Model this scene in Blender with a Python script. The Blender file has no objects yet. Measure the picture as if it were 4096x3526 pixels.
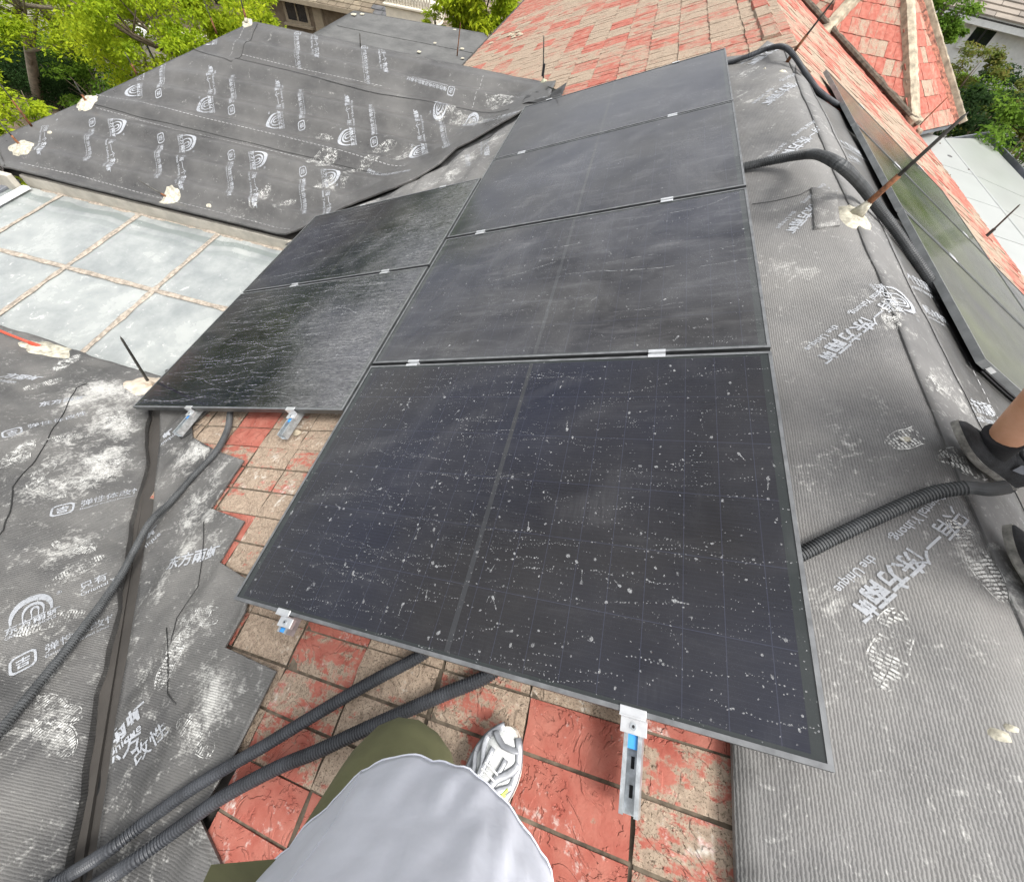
import bpy, math, random
import numpy as np
from mathutils import Vector, Matrix, noise
from mathutils.geometry import delaunay_2d_cdt

random.seed(7)
rng = np.random.default_rng(7)
scene = bpy.context.scene
COL = scene.collection

# ------------------------------------------------------------------ camera
cam_data = bpy.data.cameras.new("camera")
cam = bpy.data.objects.new("camera", cam_data)
COL.objects.link(cam)
CAM = Vector((0.89229, -0.06342, 1.80227))
RIGHT = Vector((0.96457, 0.24701, 0.09263))
DOWN = Vector((0.25343, -0.77006, -0.58548))
FWD = Vector((-0.07329, 0.58821, -0.80538))
cam.matrix_world = Matrix((
    (RIGHT.x, -DOWN.x, -FWD.x, CAM.x),
    (RIGHT.y, -DOWN.y, -FWD.y, CAM.y),
    (RIGHT.z, -DOWN.z, -FWD.z, CAM.z),
    (0, 0, 0, 1)))
cam_data.sensor_width = 36.0
cam_data.sensor_fit = 'HORIZONTAL'
cam_data.lens = 36.0 * 1711.0 / 4096.0
cam_data.shift_y = -227.0 / 4096.0
cam_data.clip_start = 0.02
cam_data.clip_end = 600.0
scene.camera = cam

# ------------------------------------------------------------------ sky and sun (bright overcast)
SUN_EL, SUN_AZ = 64.0, 112.0
world = bpy.data.worlds.new("World")
scene.world = world
world.use_nodes = True
nt = world.node_tree
nt.nodes.clear()
sky = nt.nodes.new('ShaderNodeTexSky')
sky.sky_type = 'NISHITA'
sky.sun_disc = False
sky.sun_elevation = math.radians(SUN_EL)
sky.sun_rotation = math.radians(SUN_AZ)
sky.air_density = 1.0
sky.dust_density = 6.0
sky.ozone_density = 1.0
hs = nt.nodes.new('ShaderNodeHueSaturation')
hs.inputs['Saturation'].default_value = 0.14
tcw = nt.nodes.new('ShaderNodeTexCoord')
nsw = nt.nodes.new('ShaderNodeTexNoise')
nsw.inputs['Scale'].default_value = 1.6
nsw.inputs['Detail'].default_value = 5
mrw = nt.nodes.new('ShaderNodeMapRange')
mrw.inputs['From Min'].default_value = 0.3
mrw.inputs['From Max'].default_value = 0.7
mrw.inputs['To Min'].default_value = 0.8
mrw.inputs['To Max'].default_value = 1.15
mulw = nt.nodes.new('ShaderNodeMix')
mulw.data_type = 'RGBA'
mulw.blend_type = 'MULTIPLY'
mulw.inputs[0].default_value = 1.0
bg = nt.nodes.new('ShaderNodeBackground')
bg.inputs['Strength'].default_value = 0.15
wo = nt.nodes.new('ShaderNodeOutputWorld')
nt.links.new(tcw.outputs['Generated'], nsw.inputs['Vector'])
nt.links.new(nsw.outputs['Fac'], mrw.inputs['Value'])
nt.links.new(sky.outputs['Color'], hs.inputs['Color'])
nt.links.new(hs.outputs['Color'], mulw.inputs[6])
nt.links.new(mrw.outputs['Result'], mulw.inputs[7])
nt.links.new(mulw.outputs[2], bg.inputs['Color'])
nt.links.new(bg.outputs['Background'], wo.inputs['Surface'])

sun_data = bpy.data.lights.new("sun", 'SUN')
sun_data.energy = 1.15
sun_data.angle = math.radians(13)
sun_data.color = (1.0, 0.965, 0.91)
sun = bpy.data.objects.new("sun", sun_data)
COL.objects.link(sun)
_az, _el = math.radians(SUN_AZ), math.radians(SUN_EL)
SUNDIR = Vector((math.sin(_az) * math.cos(_el), math.cos(_az) * math.cos(_el), math.sin(_el)))
sun.rotation_euler = SUNDIR.to_track_quat('Z', 'Y').to_euler()

scene.view_settings.view_transform = 'Standard'
scene.view_settings.look = 'None'
scene.view_settings.gamma = 1.0
scene.view_settings.exposure = 1.15
scene.view_settings.use_curve_mapping = False
scene.cycles.max_bounces = 8

# ------------------------------------------------------------------ helpers
A = math.radians(24.5)
CA, SA, T = math.cos(A), math.sin(A), math.tan(A)
FOC = 1711.0


def ray(u, v):
    return RIGHT * ((u - 2048) / FOC) + DOWN * ((v - 1536) / FOC) + FWD


def hit(u, v, n, p0):
    """point of a real plane (normal n through p0) seen along a line of sight"""
    r = ray(u, v)
    n = Vector(n)
    s = n.dot(Vector(p0) - CAM) / n.dot(r)
    return CAM + r * s


def seen(p, m=120):
    q = Vector(p) - CAM
    z = q.dot(FWD)
    if z < 0.05:
        return False
    u = 2048 + FOC * q.dot(RIGHT) / z
    v = 1536 + FOC * q.dot(DOWN) / z
    return -m < u < 4096 + m and -m < v < 3526 + m


NS = Vector((-SA, 0, CA))
# the left slope (S) in its own frame: x' up the slope, y along the ridge, z' off the slope
MS = Matrix(((CA, 0, -SA, 0), (0, 1, 0, 0), (SA, 0, CA, 0), (0, 0, 0, 1)))
# the right slope (R): x' runs down from the ridge, z' off the slope, origin at the ridge
MR = Matrix(((CA, 0, SA, 2.06), (0, 1, 0, 0), (-SA, 0, CA, 0.807), (0, 0, 0, 1)))


def S(u, v, z=-0.12):
    return hit(u, v, NS, NS * z)


def obj(name, me, mat=None, parent=None, smooth=False):
    if mat is not None and not me.materials:
        for m in (mat if isinstance(mat, (list, tuple)) else [mat]):
            me.materials.append(m)
    if smooth:
        me.polygons.foreach_set('use_smooth', [True] * len(me.polygons))
    o = bpy.data.objects.new(name, me)
    COL.objects.link(o)
    if parent is not None:
        o.parent = parent
        o.matrix_parent_inverse = world_of(parent).inverted()
    return o


def world_of(o):
    m = o.matrix_basis.copy()
    while o.parent is not None:
        m = o.matrix_parent_inverse @ m
        o = o.parent
        m = o.matrix_basis @ m
    return m


def pydata(name, verts, faces, mat=None, parent=None, smooth=False):
    me = bpy.data.meshes.new(name)
    me.from_pydata([tuple(v) for v in verts], [], faces)
    me.update()
    return obj(name, me, mat, parent, smooth)


def tag(o, label=None, cat=None, group=None, kind=None):
    if label: o['label'] = label
    if cat: o['category'] = cat
    if group: o['group'] = group
    if kind: o['kind'] = kind
    return o


def thing(name, label, cat, loc=(0, 0, 0), group=None):
    o = bpy.data.objects.new(name, None)
    o.empty_display_size = 0.1
    o.location = loc
    COL.objects.link(o)
    return tag(o, label, cat, group)


class MB:
    def __init__(self):
        self.v, self.f, self.mi = [], [], []

    def add(self, vs, fs, mi=0):
        n = len(self.v)
        self.v += [Vector(p) for p in vs]
        self.f += [tuple(i + n for i in f) for f in fs]
        self.mi += [mi] * len(fs)
        return self

    def box(self, lo, hi, M=None, mi=0, bev=0.0):
        x0, y0, z0 = lo
        x1, y1, z1 = hi
        if bev > 0:
            b = min(bev, (x1 - x0) / 2.1, (y1 - y0) / 2.1, (z1 - z0) / 2.1)
            vs, fs = [], []
            idx = {}
            for sx in (0, 1):
                for sy in (0, 1):
                    for sz in (0, 1):
                        X, Y, Z = (x0, x1)[sx], (y0, y1)[sy], (z0, z1)[sz]
                        bx, by, bz = b * (1 - 2 * sx), b * (1 - 2 * sy), b * (1 - 2 * sz)
                        for k, p in enumerate(((X, Y + by, Z + bz), (X + bx, Y, Z + bz), (X + bx, Y + by, Z))):
                            idx[(sx, sy, sz, k)] = len(vs)
                            vs.append(p)
            q = lambda *a: idx[a]
            fs += [(q(0,0,0,0), q(0,0,1,0), q(0,1,1,0), q(0,1,0,0)), (q(1,0,0,0), q(1,1,0,0), q(1,1,1,0), q(1,0,1,0)),
                   (q(0,0,0,1), q(1,0,0,1), q(1,0,1,1), q(0,0,1,1)), (q(0,1,0,1), q(0,1,1,1), q(1,1,1,1), q(1,1,0,1)),
                   (q(0,0,0,2), q(0,1,0,2), q(1,1,0,2), q(1,0,0,2)), (q(0,0,1,2), q(1,0,1,2), q(1,1,1,2), q(0,1,1,2))]
            for s in (0, 1):
                for t in (0, 1):
                    fs.append((q(s,t,0,0), q(s,t,1,0), q(s,t,1,1), q(s,t,0,1)))
                    fs.append((q(s,0,t,0), q(s,1,t,0), q(s,1,t,2), q(s,0,t,2)))
                    fs.append((q(0,s,t,1), q(1,s,t,1), q(1,s,t,2), q(0,s,t,2)))
                    for r in (0, 1):
                        fs.append((q(s,t,r,0), q(s,t,r,1), q(s,t,r,2)))
        else:
            vs = [(x0,y0,z0),(x1,y0,z0),(x1,y1,z0),(x0,y1,z0),(x0,y0,z1),(x1,y0,z1),(x1,y1,z1),(x0,y1,z1)]
            fs = [(0,3,2,1),(4,5,6,7),(0,1,5,4),(1,2,6,5),(2,3,7,6),(3,0,4,7)]
        if M is not None:
            vs = [M @ Vector(p) for p in vs]
        return self.add(vs, fs, mi)

    def tube(self, pts, rad, seg=8, cap=True, mi=0, flat=1.0):
        pts = [Vector(p) for p in pts]
        n = len(pts)
        rads = rad if isinstance(rad, (list, tuple)) else [rad] * n
        vs, fs = [], []
        up = None
        for i, p in enumerate(pts):
            d = (pts[min(i + 1, n - 1)] - pts[max(i - 1, 0)])
            d = d.normalized() if d.length > 1e-9 else Vector((0, 0, 1))
            if up is None:
                up = Vector((0, 0, 1)) if abs(d.z) < 0.9 else Vector((1, 0, 0))
            s = d.cross(up).normalized()
            w = s.cross(d).normalized()
            up = w
            for k in range(seg):
                a = 2 * math.pi * k / seg
                vs.append(p + s * (math.cos(a) * rads[i]) + w * (math.sin(a) * rads[i] * flat))
        for i in range(n - 1):
            for k in range(seg):
                a, b = i * seg + k, i * seg + (k + 1) % seg
                fs.append((a, b, b + seg, a + seg))
        if cap:
            fs.append(tuple(range(seg))[::-1])
            fs.append(tuple((n - 1) * seg + k for k in range(seg)))
        return self.add(vs, fs, mi)

    def prism(self, poly, d, M=None, mi=0):
        """polygon (3d points) extruded by vector d"""
        n = len(poly)
        a = [Vector(p) for p in poly]
        b = [p + Vector(d) for p in a]
        vs = a + b
        if M is not None: vs = [M @ p for p in vs]
        fs = [tuple(range(n))[::-1], tuple(range(n, 2 * n))]
        fs += [(i, (i + 1) % n, (i + 1) % n + n, i + n) for i in range(n)]
        return self.add(vs, fs, mi)

    def build(self, name, mat, parent=None, smooth=False, weld=False):
        me = bpy.data.meshes.new(name)
        me.from_pydata([tuple(p) for p in self.v], [], self.f)
        if any(self.mi):
            me.polygons.foreach_set('material_index', self.mi)
        me.update()
        return obj(name, me, mat, parent, smooth)


# ------------------------------------------------------------------ materials
class Mat:
    def __init__(self, name, base=(0.5, 0.5, 0.5), rough=0.6, metal=0.0, spec=0.5, coords='Object'):
        self.m = bpy.data.materials.new(name)
        self.m.use_nodes = True
        self.t = self.m.node_tree
        self.N = self.t.nodes
        self.b = self.N['Principled BSDF']
        self.b.inputs['Base Color'].default_value = (*base, 1)
        self.b.inputs['Roughness'].default_value = rough
        self.b.inputs['Metallic'].default_value = metal
        self.b.inputs['Specular IOR Level'].default_value = spec
        tc = self.N.new('ShaderNodeTexCoord')
        self.co = tc.outputs[coords]
        self.h = None

    def link(self, a, b):
        self.t.links.new(a, b)

    def _in(self, sock, val):
        if isinstance(val, (int, float)):
            sock.default_value = val
        elif isinstance(val, (tuple, list)):
            sock.default_value = (*val, 1) if len(val) == 3 and sock.type == 'RGBA' else tuple(val)
        else:
            self.link(val, sock)

    def mapping(self, scale=(1, 1, 1), rot=(0, 0, 0), loc=(0, 0, 0), co=None):
        n = self.N.new('ShaderNodeMapping')
        self.link(co or self.co, n.inputs['Vector'])
        n.inputs['Scale'].default_value = scale
        n.inputs['Rotation'].default_value = rot
        self._in(n.inputs['Location'], loc)
        return n.outputs[0]

    def noise(self, scale=5, detail=4, rough=0.5, dist=0.0, co=None):
        n = self.N.new('ShaderNodeTexNoise')
        self.link(co or self.co, n.inputs['Vector'])
        n.inputs['Scale'].default_value = scale
        n.inputs['Detail'].default_value = detail
        n.inputs['Roughness'].default_value = rough
        n.inputs['Distortion'].default_value = dist
        return n.outputs['Fac']

    def voronoi(self, scale=5, feature='F1', co=None, rand=1.0):
        n = self.N.new('ShaderNodeTexVoronoi')
        n.feature = feature
        self.link(co or self.co, n.inputs['Vector'])
        n.inputs['Scale'].default_value = scale
        n.inputs['Randomness'].default_value = rand
        return n.outputs['Distance']

    def wave(self, scale, dist=0.0, axis='X', dscale=1.0, co=None, profile='SIN'):
        n = self.N.new('ShaderNodeTexWave')
        n.bands_direction = axis
        n.wave_profile = profile
        self.link(co or self.co, n.inputs['Vector'])
        n.inputs['Scale'].default_value = scale
        n.inputs['Distortion'].default_value = dist
        n.inputs['Detail'].default_value = 2
        n.inputs['Detail Scale'].default_value = dscale
        return n.outputs['Fac']

    def ramp(self, fac, lo, hi, a=0.0, b=1.0):
        n = self.N.new('ShaderNodeMapRange')
        self._in(n.inputs['Value'], fac)
        n.inputs['From Min'].default_value = lo
        n.inputs['From Max'].default_value = hi
        n.inputs['To Min'].default_value = a
        n.inputs['To Max'].default_value = b
        return n.outputs[0]

    def math(self, op, a, b=0.0, clamp=False):
        n = self.N.new('ShaderNodeMath')
        n.operation = op
        n.use_clamp = clamp
        self._in(n.inputs[0], a)
        self._in(n.inputs[1], b)
        return n.outputs[0]

    def mix(self, fac, a, b, mode='MIX'):
        n = self.N.new('ShaderNodeMix')
        n.data_type = 'RGBA'
        n.blend_type = mode
        self._in(n.inputs[0], fac)
        self._in(n.inputs[6], a)
        self._in(n.inputs[7], b)
        return n.outputs[2]

    def sep(self, co=None):
        n = self.N.new('ShaderNodeSeparateXYZ')
        self.link(co or self.co, n.inputs[0])
        return n.outputs

    def rand(self):
        return self.N.new('ShaderNodeObjectInfo').outputs['Random']

    def attr(self, name):
        n = self.N.new('ShaderNodeAttribute')
        n.attribute_name = name
        return n.outputs['Fac']

    def base(self, c):
        self._in(self.b.inputs['Base Color'], c)
        return self

    def rough(self, v):
        self._in(self.b.inputs['Roughness'], v)
        return self

    def alpha(self, v):
        self._in(self.b.inputs['Alpha'], v)
        return self

    def bump(self, h, strength=0.4, dist=0.01):
        n = self.N.new('ShaderNodeBump')
        n.inputs['Strength'].default_value = strength
        n.inputs['Distance'].default_value = dist
        self.link(h, n.inputs['Height'])
        if self.h is not None:
            self.link(self.h, n.inputs['Normal'])
        self.h = n.outputs[0]
        self.link(self.h, self.b.inputs['Normal'])
        return self


def simple(name, base, rough=0.6, metal=0.0, spec=0.5, var=0.15, scale=6, bump=0.0, bscale=60):
    k = Mat(name, base, rough, metal, spec)
    n = k.noise(scale, 5, 0.6)
    lo = tuple(c * (1 - var) for c in base)
    hi = tuple(min(c * (1 + var), 0.9) for c in base)
    k.base(k.mix(k.ramp(n, 0.35, 0.65), lo, hi))
    if bump:
        k.bump(k.noise(bscale, 4, 0.6), bump, 0.004)
    return k.m


def tile_material(name, red=0.5, dark=0.3, chalk=0.0):
    k = Mat(name, rough=0.88, spec=0.25)
    r = k.rand()
    off = k.N.new('ShaderNodeCombineXYZ')
    k._in(off.inputs[0], k.math('MULTIPLY', r, 37.0))
    k._in(off.inputs[1], k.math('MULTIPLY', r, 71.0))
    co = k.mapping(loc=off.outputs[0])
    n1 = k.noise(9, 5, 0.62, 0.5, co)
    n2 = k.noise(60, 3, 0.7, 0, co)
    n3 = k.noise(240, 2, 0.7, 0, co)
    nst = k.noise(26, 4, 0.65, 0.3, k.mapping(scale=(0.35, 1.6, 1), loc=off.outputs[0]))
    stone = k.mix(k.ramp(n2, 0.3, 0.7), (0.26, 0.195, 0.145), (0.44, 0.35, 0.265))
    stone = k.mix(k.ramp(n3, 0.52, 0.66), stone, (0.12, 0.09, 0.06))
    stone = k.mix(k.math('MULTIPLY', k.ramp(n1, 0.58, 0.72), dark), stone, (0.075, 0.058, 0.035))
    paint = k.mix(k.ramp(k.noise(14, 4, 0.6, 0, co), 0.3, 0.7), (0.30, 0.080, 0.058), (0.39, 0.150, 0.112))
    bias = k.math('ADD', k.math('MULTIPLY', k.math('SUBTRACT', k.math('FRACT', k.math('MULTIPLY', r, 13.7)), 1 - red), 0.62), k.math('MULTIPLY', k.math('SUBTRACT', nst, 0.5), 0.6))
    f = k.math('ADD', bias, k.math('SUBTRACT', n1, 0.47))
    f2 = k.math('ADD', f, k.math('MULTIPLY', k.math('SUBTRACT', n2, 0.5), 0.45))
    col = k.mix(k.ramp(f2, -0.03 if chalk else -0.13, 0.07 if chalk else 0.17), stone, paint)
    if chalk:
        cf = k.math('ADD', k.noise(5, 7, 0.7, 0.8, co), k.math('MULTIPLY', k.math('SUBTRACT', n2, 0.5), 0.5))
        col = k.mix(k.math('MULTIPLY', k.ramp(cf, 0.60, 0.74), chalk), col, (0.62, 0.60, 0.55))
    k.base(col)
    ter = k.math('MULTIPLY', k.noise(7, 5, 0.6, 0.9, co), 9.0)
    stepn = k.math('ADD', k.math('FLOOR', ter), k.ramp(k.math('FRACT', ter), 0.8, 1.0))
    k.bump(k.math('MULTIPLY', stepn, 0.12), 1.0, 0.02)
    k.bump(n2, 0.45, 0.005)
    return k.m


M_TILE = tile_material('slate_tile_paint', 0.33, 0.45)
M_TILE_RED = tile_material('slate_tile_red', 0.66, 0.2)
M_TILE_NEAR = tile_material('slate_tile_near', 0.56, 0.25, 0.7)


def membrane_material(name, base=0.075, ribs=0.0, rot=0.0, dust=0.0, spots=0.3, rough=0.55, warm=1.0):
    k = Mat(name, rough=rough, spec=0.45)
    n1 = k.noise(2.2, 6, 0.6)
    n2 = k.noise(17, 5, 0.6)
    n3 = k.noise(120, 3, 0.6)
    lo = tuple(base * c * 0.74 for c in (1.0 * warm, 0.985, 0.97))
    hi = tuple(base * c * 1.32 for c in (1.02 * warm, 1.0, 0.975))
    c = k.mix(k.ramp(n1, 0.33, 0.68), lo, hi)
    c = k.mix(k.ramp(n2, 0.45, 0.75, 0, 0.3), c, tuple(base * 1.7 * q for q in (1, .985, .95)))
    # small pale specks
    vs = k.voronoi(26, co=k.mapping(scale=(1, 1, 1)))
    c = k.mix(k.math('MULTIPLY', k.ramp(vs, 0.055, 0.03), k.ramp(n2, 0.5, 0.56, 0, spots)), c, (0.5, 0.5, 0.46))
    if ribs:
        co = k.mapping(rot=(0, 0, rot))
        w = k.wave(ribs, 2.4, 'X', 3.0, co)
        cross = k.noise(1.0, 2, 0.5, 0, k.mapping(scale=(60, 240, 60), rot=(0, 0, rot)))
        crack = k.math('MULTIPLY', k.ramp(w, 0.30, 0.06), k.ramp(cross, 0.36, 0.5))
        c = k.mix(k.math('MULTIPLY', crack, 0.5), c, tuple(base * 0.22 for _ in range(3)))
        k.bump(w, 0.3, 0.003)
    if dust:
        d = k.attr('dust')
        dn = k.noise(13, 8, 0.72, 1.0)
        dn2 = k.noise(75, 4, 0.7)
        f = k.math('ADD', k.math('MULTIPLY', d, 0.62), k.math('ADD', k.math('MULTIPLY', k.math('SUBTRACT', dn, 0.5), 2.6), k.math('MULTIPLY', k.math('SUBTRACT', dn2, 0.5), 1.5)))
        f = k.ramp(f, 0.30, 1.0, 0, dust * .92)
        if ribs:
            f = k.math('MULTIPLY', f, k.ramp(w, 0.1, 0.6, 0.45, 1.0))
        c = k.mix(f, c, (0.62, 0.615, 0.58))
        film = k.math('MULTIPLY', k.ramp(k.noise(2.3, 5, 0.6, 0.1), 0.4, 0.7), 0.35 if ribs else 0.14)
        c = k.mix(film, c, (0.26, 0.25, 0.23))
    k.base(c)
    k.rough(k.ramp(n1, 0.3, 0.7, rough - 0.07, rough + 0.1))
    k.bump(n3, 0.22, 0.002)
    k.bump(k.noise(7, 4, 0.5), 0.35, 0.012)
    return k.m


M_MEM = membrane_material('smooth_bitumen_film', 0.066, dust=0.8, rough=0.33)
M_MEM_RIB = membrane_material('ribbed_bitumen_sheet', 0.128, ribs=46, rot=0, dust=0.9, rough=0.6)
M_MEM_RIBN = membrane_material('ribbed_bitumen_sheet_dusty', 0.078, ribs=46, rot=math.radians(86), dust=0.95, rough=0.58)
M_MEM_DARK = membrane_material('clean_black_bitumen', 0.014, ribs=30, rot=math.radians(-45), rough=0.42)
M_MEM_FOLD = membrane_material('clean_black_bitumen_fold', 0.02, rough=0.36)
M_FELT = membrane_material('mineral_felt', 0.09, rough=0.85, spots=0.8, warm=0.98)
M_SOFT = membrane_material('worn_bitumen_strip', 0.115, dust=0.9, rough=0.6)


def print_material():
    k = Mat('white_print', rough=0.6)
    n = k.noise(70, 5, 0.75)
    n2 = k.noise(5, 3, 0.6)
    k.base(k.mix(k.ramp(n2, 0.35, 0.7), (0.40, 0.42, 0.45), (0.52, 0.54, 0.57)))
    f = k.math('ADD', n, k.math('MULTIPLY', n2, 0.45))
    k.alpha(k.ramp(f, 0.50, 0.70, 0.10, 0.68))
    return k.m


def dust_material(name, col=(0.66, 0.66, 0.63), lo=0.48, hi=0.62, mx=0.85, sc=55):
    k = Mat(name, col, rough=0.9, spec=0.2)
    n = k.math('ADD', k.math('MULTIPLY', k.noise(sc, 5, 0.75), 0.6), k.math('MULTIPLY', k.noise(14, 3, 0.6), 0.45))
    k.alpha(k.ramp(n, lo, hi, 0.0, mx))
    return k.m


M_PRINT = print_material()
M_DUST = dust_material('pale_dust')
M_STITCH = dust_material('white_stitch_line', (0.5, 0.5, 0.5), 0.3, 0.5, 0.8, 200)


def glass_material(name, film=0.15, streak=0.0, cells=True, warm=False, green=0.0, clean=0.0):
    k = Mat(name, rough=0.1, spec=0.5)
    r = k.rand()
    off = k.N.new('ShaderNodeCombineXYZ')
    k._in(off.inputs[0], k.math('MULTIPLY', r, 31.0))
    k._in(off.inputs[1], k.math('MULTIPLY', r, 57.0))
    co = k.mapping(loc=off.outputs[0])
    xyz = k.sep()
    x, y = xyz[0], xyz[1]
    cell = k.mix(k.ramp(k.noise(1.1, 3, 0.5, 0, co), 0.35, 0.65), (0.0060, 0.0075, 0.017), (0.010, 0.0092, 0.010))
    if cells:
        fx = k.math('FRACT', k.math('DIVIDE', k.math('SUBTRACT', x, 0.0185), 0.0965))
        lx = k.math('LESS_THAN', k.math('ABSOLUTE', k.math('SUBTRACT', fx, 0.5)), 0.010)
        fy = k.math('FRACT', k.math('ADD', k.math('DIVIDE', k.math('SUBTRACT', y, 0.018), 0.183), 0.5))
        ly = k.math('LESS_THAN', k.math('ABSOLUTE', k.math('SUBTRACT', fy, 0.5)), 0.0055)
        lines = k.math('MAXIMUM', lx, ly)
        cell = k.mix(k.math('MULTIPLY', lines, 0.5), cell, (0.034, 0.037, 0.062))
        bus = k.math('LESS_THAN', k.math('FRACT', k.math('DIVIDE', y, 0.0114)), 0.07)
        cell = k.mix(k.math('MULTIPLY', bus, 0.12), cell, (0.05, 0.055, 0.08))
        band = k.math('LESS_THAN', k.math('ABSOLUTE', k.math('SUBTRACT', x, 0.8967)), 0.0085)
        cell = k.mix(band, cell, (0.024, 0.025, 0.028))
        edge = k.math('LESS_THAN', k.math('MINIMUM', k.math('SUBTRACT', x, 0.0), k.math('SUBTRACT', 1.7935, x)), 0.036)
        edge2 = k.math('GREATER_THAN', k.math('ABSOLUTE', k.math('SUBTRACT', y, 0.567)), 0.548)
        cell = k.mix(k.math('MAXIMUM', edge, edge2), cell, (0.016, 0.020, 0.020))
    f1 = k.noise(2.4, 6, 0.62, 0.6, co)
    f2 = k.noise(3.2, 6, 0.7, 0.4, k.mapping(scale=(1, 5, 1), loc=off.outputs[0], rot=(0, 0, 0.5)))
    fm = k.math('MULTIPLY', k.math('ADD', k.ramp(f1, 0.25, 0.8), k.math('MULTIPLY', k.ramp(f2, 0.52, 0.8), 0.7)), film)
    speck = k.math('MULTIPLY', k.ramp(k.voronoi(330, co=co), 0.22, 0.1), k.ramp(f1, 0.4, 0.6, 0.05, 0.45))
    fm = k.math('ADD', fm, k.math('MULTIPLY', speck, min(film * 4, 1)))
    wp = k.wave(1.3, 7.0, 'X', 1.2, k.mapping(rot=(0, 0, 0.9), loc=off.outputs[0]))
    wpf = k.noise(60, 4, 0.7, 0, k.mapping(scale=(1, .12, 1), rot=(0, 0, -.5), loc=off.outputs[0]))
    wipe = k.math('MULTIPLY', k.math('MULTIPLY', k.ramp(wp, 0.62, 0.98), k.ramp(wpf, .35, .65, .3, 1)), k.ramp(k.noise(1.9, 3, 0.5, 0, co), 0.45, 0.62))
    fm = k.math('ADD', fm, k.math('MULTIPLY', wipe, 0.05))
    if streak:
        s1 = k.noise(8, 7, 0.72, 1.6, k.mapping(scale=(0.55, 6.5, 1), loc=off.outputs[0], rot=(0, 0, 0.12)))
        s2 = k.noise(26, 6, 0.75, 2.0, k.mapping(scale=(0.6, 2.6, 1), loc=off.outputs[0], rot=(0, 0, -0.25)))
        m = k.ramp(k.math('ADD', k.noise(1.7, 4, 0.6, 0.8, co), k.math('MULTIPLY', k.math('SUBTRACT', x, 0.9), 0.16)), 0.46, 0.60)
        st = k.math('MULTIPLY', k.math('ADD', k.ramp(s1, 0.56, 0.66), k.math('MULTIPLY', k.ramp(s2, 0.56, 0.68), 0.8)), k.ramp(m, 0, 1, 0.08, 1.0))
        fm = k.math('ADD', fm, k.math('MULTIPLY', st, streak))
        fm = k.math('ADD', fm, k.math('MULTIPLY', k.math('MULTIPLY', k.ramp(k.math('ADD', x, k.math('MULTIPLY', f1, 1.2)), 1.55, 2.2), k.ramp(s2, .35, .6)), 0.22))
        k.h = None
    fm = k.math('MINIMUM', fm, 0.85)
    dustc = (0.43, 0.43, 0.43)
    if green:
        g = k.ramp(k.noise(1.6, 5, 0.6, 0, co), 0.35, 0.7)
        cell = k.mix(k.math('MULTIPLY', g, green), cell, (0.075, 0.095, 0.02))  # green patches in the cell colour stand in for mirrored trees
    k.base(k.mix(fm, cell, dustc))
    k.rough(k.math('ADD', k.ramp(f1, 0.3, 0.7, 0.09, 0.17), k.math('MULTIPLY', fm, 0.45)))
    k.b.inputs['IOR'].default_value = 1.5
    return k.m


M_GLASS = glass_material('solar_glass', 0.035)
M_GLASS_MID = glass_material('solar_glass_dusty', 0.14)
M_GLASS_FOAM = glass_material('solar_glass_soapy', 0.05, 0.17)
M_GLASS_GREEN = glass_material('solar_glass_tree_reflection', 0.10, green=0.7)  # tree reflection painted into the glass colour as a green tint
M_FRAME = simple('black_anodised_frame', (0.085, 0.09, 0.092), 0.42, 0.6, var=0.3, scale=9)
M_FRAME_TOP = simple('dusty_frame_lip', (0.155, 0.16, 0.165), 0.5, 0.3, var=0.25, scale=20)
M_BLACK = simple('black_rubber', (0.012, 0.012, 0.013), 0.7)
M_MARK = dust_material('dried_water', (0.50, 0.51, 0.52), 0.30, 0.70, 0.55, 150)
M_ALU = simple('bare_aluminium', (0.72, 0.73, 0.74), 0.38, 0.75, var=0.08, scale=30)
M_GALV = simple('galvanised_steel', (0.46, 0.49, 0.51), 0.42, 0.7, var=0.25, scale=45)
M_BLUE = simple('blue_tape', (0.05, 0.30, 0.72), 0.5)
M_CONDUIT = simple('corrugated_conduit', (0.038, 0.041, 0.047), 0.48, var=0.3, scale=14)
M_CONDUIT_D = simple('corrugated_conduit_dusty', (0.055, 0.058, 0.06), 0.55, var=0.3, scale=14)
M_RUST = simple('rusty_iron', (0.16, 0.065, 0.028), 0.9, 0.1, var=0.6, scale=40, bump=0.4)
M_ROD = simple('weathered_steel_rod', (0.085, 0.082, 0.072), 0.65, 0.4, var=0.4, scale=30)
M_RED = simple('red_paint', (0.50, 0.06, 0.03), 0.6)
M_MASTIC = simple('white_mastic', (0.40, 0.375, 0.30), 0.85, var=0.4, scale=30, bump=1.0, bscale=60)
M_MORTAR = simple('beige_mortar', (0.33, 0.285, 0.21), 0.92, var=0.35, scale=9, bump=0.7, bscale=30)
M_MORTAR_D = simple('dark_valley_mortar', (0.085, 0.068, 0.05), 0.95, var=0.5, scale=14, bump=1.0, bscale=26)
M_WALL = simple('cream_render', (0.50, 0.46, 0.38), 0.9, var=0.1, scale=3)
M_FASCIA = simple('painted_fascia', (0.44, 0.41, 0.35), 0.75, var=0.16, scale=7, bump=0.2)
M_SEAL = simple('peeling_sealant', (0.29, 0.25, 0.205), 0.85, var=0.4, scale=32, bump=0.8, bscale=70)
M_DECK = simple('roof_underlay', (0.05, 0.045, 0.04), 0.95)
M_WHITE = simple('white_painted_metal', (0.72, 0.73, 0.72), 0.45, var=0.08, scale=5)
M_GUT = simple('dark_grey_gutter', (0.17, 0.18, 0.20), 0.4, 0.3, var=0.2, scale=6)
M_GUT_IN = simple('blue_grey_gutter', (0.20, 0.235, 0.28), 0.35, 0.5, var=0.2, scale=4)
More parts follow.
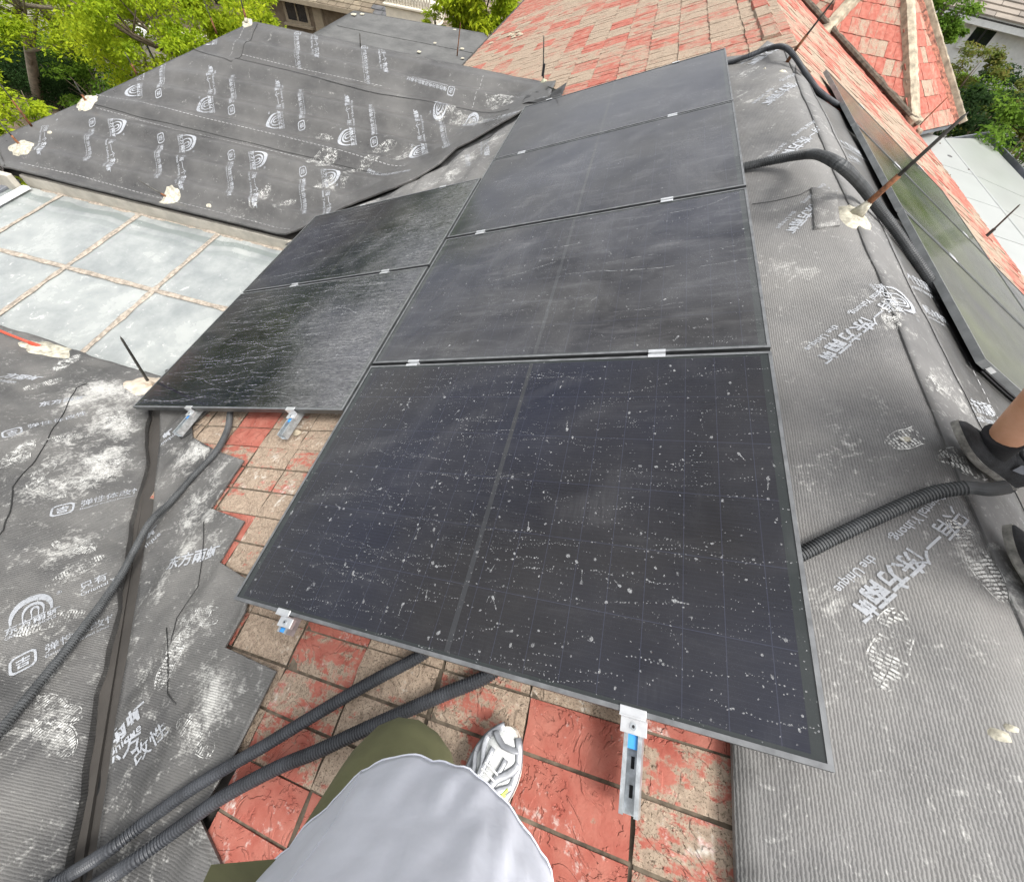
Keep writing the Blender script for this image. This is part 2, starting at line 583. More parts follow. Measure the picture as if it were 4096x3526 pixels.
M_DARKMETAL = simple('dark_steel', (0.035, 0.036, 0.04), 0.5, 0.5)
M_CREAM = simple('cream_stone', (0.62, 0.57, 0.48), 0.85, var=0.08, scale=4)
M_BROWNWALL = simple('brown_stone_wall', (0.16, 0.125, 0.09), 0.9, var=0.3, scale=3, bump=0.4, bscale=12)
M_DARKGLASS = simple('dark_window_glass', (0.015, 0.017, 0.02), 0.08, var=0.3)
M_TRIM = simple('window_trim', (0.27, 0.225, 0.165), 0.8, var=0.12)

# ------------------------------------------------------------------ surfaces as height functions
def zS(x): return x * T - 0.1319
def zR(x): return 0.807 - (x - 2.06) * T
def zF(y): return -1.05 + 0.369 * (y - 3.07)
def zN(y): return -0.54 - 0.4493 * (y - 0.14)


def nz(x, y, s, seed=0.0):
    return noise.noise(Vector((x * s, y * s, seed)))


def stepb(q, per, soft=0.16):
    b = (q / per) % 1.0
    return (b / soft) if b < soft else (1 - b) / (1 - soft)


def smax(a, b, k=0.03):
    h = max(k - abs(a - b), 0) / k
    return max(a, b) + h * h * k * 0.25


def smin(a, b, k=0.03):
    return -smax(-a, -b, k)


def hF(x, y):
    w = 0.5 + 0.5 * math.sin(2 * math.pi * (y + 0.02 * nz(x, y, .8)) / 0.272 + 0.4)
    dh = ((x + 3.68) * 0.789 - (y - 5.60) * 0.614)        # distance from the hip edge
    e = max(0.0, min(1.0, dh / 0.45)) * max(0.0, min(1.0, (5.62 - y) / 0.3))
    z = zF(y) + 0.012 + e * (0.055 * w ** 1.1 + 0.018 * nz(x * .6, y, 0.9, 3) + 0.004 * nz(x, y, 3.0, 5))
    zs = zS(x) + 0.05 + 0.012 * nz(x, y, 2.0, 9)
    return smax(z, zs, 0.07)


def hN(x, y):
    z = zN(y) + 0.012 * stepb(-y + 0.1, 0.262, 0.25) + 0.022 * nz(x, y, 1.7, 11) + 0.007 * nz(x * .6 + y, y - x * .6, 6.0, 13)
    return z


def hSl(x, y):      # sheet lying over the tile steps on the left slope
    return zS(x) + 0.016 + 0.017 * stepb(x / CA + 0.02, 0.2865, 0.2) + 0.007 * nz(x, y, 5, 17) + 0.008 * nz(x, y, 1.7, 19)


def hRidge(x, y):
    base = smin(zS(x) + 0.02, zR(x) + 0.02, 0.10)
    u = x / CA if x < 2.0 else 0
    st = 0.006 * stepb(x / CA + 0.02, 0.2865, 0.3) if x < 2.0 else 0.0
    base += 0.016 * max(0, min(1, (0.5 - y) / .3)) * max(0, min(1, (1.9 - x) / .25))
    return base + st + 0.010 * nz(x, y, 2.1, 23) + 0.004 * nz(x, y, 8, 29)


def hRight(x, y):
    return zR(x) + 0.030 + 0.010 * stepb((x - 2.06) / CA, 0.2865, 0.2) + 0.006 * nz(x, y, 3, 31)


def pin(poly, x, y):
    c = False
    n = len(poly)
    j = n - 1
    for i in range(n):
        xi, yi = poly[i][0], poly[i][1]
        xj, yj = poly[j][0], poly[j][1]
        if (yi > y) != (yj > y) and x < (xj - xi) * (y - yi) / (yj - yi) + xi:
            c = not c
        j = i
    return c


def edge_dist(poly, x, y):
    best = 9e9
    n = len(poly)
    for i in range(n):
        ax, ay = poly[i][0], poly[i][1]
        bx, by = poly[(i + 1) % n][0], poly[(i + 1) % n][1]
        dx, dy = bx - ax, by - ay
        L = dx * dx + dy * dy
        t = 0 if L == 0 else max(0, min(1, ((x - ax) * dx + (y - ay) * dy) / L))
        best = min(best, math.hypot(x - ax - t * dx, y - ay - t * dy))
    return best


def wob(poly, amp=0.006, step=0.06, seed=0.0):
    out = []
    n = len(poly)
    for i in range(n):
        a, b = Vector(poly[i][:2]), Vector(poly[(i + 1) % n][:2])
        k = max(1, int((b - a).length / step))
        nn = Vector((-(b - a).y, (b - a).x)).normalized()
        for j in range(k):
            p = a.lerp(b, j / k)
            out.append(p + nn * (amp * nz(p.x, p.y, 9, seed) * 2))
    return out


def sheet(name, poly, h, mat, parent, res=0.03, thick=0.005, dust=None, smooth=True):
    poly = [Vector(p[:2]) for p in poly]
    xs = [p.x for p in poly]
    ys = [p.y for p in poly]
    pts = list(poly)
    nb = len(pts)
    y = min(ys) + res / 2
    row = 0
    while y < max(ys):
        x = min(xs) + res / 2 + (row % 2) * res / 2
        while x < max(xs):
            if pin(poly, x, y) and edge_dist(poly, x, y) > res * 0.45:
                pts.append(Vector((x, y)))
            x += res
        y += res * 0.9
        row += 1
    V, E, Fc, *_ = delaunay_2d_cdt(pts, [], [list(range(nb))], 1, 1e-6)
    vs = [(p.x, p.y, h(p.x, p.y)) for p in V]
    fs = [tuple(f) for f in Fc]
    # make faces point up
    out = []
    for f in fs:
        a, b, c = V[f[0]], V[f[1]], V[f[2]]
        if (b.x - a.x) * (c.y - a.y) - (b.y - a.y) * (c.x - a.x) < 0:
            f = f[::-1]
        out.append(f)
    cnt = {}
    for f in out:
        for i in range(len(f)):
            e = (f[i], f[(i + 1) % len(f)])
            cnt[e] = cnt.get(e, 0) + 1
    low = {}
    n0 = len(vs)
    for (a, b) in list(cnt):
        if (b, a) not in cnt:
            for q in (a, b):
                if q not in low:
                    low[q] = len(vs)
                    x, y, z = vs[q]
                    vs.append((x, y, z - thick))
            out.append((b, a, low[a], low[b]))
    me = bpy.data.meshes.new(name)
    me.from_pydata(vs, [], out)
    if dust is not None:
        at = me.attributes.new('dust', 'FLOAT', 'POINT')
        at.data.foreach_set('value', [dust(v[0], v[1]) for v in vs])
    me.update()
    o = obj(name, me, mat, parent, smooth)
    if smooth:
        me.polygons.foreach_set('use_smooth', [len(f) == 3 for f in out])
    return o


def blobs(lst, base=0.0):
    def f(x, y):
        s = base
        for bx, by, r, a in lst:
            d = ((x - bx) ** 2 + (y - by) ** 2) / (r * r)
            if d < 6:
                s += a * math.exp(-d)
        return s
    return f


_text_cache = {}


def text_mesh(s, bold=0.0):
    key = (s, bold)
    if key not in _text_cache:
        c = bpy.data.curves.new('lettering', 'FONT')
        c.body = s
        c.resolution_u = 2
        c.offset = bold
        o = bpy.data.objects.new('lettering', c)
        COL.objects.link(o)
        bpy.context.view_layer.update()
        me = bpy.data.meshes.new_from_object(o.evaluated_get(bpy.context.evaluated_depsgraph_get()))
        _text_cache[key] = ([tuple(v.co) for v in me.vertices], [tuple(p.vertices) for p in me.polygons])
        bpy.data.objects.remove(o)
        bpy.data.curves.remove(c)
        bpy.data.meshes.remove(me)
    return _text_cache[key]


def arc_logo():
    """three nested bands of a rainbow arch that narrow towards their feet"""
    vs, fs = [], []
    for (r0, r1, dx) in ((0.74, 1.0, 0.0), (0.47, 0.60, 0.16), (0.26, 0.36, 0.3)):
        n = 18
        b = len(vs)
        for i in range(n + 1):
            a = math.pi * (1.02 - 1.04 * i / n)
            thin = 0.30 + 0.70 * math.sin(max(0, min(math.pi, a))) ** 0.8
            m = (r0 + r1) / 2
            hw = (r1 - r0) / 2 * thin * 1.25
            ex = 0.78
            for rr in (m - hw, m + hw):
                yy = math.sin(a) * rr
                if i in (0, n):
                    yy -= 0.35 * (1.05 - m)
                vs.append((math.cos(a) * rr * ex + dx * (1 - i / n) * 0.9, yy, 0))
        for i in range(n):
            fs.append((b + 2 * i, b + 2 * i + 2, b + 2 * i + 3, b + 2 * i + 1))
    return vs, fs


def icon_mesh():
    """rounded square ring with a small pictogram"""
    vs, fs = [], []
    n = 20
    for rr in (0.5, 0.40):
        for i in range(n):
            a = 2 * math.pi * i / n
            c, s = math.cos(a), math.sin(a)
            k = (abs(c) ** 5 + abs(s) ** 5) ** (-1 / 5)
            vs.append((c * k * rr, s * k * rr, 0))
    for i in range(n):
        j = (i + 1) % n
        fs.append((i, j, j + n, i + n))
    for (x0, y0, x1, y1) in ((-.25, .12, .25, .2), (-.25, -.02, .25, .05), (-.2, -.28, .2, -.21), (-.2, -.28, -.12, -.1), (.12, -.28, .2, -.1), (-.2, -.15, .2, -.09), (-.04, -.02, .04, .28)):
        b = len(vs)
        vs += [(x0, y0, 0), (x1, y0, 0), (x1, y1, 0), (x0, y1, 0)]
        fs.append((b, b + 1, b + 2, b + 3))
    return vs, fs


LOGO = arc_logo()
ICON = icon_mesh()


class Stamp:
    """print on a sheet: u along the reading direction, v towards the top of the letters"""
    def __init__(self, h, parent, scale=1.0, clip=None, lift=0.0045):
        self.h, self.parent, self.k, self.clip, self.lift = h, parent, scale, clip, lift

    def at(self, org, ud):
        ud = Vector(ud).normalized()
        self.o, self.u, self.w = Vector(org), ud, Vector((-ud.y, ud.x))
        self.k_ = self.k
        return self

    def put(self, name, data, u, v, su, sv):
        vs, fs = data
        P = []
        for (a, b, _) in vs:
            q = self.o + self.u * ((u + a * su) * self.k_) + self.w * ((v + b * sv) * self.k_)
            P.append((q.x, q.y, self.h(q.x, q.y) + self.lift))
        if self.clip:
            fs = [f for f in fs if all(self.clip(P[i][0], P[i][1]) for i in f)]
            if not fs:
                return None
            used = sorted({i for f in fs for i in f})
            mp = {i: n for n, i in enumerate(used)}
            fs = [tuple(mp[i] for i in f) for f in fs]
            P = [P[i] for i in used]
        return pydata(name, P, fs, M_PRINT, self.parent)

    def text(self, s, u, v, size, bold=0.0, wide=1.0):
        return self.put('printed_text', text_mesh(s, bold), u, v, size * wide, size)

    def logo(self, u=-0.145, v=0.0):
        self.put('printed_logo', LOGO, u, v + 0.045, 0.098, 0.118)
        self.text('东方雨虹', u - 0.088, v - 0.012, 0.046, 0.02)
        self.text('ORIENTAL YUHONG', u - 0.088, v - 0.036, 0.0205, 0.012, 0.88)
        self.text('®', u + 0.082, v + 0.105, 0.028)

    def slogan(self, u=0.0, v=0.0):
        self.text('只有一个', u, v, 0.056, 0.004)
        self.text('东方雨虹', u + 0.228, v, 0.057, 0.022)
        self.text('Oriental Yuhong, the Unique', u, v - 0.036, 0.033, 0.008, 0.97)

    def product(self, u=-0.27, v=-0.235):
        self.put('printed_icon', ICON, u, v + 0.012, 0.078, 0.078)
        self.text('弹性体改性沥青防水卷材', u + 0.055, v - 0.008, 0.044, 0.006)
        self.text('Elastomer modified bituminous waterproof sheet material', u + 0.055, v - 0.031, 0.0185, 0.004)

    def block(self):
        self.logo()
        self.slogan()
        self.product()


def sole(name, h, parent, x, y, ang, L=0.28, mat=None, side=1, part=None, lift=0.006):
    """a dusty shoe print: tread bars inside the outline of a sole"""
    mb = MB()
    ud = Vector((math.cos(ang), math.sin(ang)))
    w = Vector((-ud.y, ud.x))

    def half(t):
        return 0.5 * L * (0.36 * (math.sin(math.pi * min(1, max(0, (t * 1.02)) ** 0.8)) ** 0.45) * (1 - 0.22 * math.exp(-((t - 0.40) / 0.12) ** 2)) * (0.86 + 0.2 * t))
    n = 22
    for i in range(n):
        t0, t1 = (i + 0.12) / n, (i + 0.72) / n
        if part and not (part[0] < t0 < part[1]): continue
        a, b = half(t0), half(t1)
        m = 5
        for j in range(m):
            if random.random() < 0.12: continue
            f0, f1 = -1 + 2 * (j + .06) / m, -1 + 2 * (j + .94) / m
            if 0.34 < t0 < 0.44 and abs(f0 + f1) < 1.1: continue
            c = []
            for (t, hw, f) in ((t0, a, f0), (t0, a, f1), (t1, b, f1), (t1, b, f0)):
                off = 0.02 * math.sin(t * 3.0) * side * L * 2
                zig = 0.004 * (1 if j % 2 else -1)
                q = Vector((x, y)) + ud * ((t - .5) * L + zig) + w * (hw * f * 0.95 + off)
                c.append((q.x, q.y, h(q.x, q.y) + lift))
            mb.add(c, [(0, 1, 2, 3)])
    # outline rim
    prev = None
    for s in (-1, 1):
        for i in range(16):
            if part and not (part[0] < i / 16 < part[1]): continue
            q4 = []
            for (t, f) in ((i / 16, 1.0), ((i + 1) / 16, 1.0), ((i + 1) / 16, 1.1), (i / 16, 1.1)):
                off = 0.02 * math.sin(t * 3.0) * side * L * 2
                q = Vector((x, y)) + ud * ((t - .5) * L) + w * (half(max(.02, min(.98, t))) * f * s + off)
                q4.append((q.x, q.y, h(q.x, q.y) + lift))
            if random.random() < 0.75:
                mb.add(q4, [(0, 1, 2, 3)])
    if not mb.f: return None
    return tag(mb.build(name, mat or M_DUST, parent), kind='stuff')


def patch(h, cx, cy, r, mat, parent, name, hgt=0.02, sx=1.0, sy=1.0, seed=0.0, n=26, rings=6):
    """uneven blob of mastic"""
    vs = [(cx, cy, h(cx, cy) + hgt)]
    fs = []
    for j in range(1, rings + 1):
        f = j / rings
        for i in range(n):
            a = 2 * math.pi * i / n
            rr = r * f * (1 + 0.30 * nz(math.cos(a) * 1.6, math.sin(a) * 1.6, 1, seed) * f + 0.16 * nz(math.cos(a) * 5, math.sin(a) * 5, 1, seed + 5) * f)
            x, y = cx + math.cos(a) * rr * sx, cy + math.sin(a) * rr * sy
            z = h(x, y) + hgt * (1 - f) ** 0.8 * (1 + 0.5 * nz(x, y, 40, seed)) + (0.003 if j < rings else -0.001) + 0.003 * nz(x, y, 60, seed)
            vs.append((x, y, z))
    for i in range(n):
        fs.append((0, 1 + i, 1 + (i + 1) % n))
    for j in range(rings - 1):
        for i in range(n):
            a, b = 1 + j * n + i, 1 + j * n + (i + 1) % n
            fs.append((a, a + n, b + n, b))
    return pydata(name, vs, fs, mat, parent, smooth=True)


def seam(h, pts, parent, name='seam_lap', w=0.006, mat=None, lift=0.004, closed=False):
    """raised lap edge: a thin bead with a shadowing undercut"""
    mb = MB()
    P = []
    for i in range(len(pts) - 1):
        a, b = Vector(pts[i]), Vector(pts[i + 1])
        k = max(1, int((b - a).length / 0.04))
        for j in range(k):
            P.append(a.lerp(b, j / k))
    P.append(Vector(pts[-1]))
    Q = []
    for p in P:
        dx = 0.012 * nz(p.x, p.y, 3, 41)
        Q.append(Vector((p.x + dx, p.y + dx * .5, h(p.x + dx, p.y + dx * .5) + lift)))
    mb.tube(Q, w / 2, 5, flat=0.6)
    return mb.build(name, mat or M_MEM_FOLD, parent, smooth=True)


def dashes(h, pts, parent, d=0.028, gap=0.018, w=0.004, mat=None):
    mb = MB()
    for i in range(len(pts) - 1):
        a, b = Vector(pts[i]), Vector(pts[i + 1])
        L = (b - a).length
        ud = (b - a).normalized()
        wd = Vector((-ud.y, ud.x)) * (w / 2)
        s = 0.0
        while s + d < L:
            c = [a + ud * s - wd, a + ud * (s + d) - wd, a + ud * (s + d) + wd, a + ud * s + wd]
            mb.add([(q.x, q.y, h(q.x, q.y) + 0.005) for q in c], [(0, 1, 2, 3)])
            s += d + gap
    return tag(mb.build('printed_dashes', mat or M_STITCH, parent), kind='stuff')

# ================================================================== ground and distant setting
GZ = -7.0
gr = pydata('ground', [(-150, -150, GZ), (180, -150, GZ), (180, 220, GZ), (-150, 220, GZ)], [(0, 1, 2, 3)],
            simple('garden_soil', (0.10, 0.075, 0.05), 0.95, var=0.5, scale=0.8, bump=0.6, bscale=6))
tag(gr, 'brown leaf-littered garden soil below the trees', kind='structure')


def strip(name, pts, w, z, mat, kind='structure'):
    vs, fs = [], []
    n = len(pts)
    for i, p in enumerate(pts):
        p = Vector(p)
        d = (Vector(pts[min(i + 1, n - 1)]) - Vector(pts[max(i - 1, 0)])).normalized()
        s = Vector((-d.y, d.x)) * (w / 2)
        vs += [(p.x + s.x, p.y + s.y, z), (p.x - s.x, p.y - s.y, z)]
    for i in range(n - 1):
        fs.append((2 * i, 2 * i + 1, 2 * i + 3, 2 * i + 2))
    o = pydata(name, vs, fs, mat)
    return tag(o, kind=kind)


def G(u, v, z=GZ): return hit(u * 1.9768, v * 1.9768, (0, 0, 1), (0, 0, z))


rp = [G(-60, 60), G(60, 100), G(150, 128), G(260, 175), G(330, 215)]
rp = [Vector((p.x, p.y)) for p in rp]
rp = [rp[0] + (rp[0] - rp[1]) * 3] + rp + [rp[-1] + (rp[-1] - rp[-2]) * 4]
M_ROAD = simple('grey_road', (0.22, 0.21, 0.195), 0.9, var=0.12, scale=1.5)
strip('road', rp, 2.7, GZ + 0.012, M_ROAD)
kd = (rp[3] - rp[2]).normalized()
kn = Vector((-kd.y, kd.x))
for k, sg in enumerate((1, -1)):
    mb = MB()
    for i in range(len(rp) - 1):
        a, b = rp[i] + kn * (sg * 1.45), rp[i + 1] + kn * (sg * 1.45)
        d = (b - a).normalized()
        s = Vector((-d.y, d.x)) * 0.1
        mb.prism([(a.x - s.x, a.y - s.y, GZ), (a.x + s.x, a.y + s.y, GZ), (b.x + s.x, b.y + s.y, GZ), (b.x - s.x, b.y - s.y, GZ)], (0, 0, 0.13))
    tag(mb.build('kerb', simple('kerb_stone', (0.34, 0.29, 0.22), 0.9)), kind='structure')


# ------------------------------------------------------------------ foliage
def leaf_material(name, a, b, c=None):
    k = Mat(name, rough=0.8, spec=0.12)
    n = k.noise(0.9, 4, 0.6)
    n2 = k.noise(7, 3, 0.6)
    col = k.mix(k.ramp(n, 0.35, 0.65), a, b)
    if c: col = k.mix(k.ramp(n2, 0.45, 0.7), col, c)
    k.base(col)
    tr = k.N.new('ShaderNodeBsdfTranslucent')
    k.link(col, tr.inputs['Color'])
    mx = k.N.new('ShaderNodeMixShader')
    mx.inputs[0].default_value = 0.55
    k.link(k.b.outputs[0], mx.inputs[1])
    k.link(tr.outputs[0], mx.inputs[2])
    k.link(mx.outputs[0], k.N['Material Output'].inputs['Surface'])
    return k.m


L_LIME = leaf_material('lime_leaves', (0.30, 0.41, 0.02), (0.48, 0.54, 0.03), (0.17, 0.27, 0.02))
L_GREEN = leaf_material('green_leaves', (0.10, 0.20, 0.025), (0.19, 0.30, 0.035), (0.07, 0.14, 0.02))
L_DARK = leaf_material('dark_leaves', (0.022, 0.05, 0.016), (0.04, 0.08, 0.02), (0.014, 0.03, 0.01))
L_OLIVE = leaf_material('olive_leaves', (0.10, 0.15, 0.03), (0.18, 0.21, 0.045), (0.20, 0.16, 0.04))
M_BARK = simple('tree_bark', (0.13, 0.10, 0.07), 0.95, var=0.4, scale=8, bump=0.8, bscale=20)
M_BARK_PALE = simple('pale_bark', (0.22, 0.185, 0.14), 0.95, var=0.3, scale=8)


def leaves(name, parent, centre, rad, n, size, mat, clumps=40, fill=0.55, droop=0.4, clsz=0.3, seed=1, slim=0.42):
    """leaf faces gathered in clumps spread over and through a crown"""
    r = np.random.default_rng(seed)
    c = np.array(centre, float)
    rad = np.array(rad, float)
    d = r.normal(size=(clumps, 3))
    d /= np.linalg.norm(d, axis=1)[:, None]
    rr = (fill + (1 - fill) * r.random(clumps)) ** 0.7
    cc = c + d * rad * rr[:, None]
    cs = clsz * rad.mean() * (0.6 + 0.8 * r.random(clumps))
    which = r.integers(0, clumps, n)
    q = r.normal(size=(n, 3))
    q /= np.linalg.norm(q, axis=1)[:, None]
    q *= (r.random(n) ** 0.45)[:, None]
    q[:, 2] *= 0.6
    p = cc[which] + q * cs[which][:, None]
    ax = r.normal(size=(n, 3))
    ax[:, 2] = -abs(ax[:, 2]) * droop - 0.15
    ax /= np.linalg.norm(ax, axis=1)[:, None]
    sd = np.cross(ax, np.array([0, 0, 1.0]) + r.normal(size=(n, 3)) * 0.45)
    sd /= np.linalg.norm(sd, axis=1)[:, None]
    s = (size * (0.6 + 0.8 * r.random(n)))[:, None]
    V = np.empty((n, 4, 3))
    V[:, 0] = p
    V[:, 1] = p + ax * s * 0.5 + sd * s * slim * 0.5
    V[:, 2] = p + ax * s
    V[:, 3] = p + ax * s * 0.5 - sd * s * slim * 0.5
    me = bpy.data.meshes.new(name)
    me.vertices.add(n * 4)
    me.vertices.foreach_set('co', V.reshape(-1))
    me.loops.add(n * 4)
    me.loops.foreach_set('vertex_index', np.arange(n * 4))
    me.polygons.add(n)
    me.polygons.foreach_set('loop_start', np.arange(n) * 4)
    me.polygons.foreach_set('loop_total', np.full(n, 4))
    me.update(calc_edges=True)
    return obj(name, me, mat, parent)


def tree(label, base, centre, rad, n, size, mat, trunk=0.14, group=None, seed=1, limbs=7, name='garden_tree', cat='tree', bark=None, clumps=40, **kw):
    b, c = Vector(base), Vector(centre)
    root = thing(name, label, cat, b, group)
    rnd = random.Random(seed)
    mb = MB()
    mid = b.lerp(c, 0.55) + Vector((rnd.uniform(-.2, .2), rnd.uniform(-.2, .2), 0))
    pts = [b, b.lerp(mid, 0.5) + Vector((rnd.uniform(-.08, .08), rnd.uniform(-.08, .08), 0)), mid, c, c + Vector((0, 0, rad[2] * 0.5))]
    mb.tube(pts, [trunk, trunk * .82, trunk * .68, trunk * .4, trunk * .12], 8)
    for i in range(limbs):
        f = rnd.uniform(0.35, 0.95)
        s = b.lerp(c, f)
        a = rnd.uniform(0, 2 * math.pi)
        e = c + Vector((math.cos(a) * rad[0] * .8, math.sin(a) * rad[1] * .8, rnd.uniform(-.4, .6) * rad[2]))
        m = s.lerp(e, 0.5) + Vector((0, 0, -0.12 * rad[2]))
        mb.tube([s, m, e], [trunk * .36, trunk * .22, trunk * .06], 6)
        for j in range(2):
            e2 = m.lerp(e, 0.5) + Vector([rnd.uniform(-.35, .35) * r for r in rad])
            mb.tube([m, e2], [trunk * .16, trunk * .04], 5)
    mb.build('trunk', bark or M_BARK, root, smooth=True)
    leaves('crown', root, centre, rad, n, size, mat, clumps=clumps, seed=seed, **kw)
    return root


def P_at(u, v, D):
    r = ray(u * 1.9768, v * 1.9768).normalized()
    return CAM + r * D


def ground_under(p, dx=0, dy=0): return (p.x + dx, p.y + dy, GZ)


c = P_at(335, 62, 15.5)
tree('large lime green tree filling the top left behind the black roof hip', ground_under(c, -.3, .4), c, (2.15, 1.6, 1.8), 34000, 0.095, L_LIME, 0.16, seed=3, clumps=75, clsz=0.27, droop=0.9)
c = P_at(480, 8, 16.5)
tree('lime green tree whose crown touches the peak of the black roof', ground_under(c), c, (1.2, 1.0, 1.2), 14000, 0.09, L_LIME, 0.12, seed=5, clumps=45, droop=0.9)
c = P_at(20, -42, 21)
tree('broad green tree at the top left corner over the grey road', tuple(G(80, 208)), c, (2.4, 2.0, 1.6), 15000, 0.12, L_LIME, 0.19, seed=8, clumps=40, bark=M_BARK_PALE, limbs=6)
c = P_at(140, -42, 24)
tree('leafy tree with two bare leaning trunks beside the grey road', tuple(G(158, 122)), c, (2.0, 1.9, 1.6), 15000, 0.11, L_LIME, 0.17, seed=9, clumps=34)
mbx = MB()
tb = G(158, 121)
c2 = P_at(205, 40, 21)
tree('small lime tree between the trunks and the big crown', tuple(G(200, 122)), c2, (0.9, 0.9, 0.9), 3000, 0.12, L_LIME, 0.1, seed=12, clumps=18)
c = P_at(0, 245, 13)
tree('young yellow green tree at the left edge below the roof hip', ground_under(c), c, (0.95, 0.85, 0.8), 6500, 0.09, L_LIME, 0.07, seed=14, clumps=30)
c = P_at(-10, 385, 14)
tree('low green shrub seen through the corner of the gutter', ground_under(c), c, (1.0, 1.0, 0.8), 3500, 0.1, L_LIME, 0.06, seed=15, clumps=24)
c = P_at(200, 175, 21)
tree('mid green bush leaning over the road near the roof edge', ground_under(c), c, (1.35, 1.1, 1.0), 9000, 0.10, L_GREEN, 0.08, seed=16, clumps=40, name='garden_shrub', cat='shrub')
c = P_at(968, -12, 18.5)
tree('bright lime tree beyond the grey felt roof and the red eave', ground_under(c), c, (1.35, 1.0, 1.15), 12000, 0.17, L_LIME, 0.12, seed=18, clumps=45, droop=1.4)
c = P_at(880, 32, 20)
tree('feathery light green shrub beside the cream balcony', ground_under(c), c, (0.5, 0.5, 0.7), 3000, 0.08, L_LIME, 0.05, seed=19, clumps=16, name='garden_shrub', cat='shrub')
c = P_at(1905, 28, 19)
tree('dense round green bush beside the verge of the red turret roof', ground_under(c), c, (0.75, 0.7, 1.15), 9000, 0.10, L_GREEN, 0.1, seed=21, clumps=36, fill=0.35, name='garden_shrub', cat='shrub')
c = P_at(1955, 160, 20)
tree('sparse olive green shrub in front of the white house', ground_under(c), c, (0.8, 0.8, 0.9), 3000, 0.10, L_OLIVE, 0.05, seed=22, clumps=20, name='garden_shrub', cat='shrub')


def hedge(label, a, b, w, h, n, mat, size=0.09, seed=1, z0=None):
    a, b = Vector(a), Vector(b)
    root = thing('hedge', label, 'hedge', ((a.x + b.x) / 2, (a.y + b.y) / 2, GZ))
    r = np.random.default_rng(seed)
    d = (b - a)
    L = d.length
    d.normalize()
    s = Vector((-d.y, d.x))
    t = r.random(n) * L
    q = (r.random(n) - .5) * w
    zz = r.random(n) ** 0.6 * h * (0.9 + 0.14 * np.sin(t * 2.1 + seed))
    P = np.stack([a.x + d.x * t + s.x * q, a.y + d.y * t + s.y * q, GZ + zz], 1)
    ax = r.normal(size=(n, 3)); ax /= np.linalg.norm(ax, axis=1)[:, None]
    sd = np.cross(ax, r.normal(size=(n, 3))); sd /= np.linalg.norm(sd, axis=1)[:, None]
    sz = (size * (0.6 + 0.8 * r.random(n)))[:, None]
    V = np.stack([P, P + ax * sz * .5 + sd * sz * .25, P + ax * sz, P + ax * sz * .5 - sd * sz * .25], 1)
    me = bpy.data.meshes.new('foliage')
    me.vertices.add(n * 4); me.vertices.foreach_set('co', V.reshape(-1))
    me.loops.add(n * 4); me.loops.foreach_set('vertex_index', np.arange(n * 4))
    me.polygons.add(n); me.polygons.foreach_set('loop_start', np.arange(n) * 4); me.polygons.foreach_set('loop_total', np.full(n, 4))
    me.update(calc_edges=True)
    obj('foliage', me, mat, root)
    mb = MB()
    k = max(3, int(L / 0.5))
    for i in range(k):
        p = a.lerp(b, (i + .5) / k)
        for j in range(3):
            e = (p.x + random.uniform(-.3, .3), p.y + random.uniform(-.3, .3), GZ + h * 0.8)
            mb.tube([(p.x, p.y, GZ), e], [0.02, 0.006], 5)
    mb.build('stems', M_BARK, root)
    return root


hedge('dark clipped hedge along the near side of the grey road', tuple(G(-40, 150)), tuple(G(210, 225)), 1.9, 1.35, 26000, L_DARK, seed=2)
hedge('dark hedge on the far side of the grey road under the trees', tuple(G(-30, 5)), tuple(G(330, 105)), 1.5, 1.6, 18000, L_DARK, 0.11, seed=3)
hedge('glossy green hedge top nearest the road beside the pale trunk', tuple(G(30, 118)), tuple(G(170, 165)), 0.9, 1.6, 9000, L_GREEN, seed=4)

# second leaning trunk of the twin tree
for o in [o for o in COL.objects if o.get('label', '').startswith('leafy tree with two bare')]:
    mb = MB()
    mb.tube([tuple(G(160, 123)), tuple(P_at(128, 78, 23.5)), tuple(P_at(88, 20, 23)), tuple(P_at(70, -30, 23))], [0.17, 0.13, 0.10, 0.06], 8)
    mb.build('trunk', M_BARK, o, smooth=True)

# low masses of wood far off: they stand on the horizon and are mirrored in the glass
wd = bpy.data.meshes.new('distant_wood')
rw = np.random.default_rng(44)
n = 52000
th = np.radians(rw.uniform(75, 205, n))
band = rw.random(n)
R0 = 30 + 9 * band
top = 4.4 + 2.2 * np.sin(th * 9.0) + 1.3 * np.sin(th * 23.0 + 1)
Pz = GZ + rw.random(n) ** 0.75 * (top - GZ) * np.where(th < math.radians(120), 0.42, 1.0)
P = np.stack([np.cos(th) * R0 - 2, np.sin(th) * R0 + 4, Pz], 1)
ax = rw.normal(size=(n, 3)); ax /= np.linalg.norm(ax, axis=1)[:, None]
sd = np.cross(ax, rw.normal(size=(n, 3))); sd /= np.linalg.norm(sd, axis=1)[:, None]
sz = (0.55 * (0.6 + 0.8 * rw.random(n)))[:, None]
V = np.stack([P, P + ax * sz * .5 + sd * sz * .3, P + ax * sz, P + ax * sz * .5 - sd * sz * .3], 1)
wd.vertices.add(n * 4); wd.vertices.foreach_set('co', V.reshape(-1))
wd.loops.add(n * 4); wd.loops.foreach_set('vertex_index', np.arange(n * 4))
wd.polygons.add(n); wd.polygons.foreach_set('loop_start', np.arange(n) * 4); wd.polygons.foreach_set('loop_total', np.full(n, 4))
wd.update(calc_edges=True)
tag(obj('distant_wood', wd, L_GREEN), 'belt of green trees around the housing estate', kind='stuff')


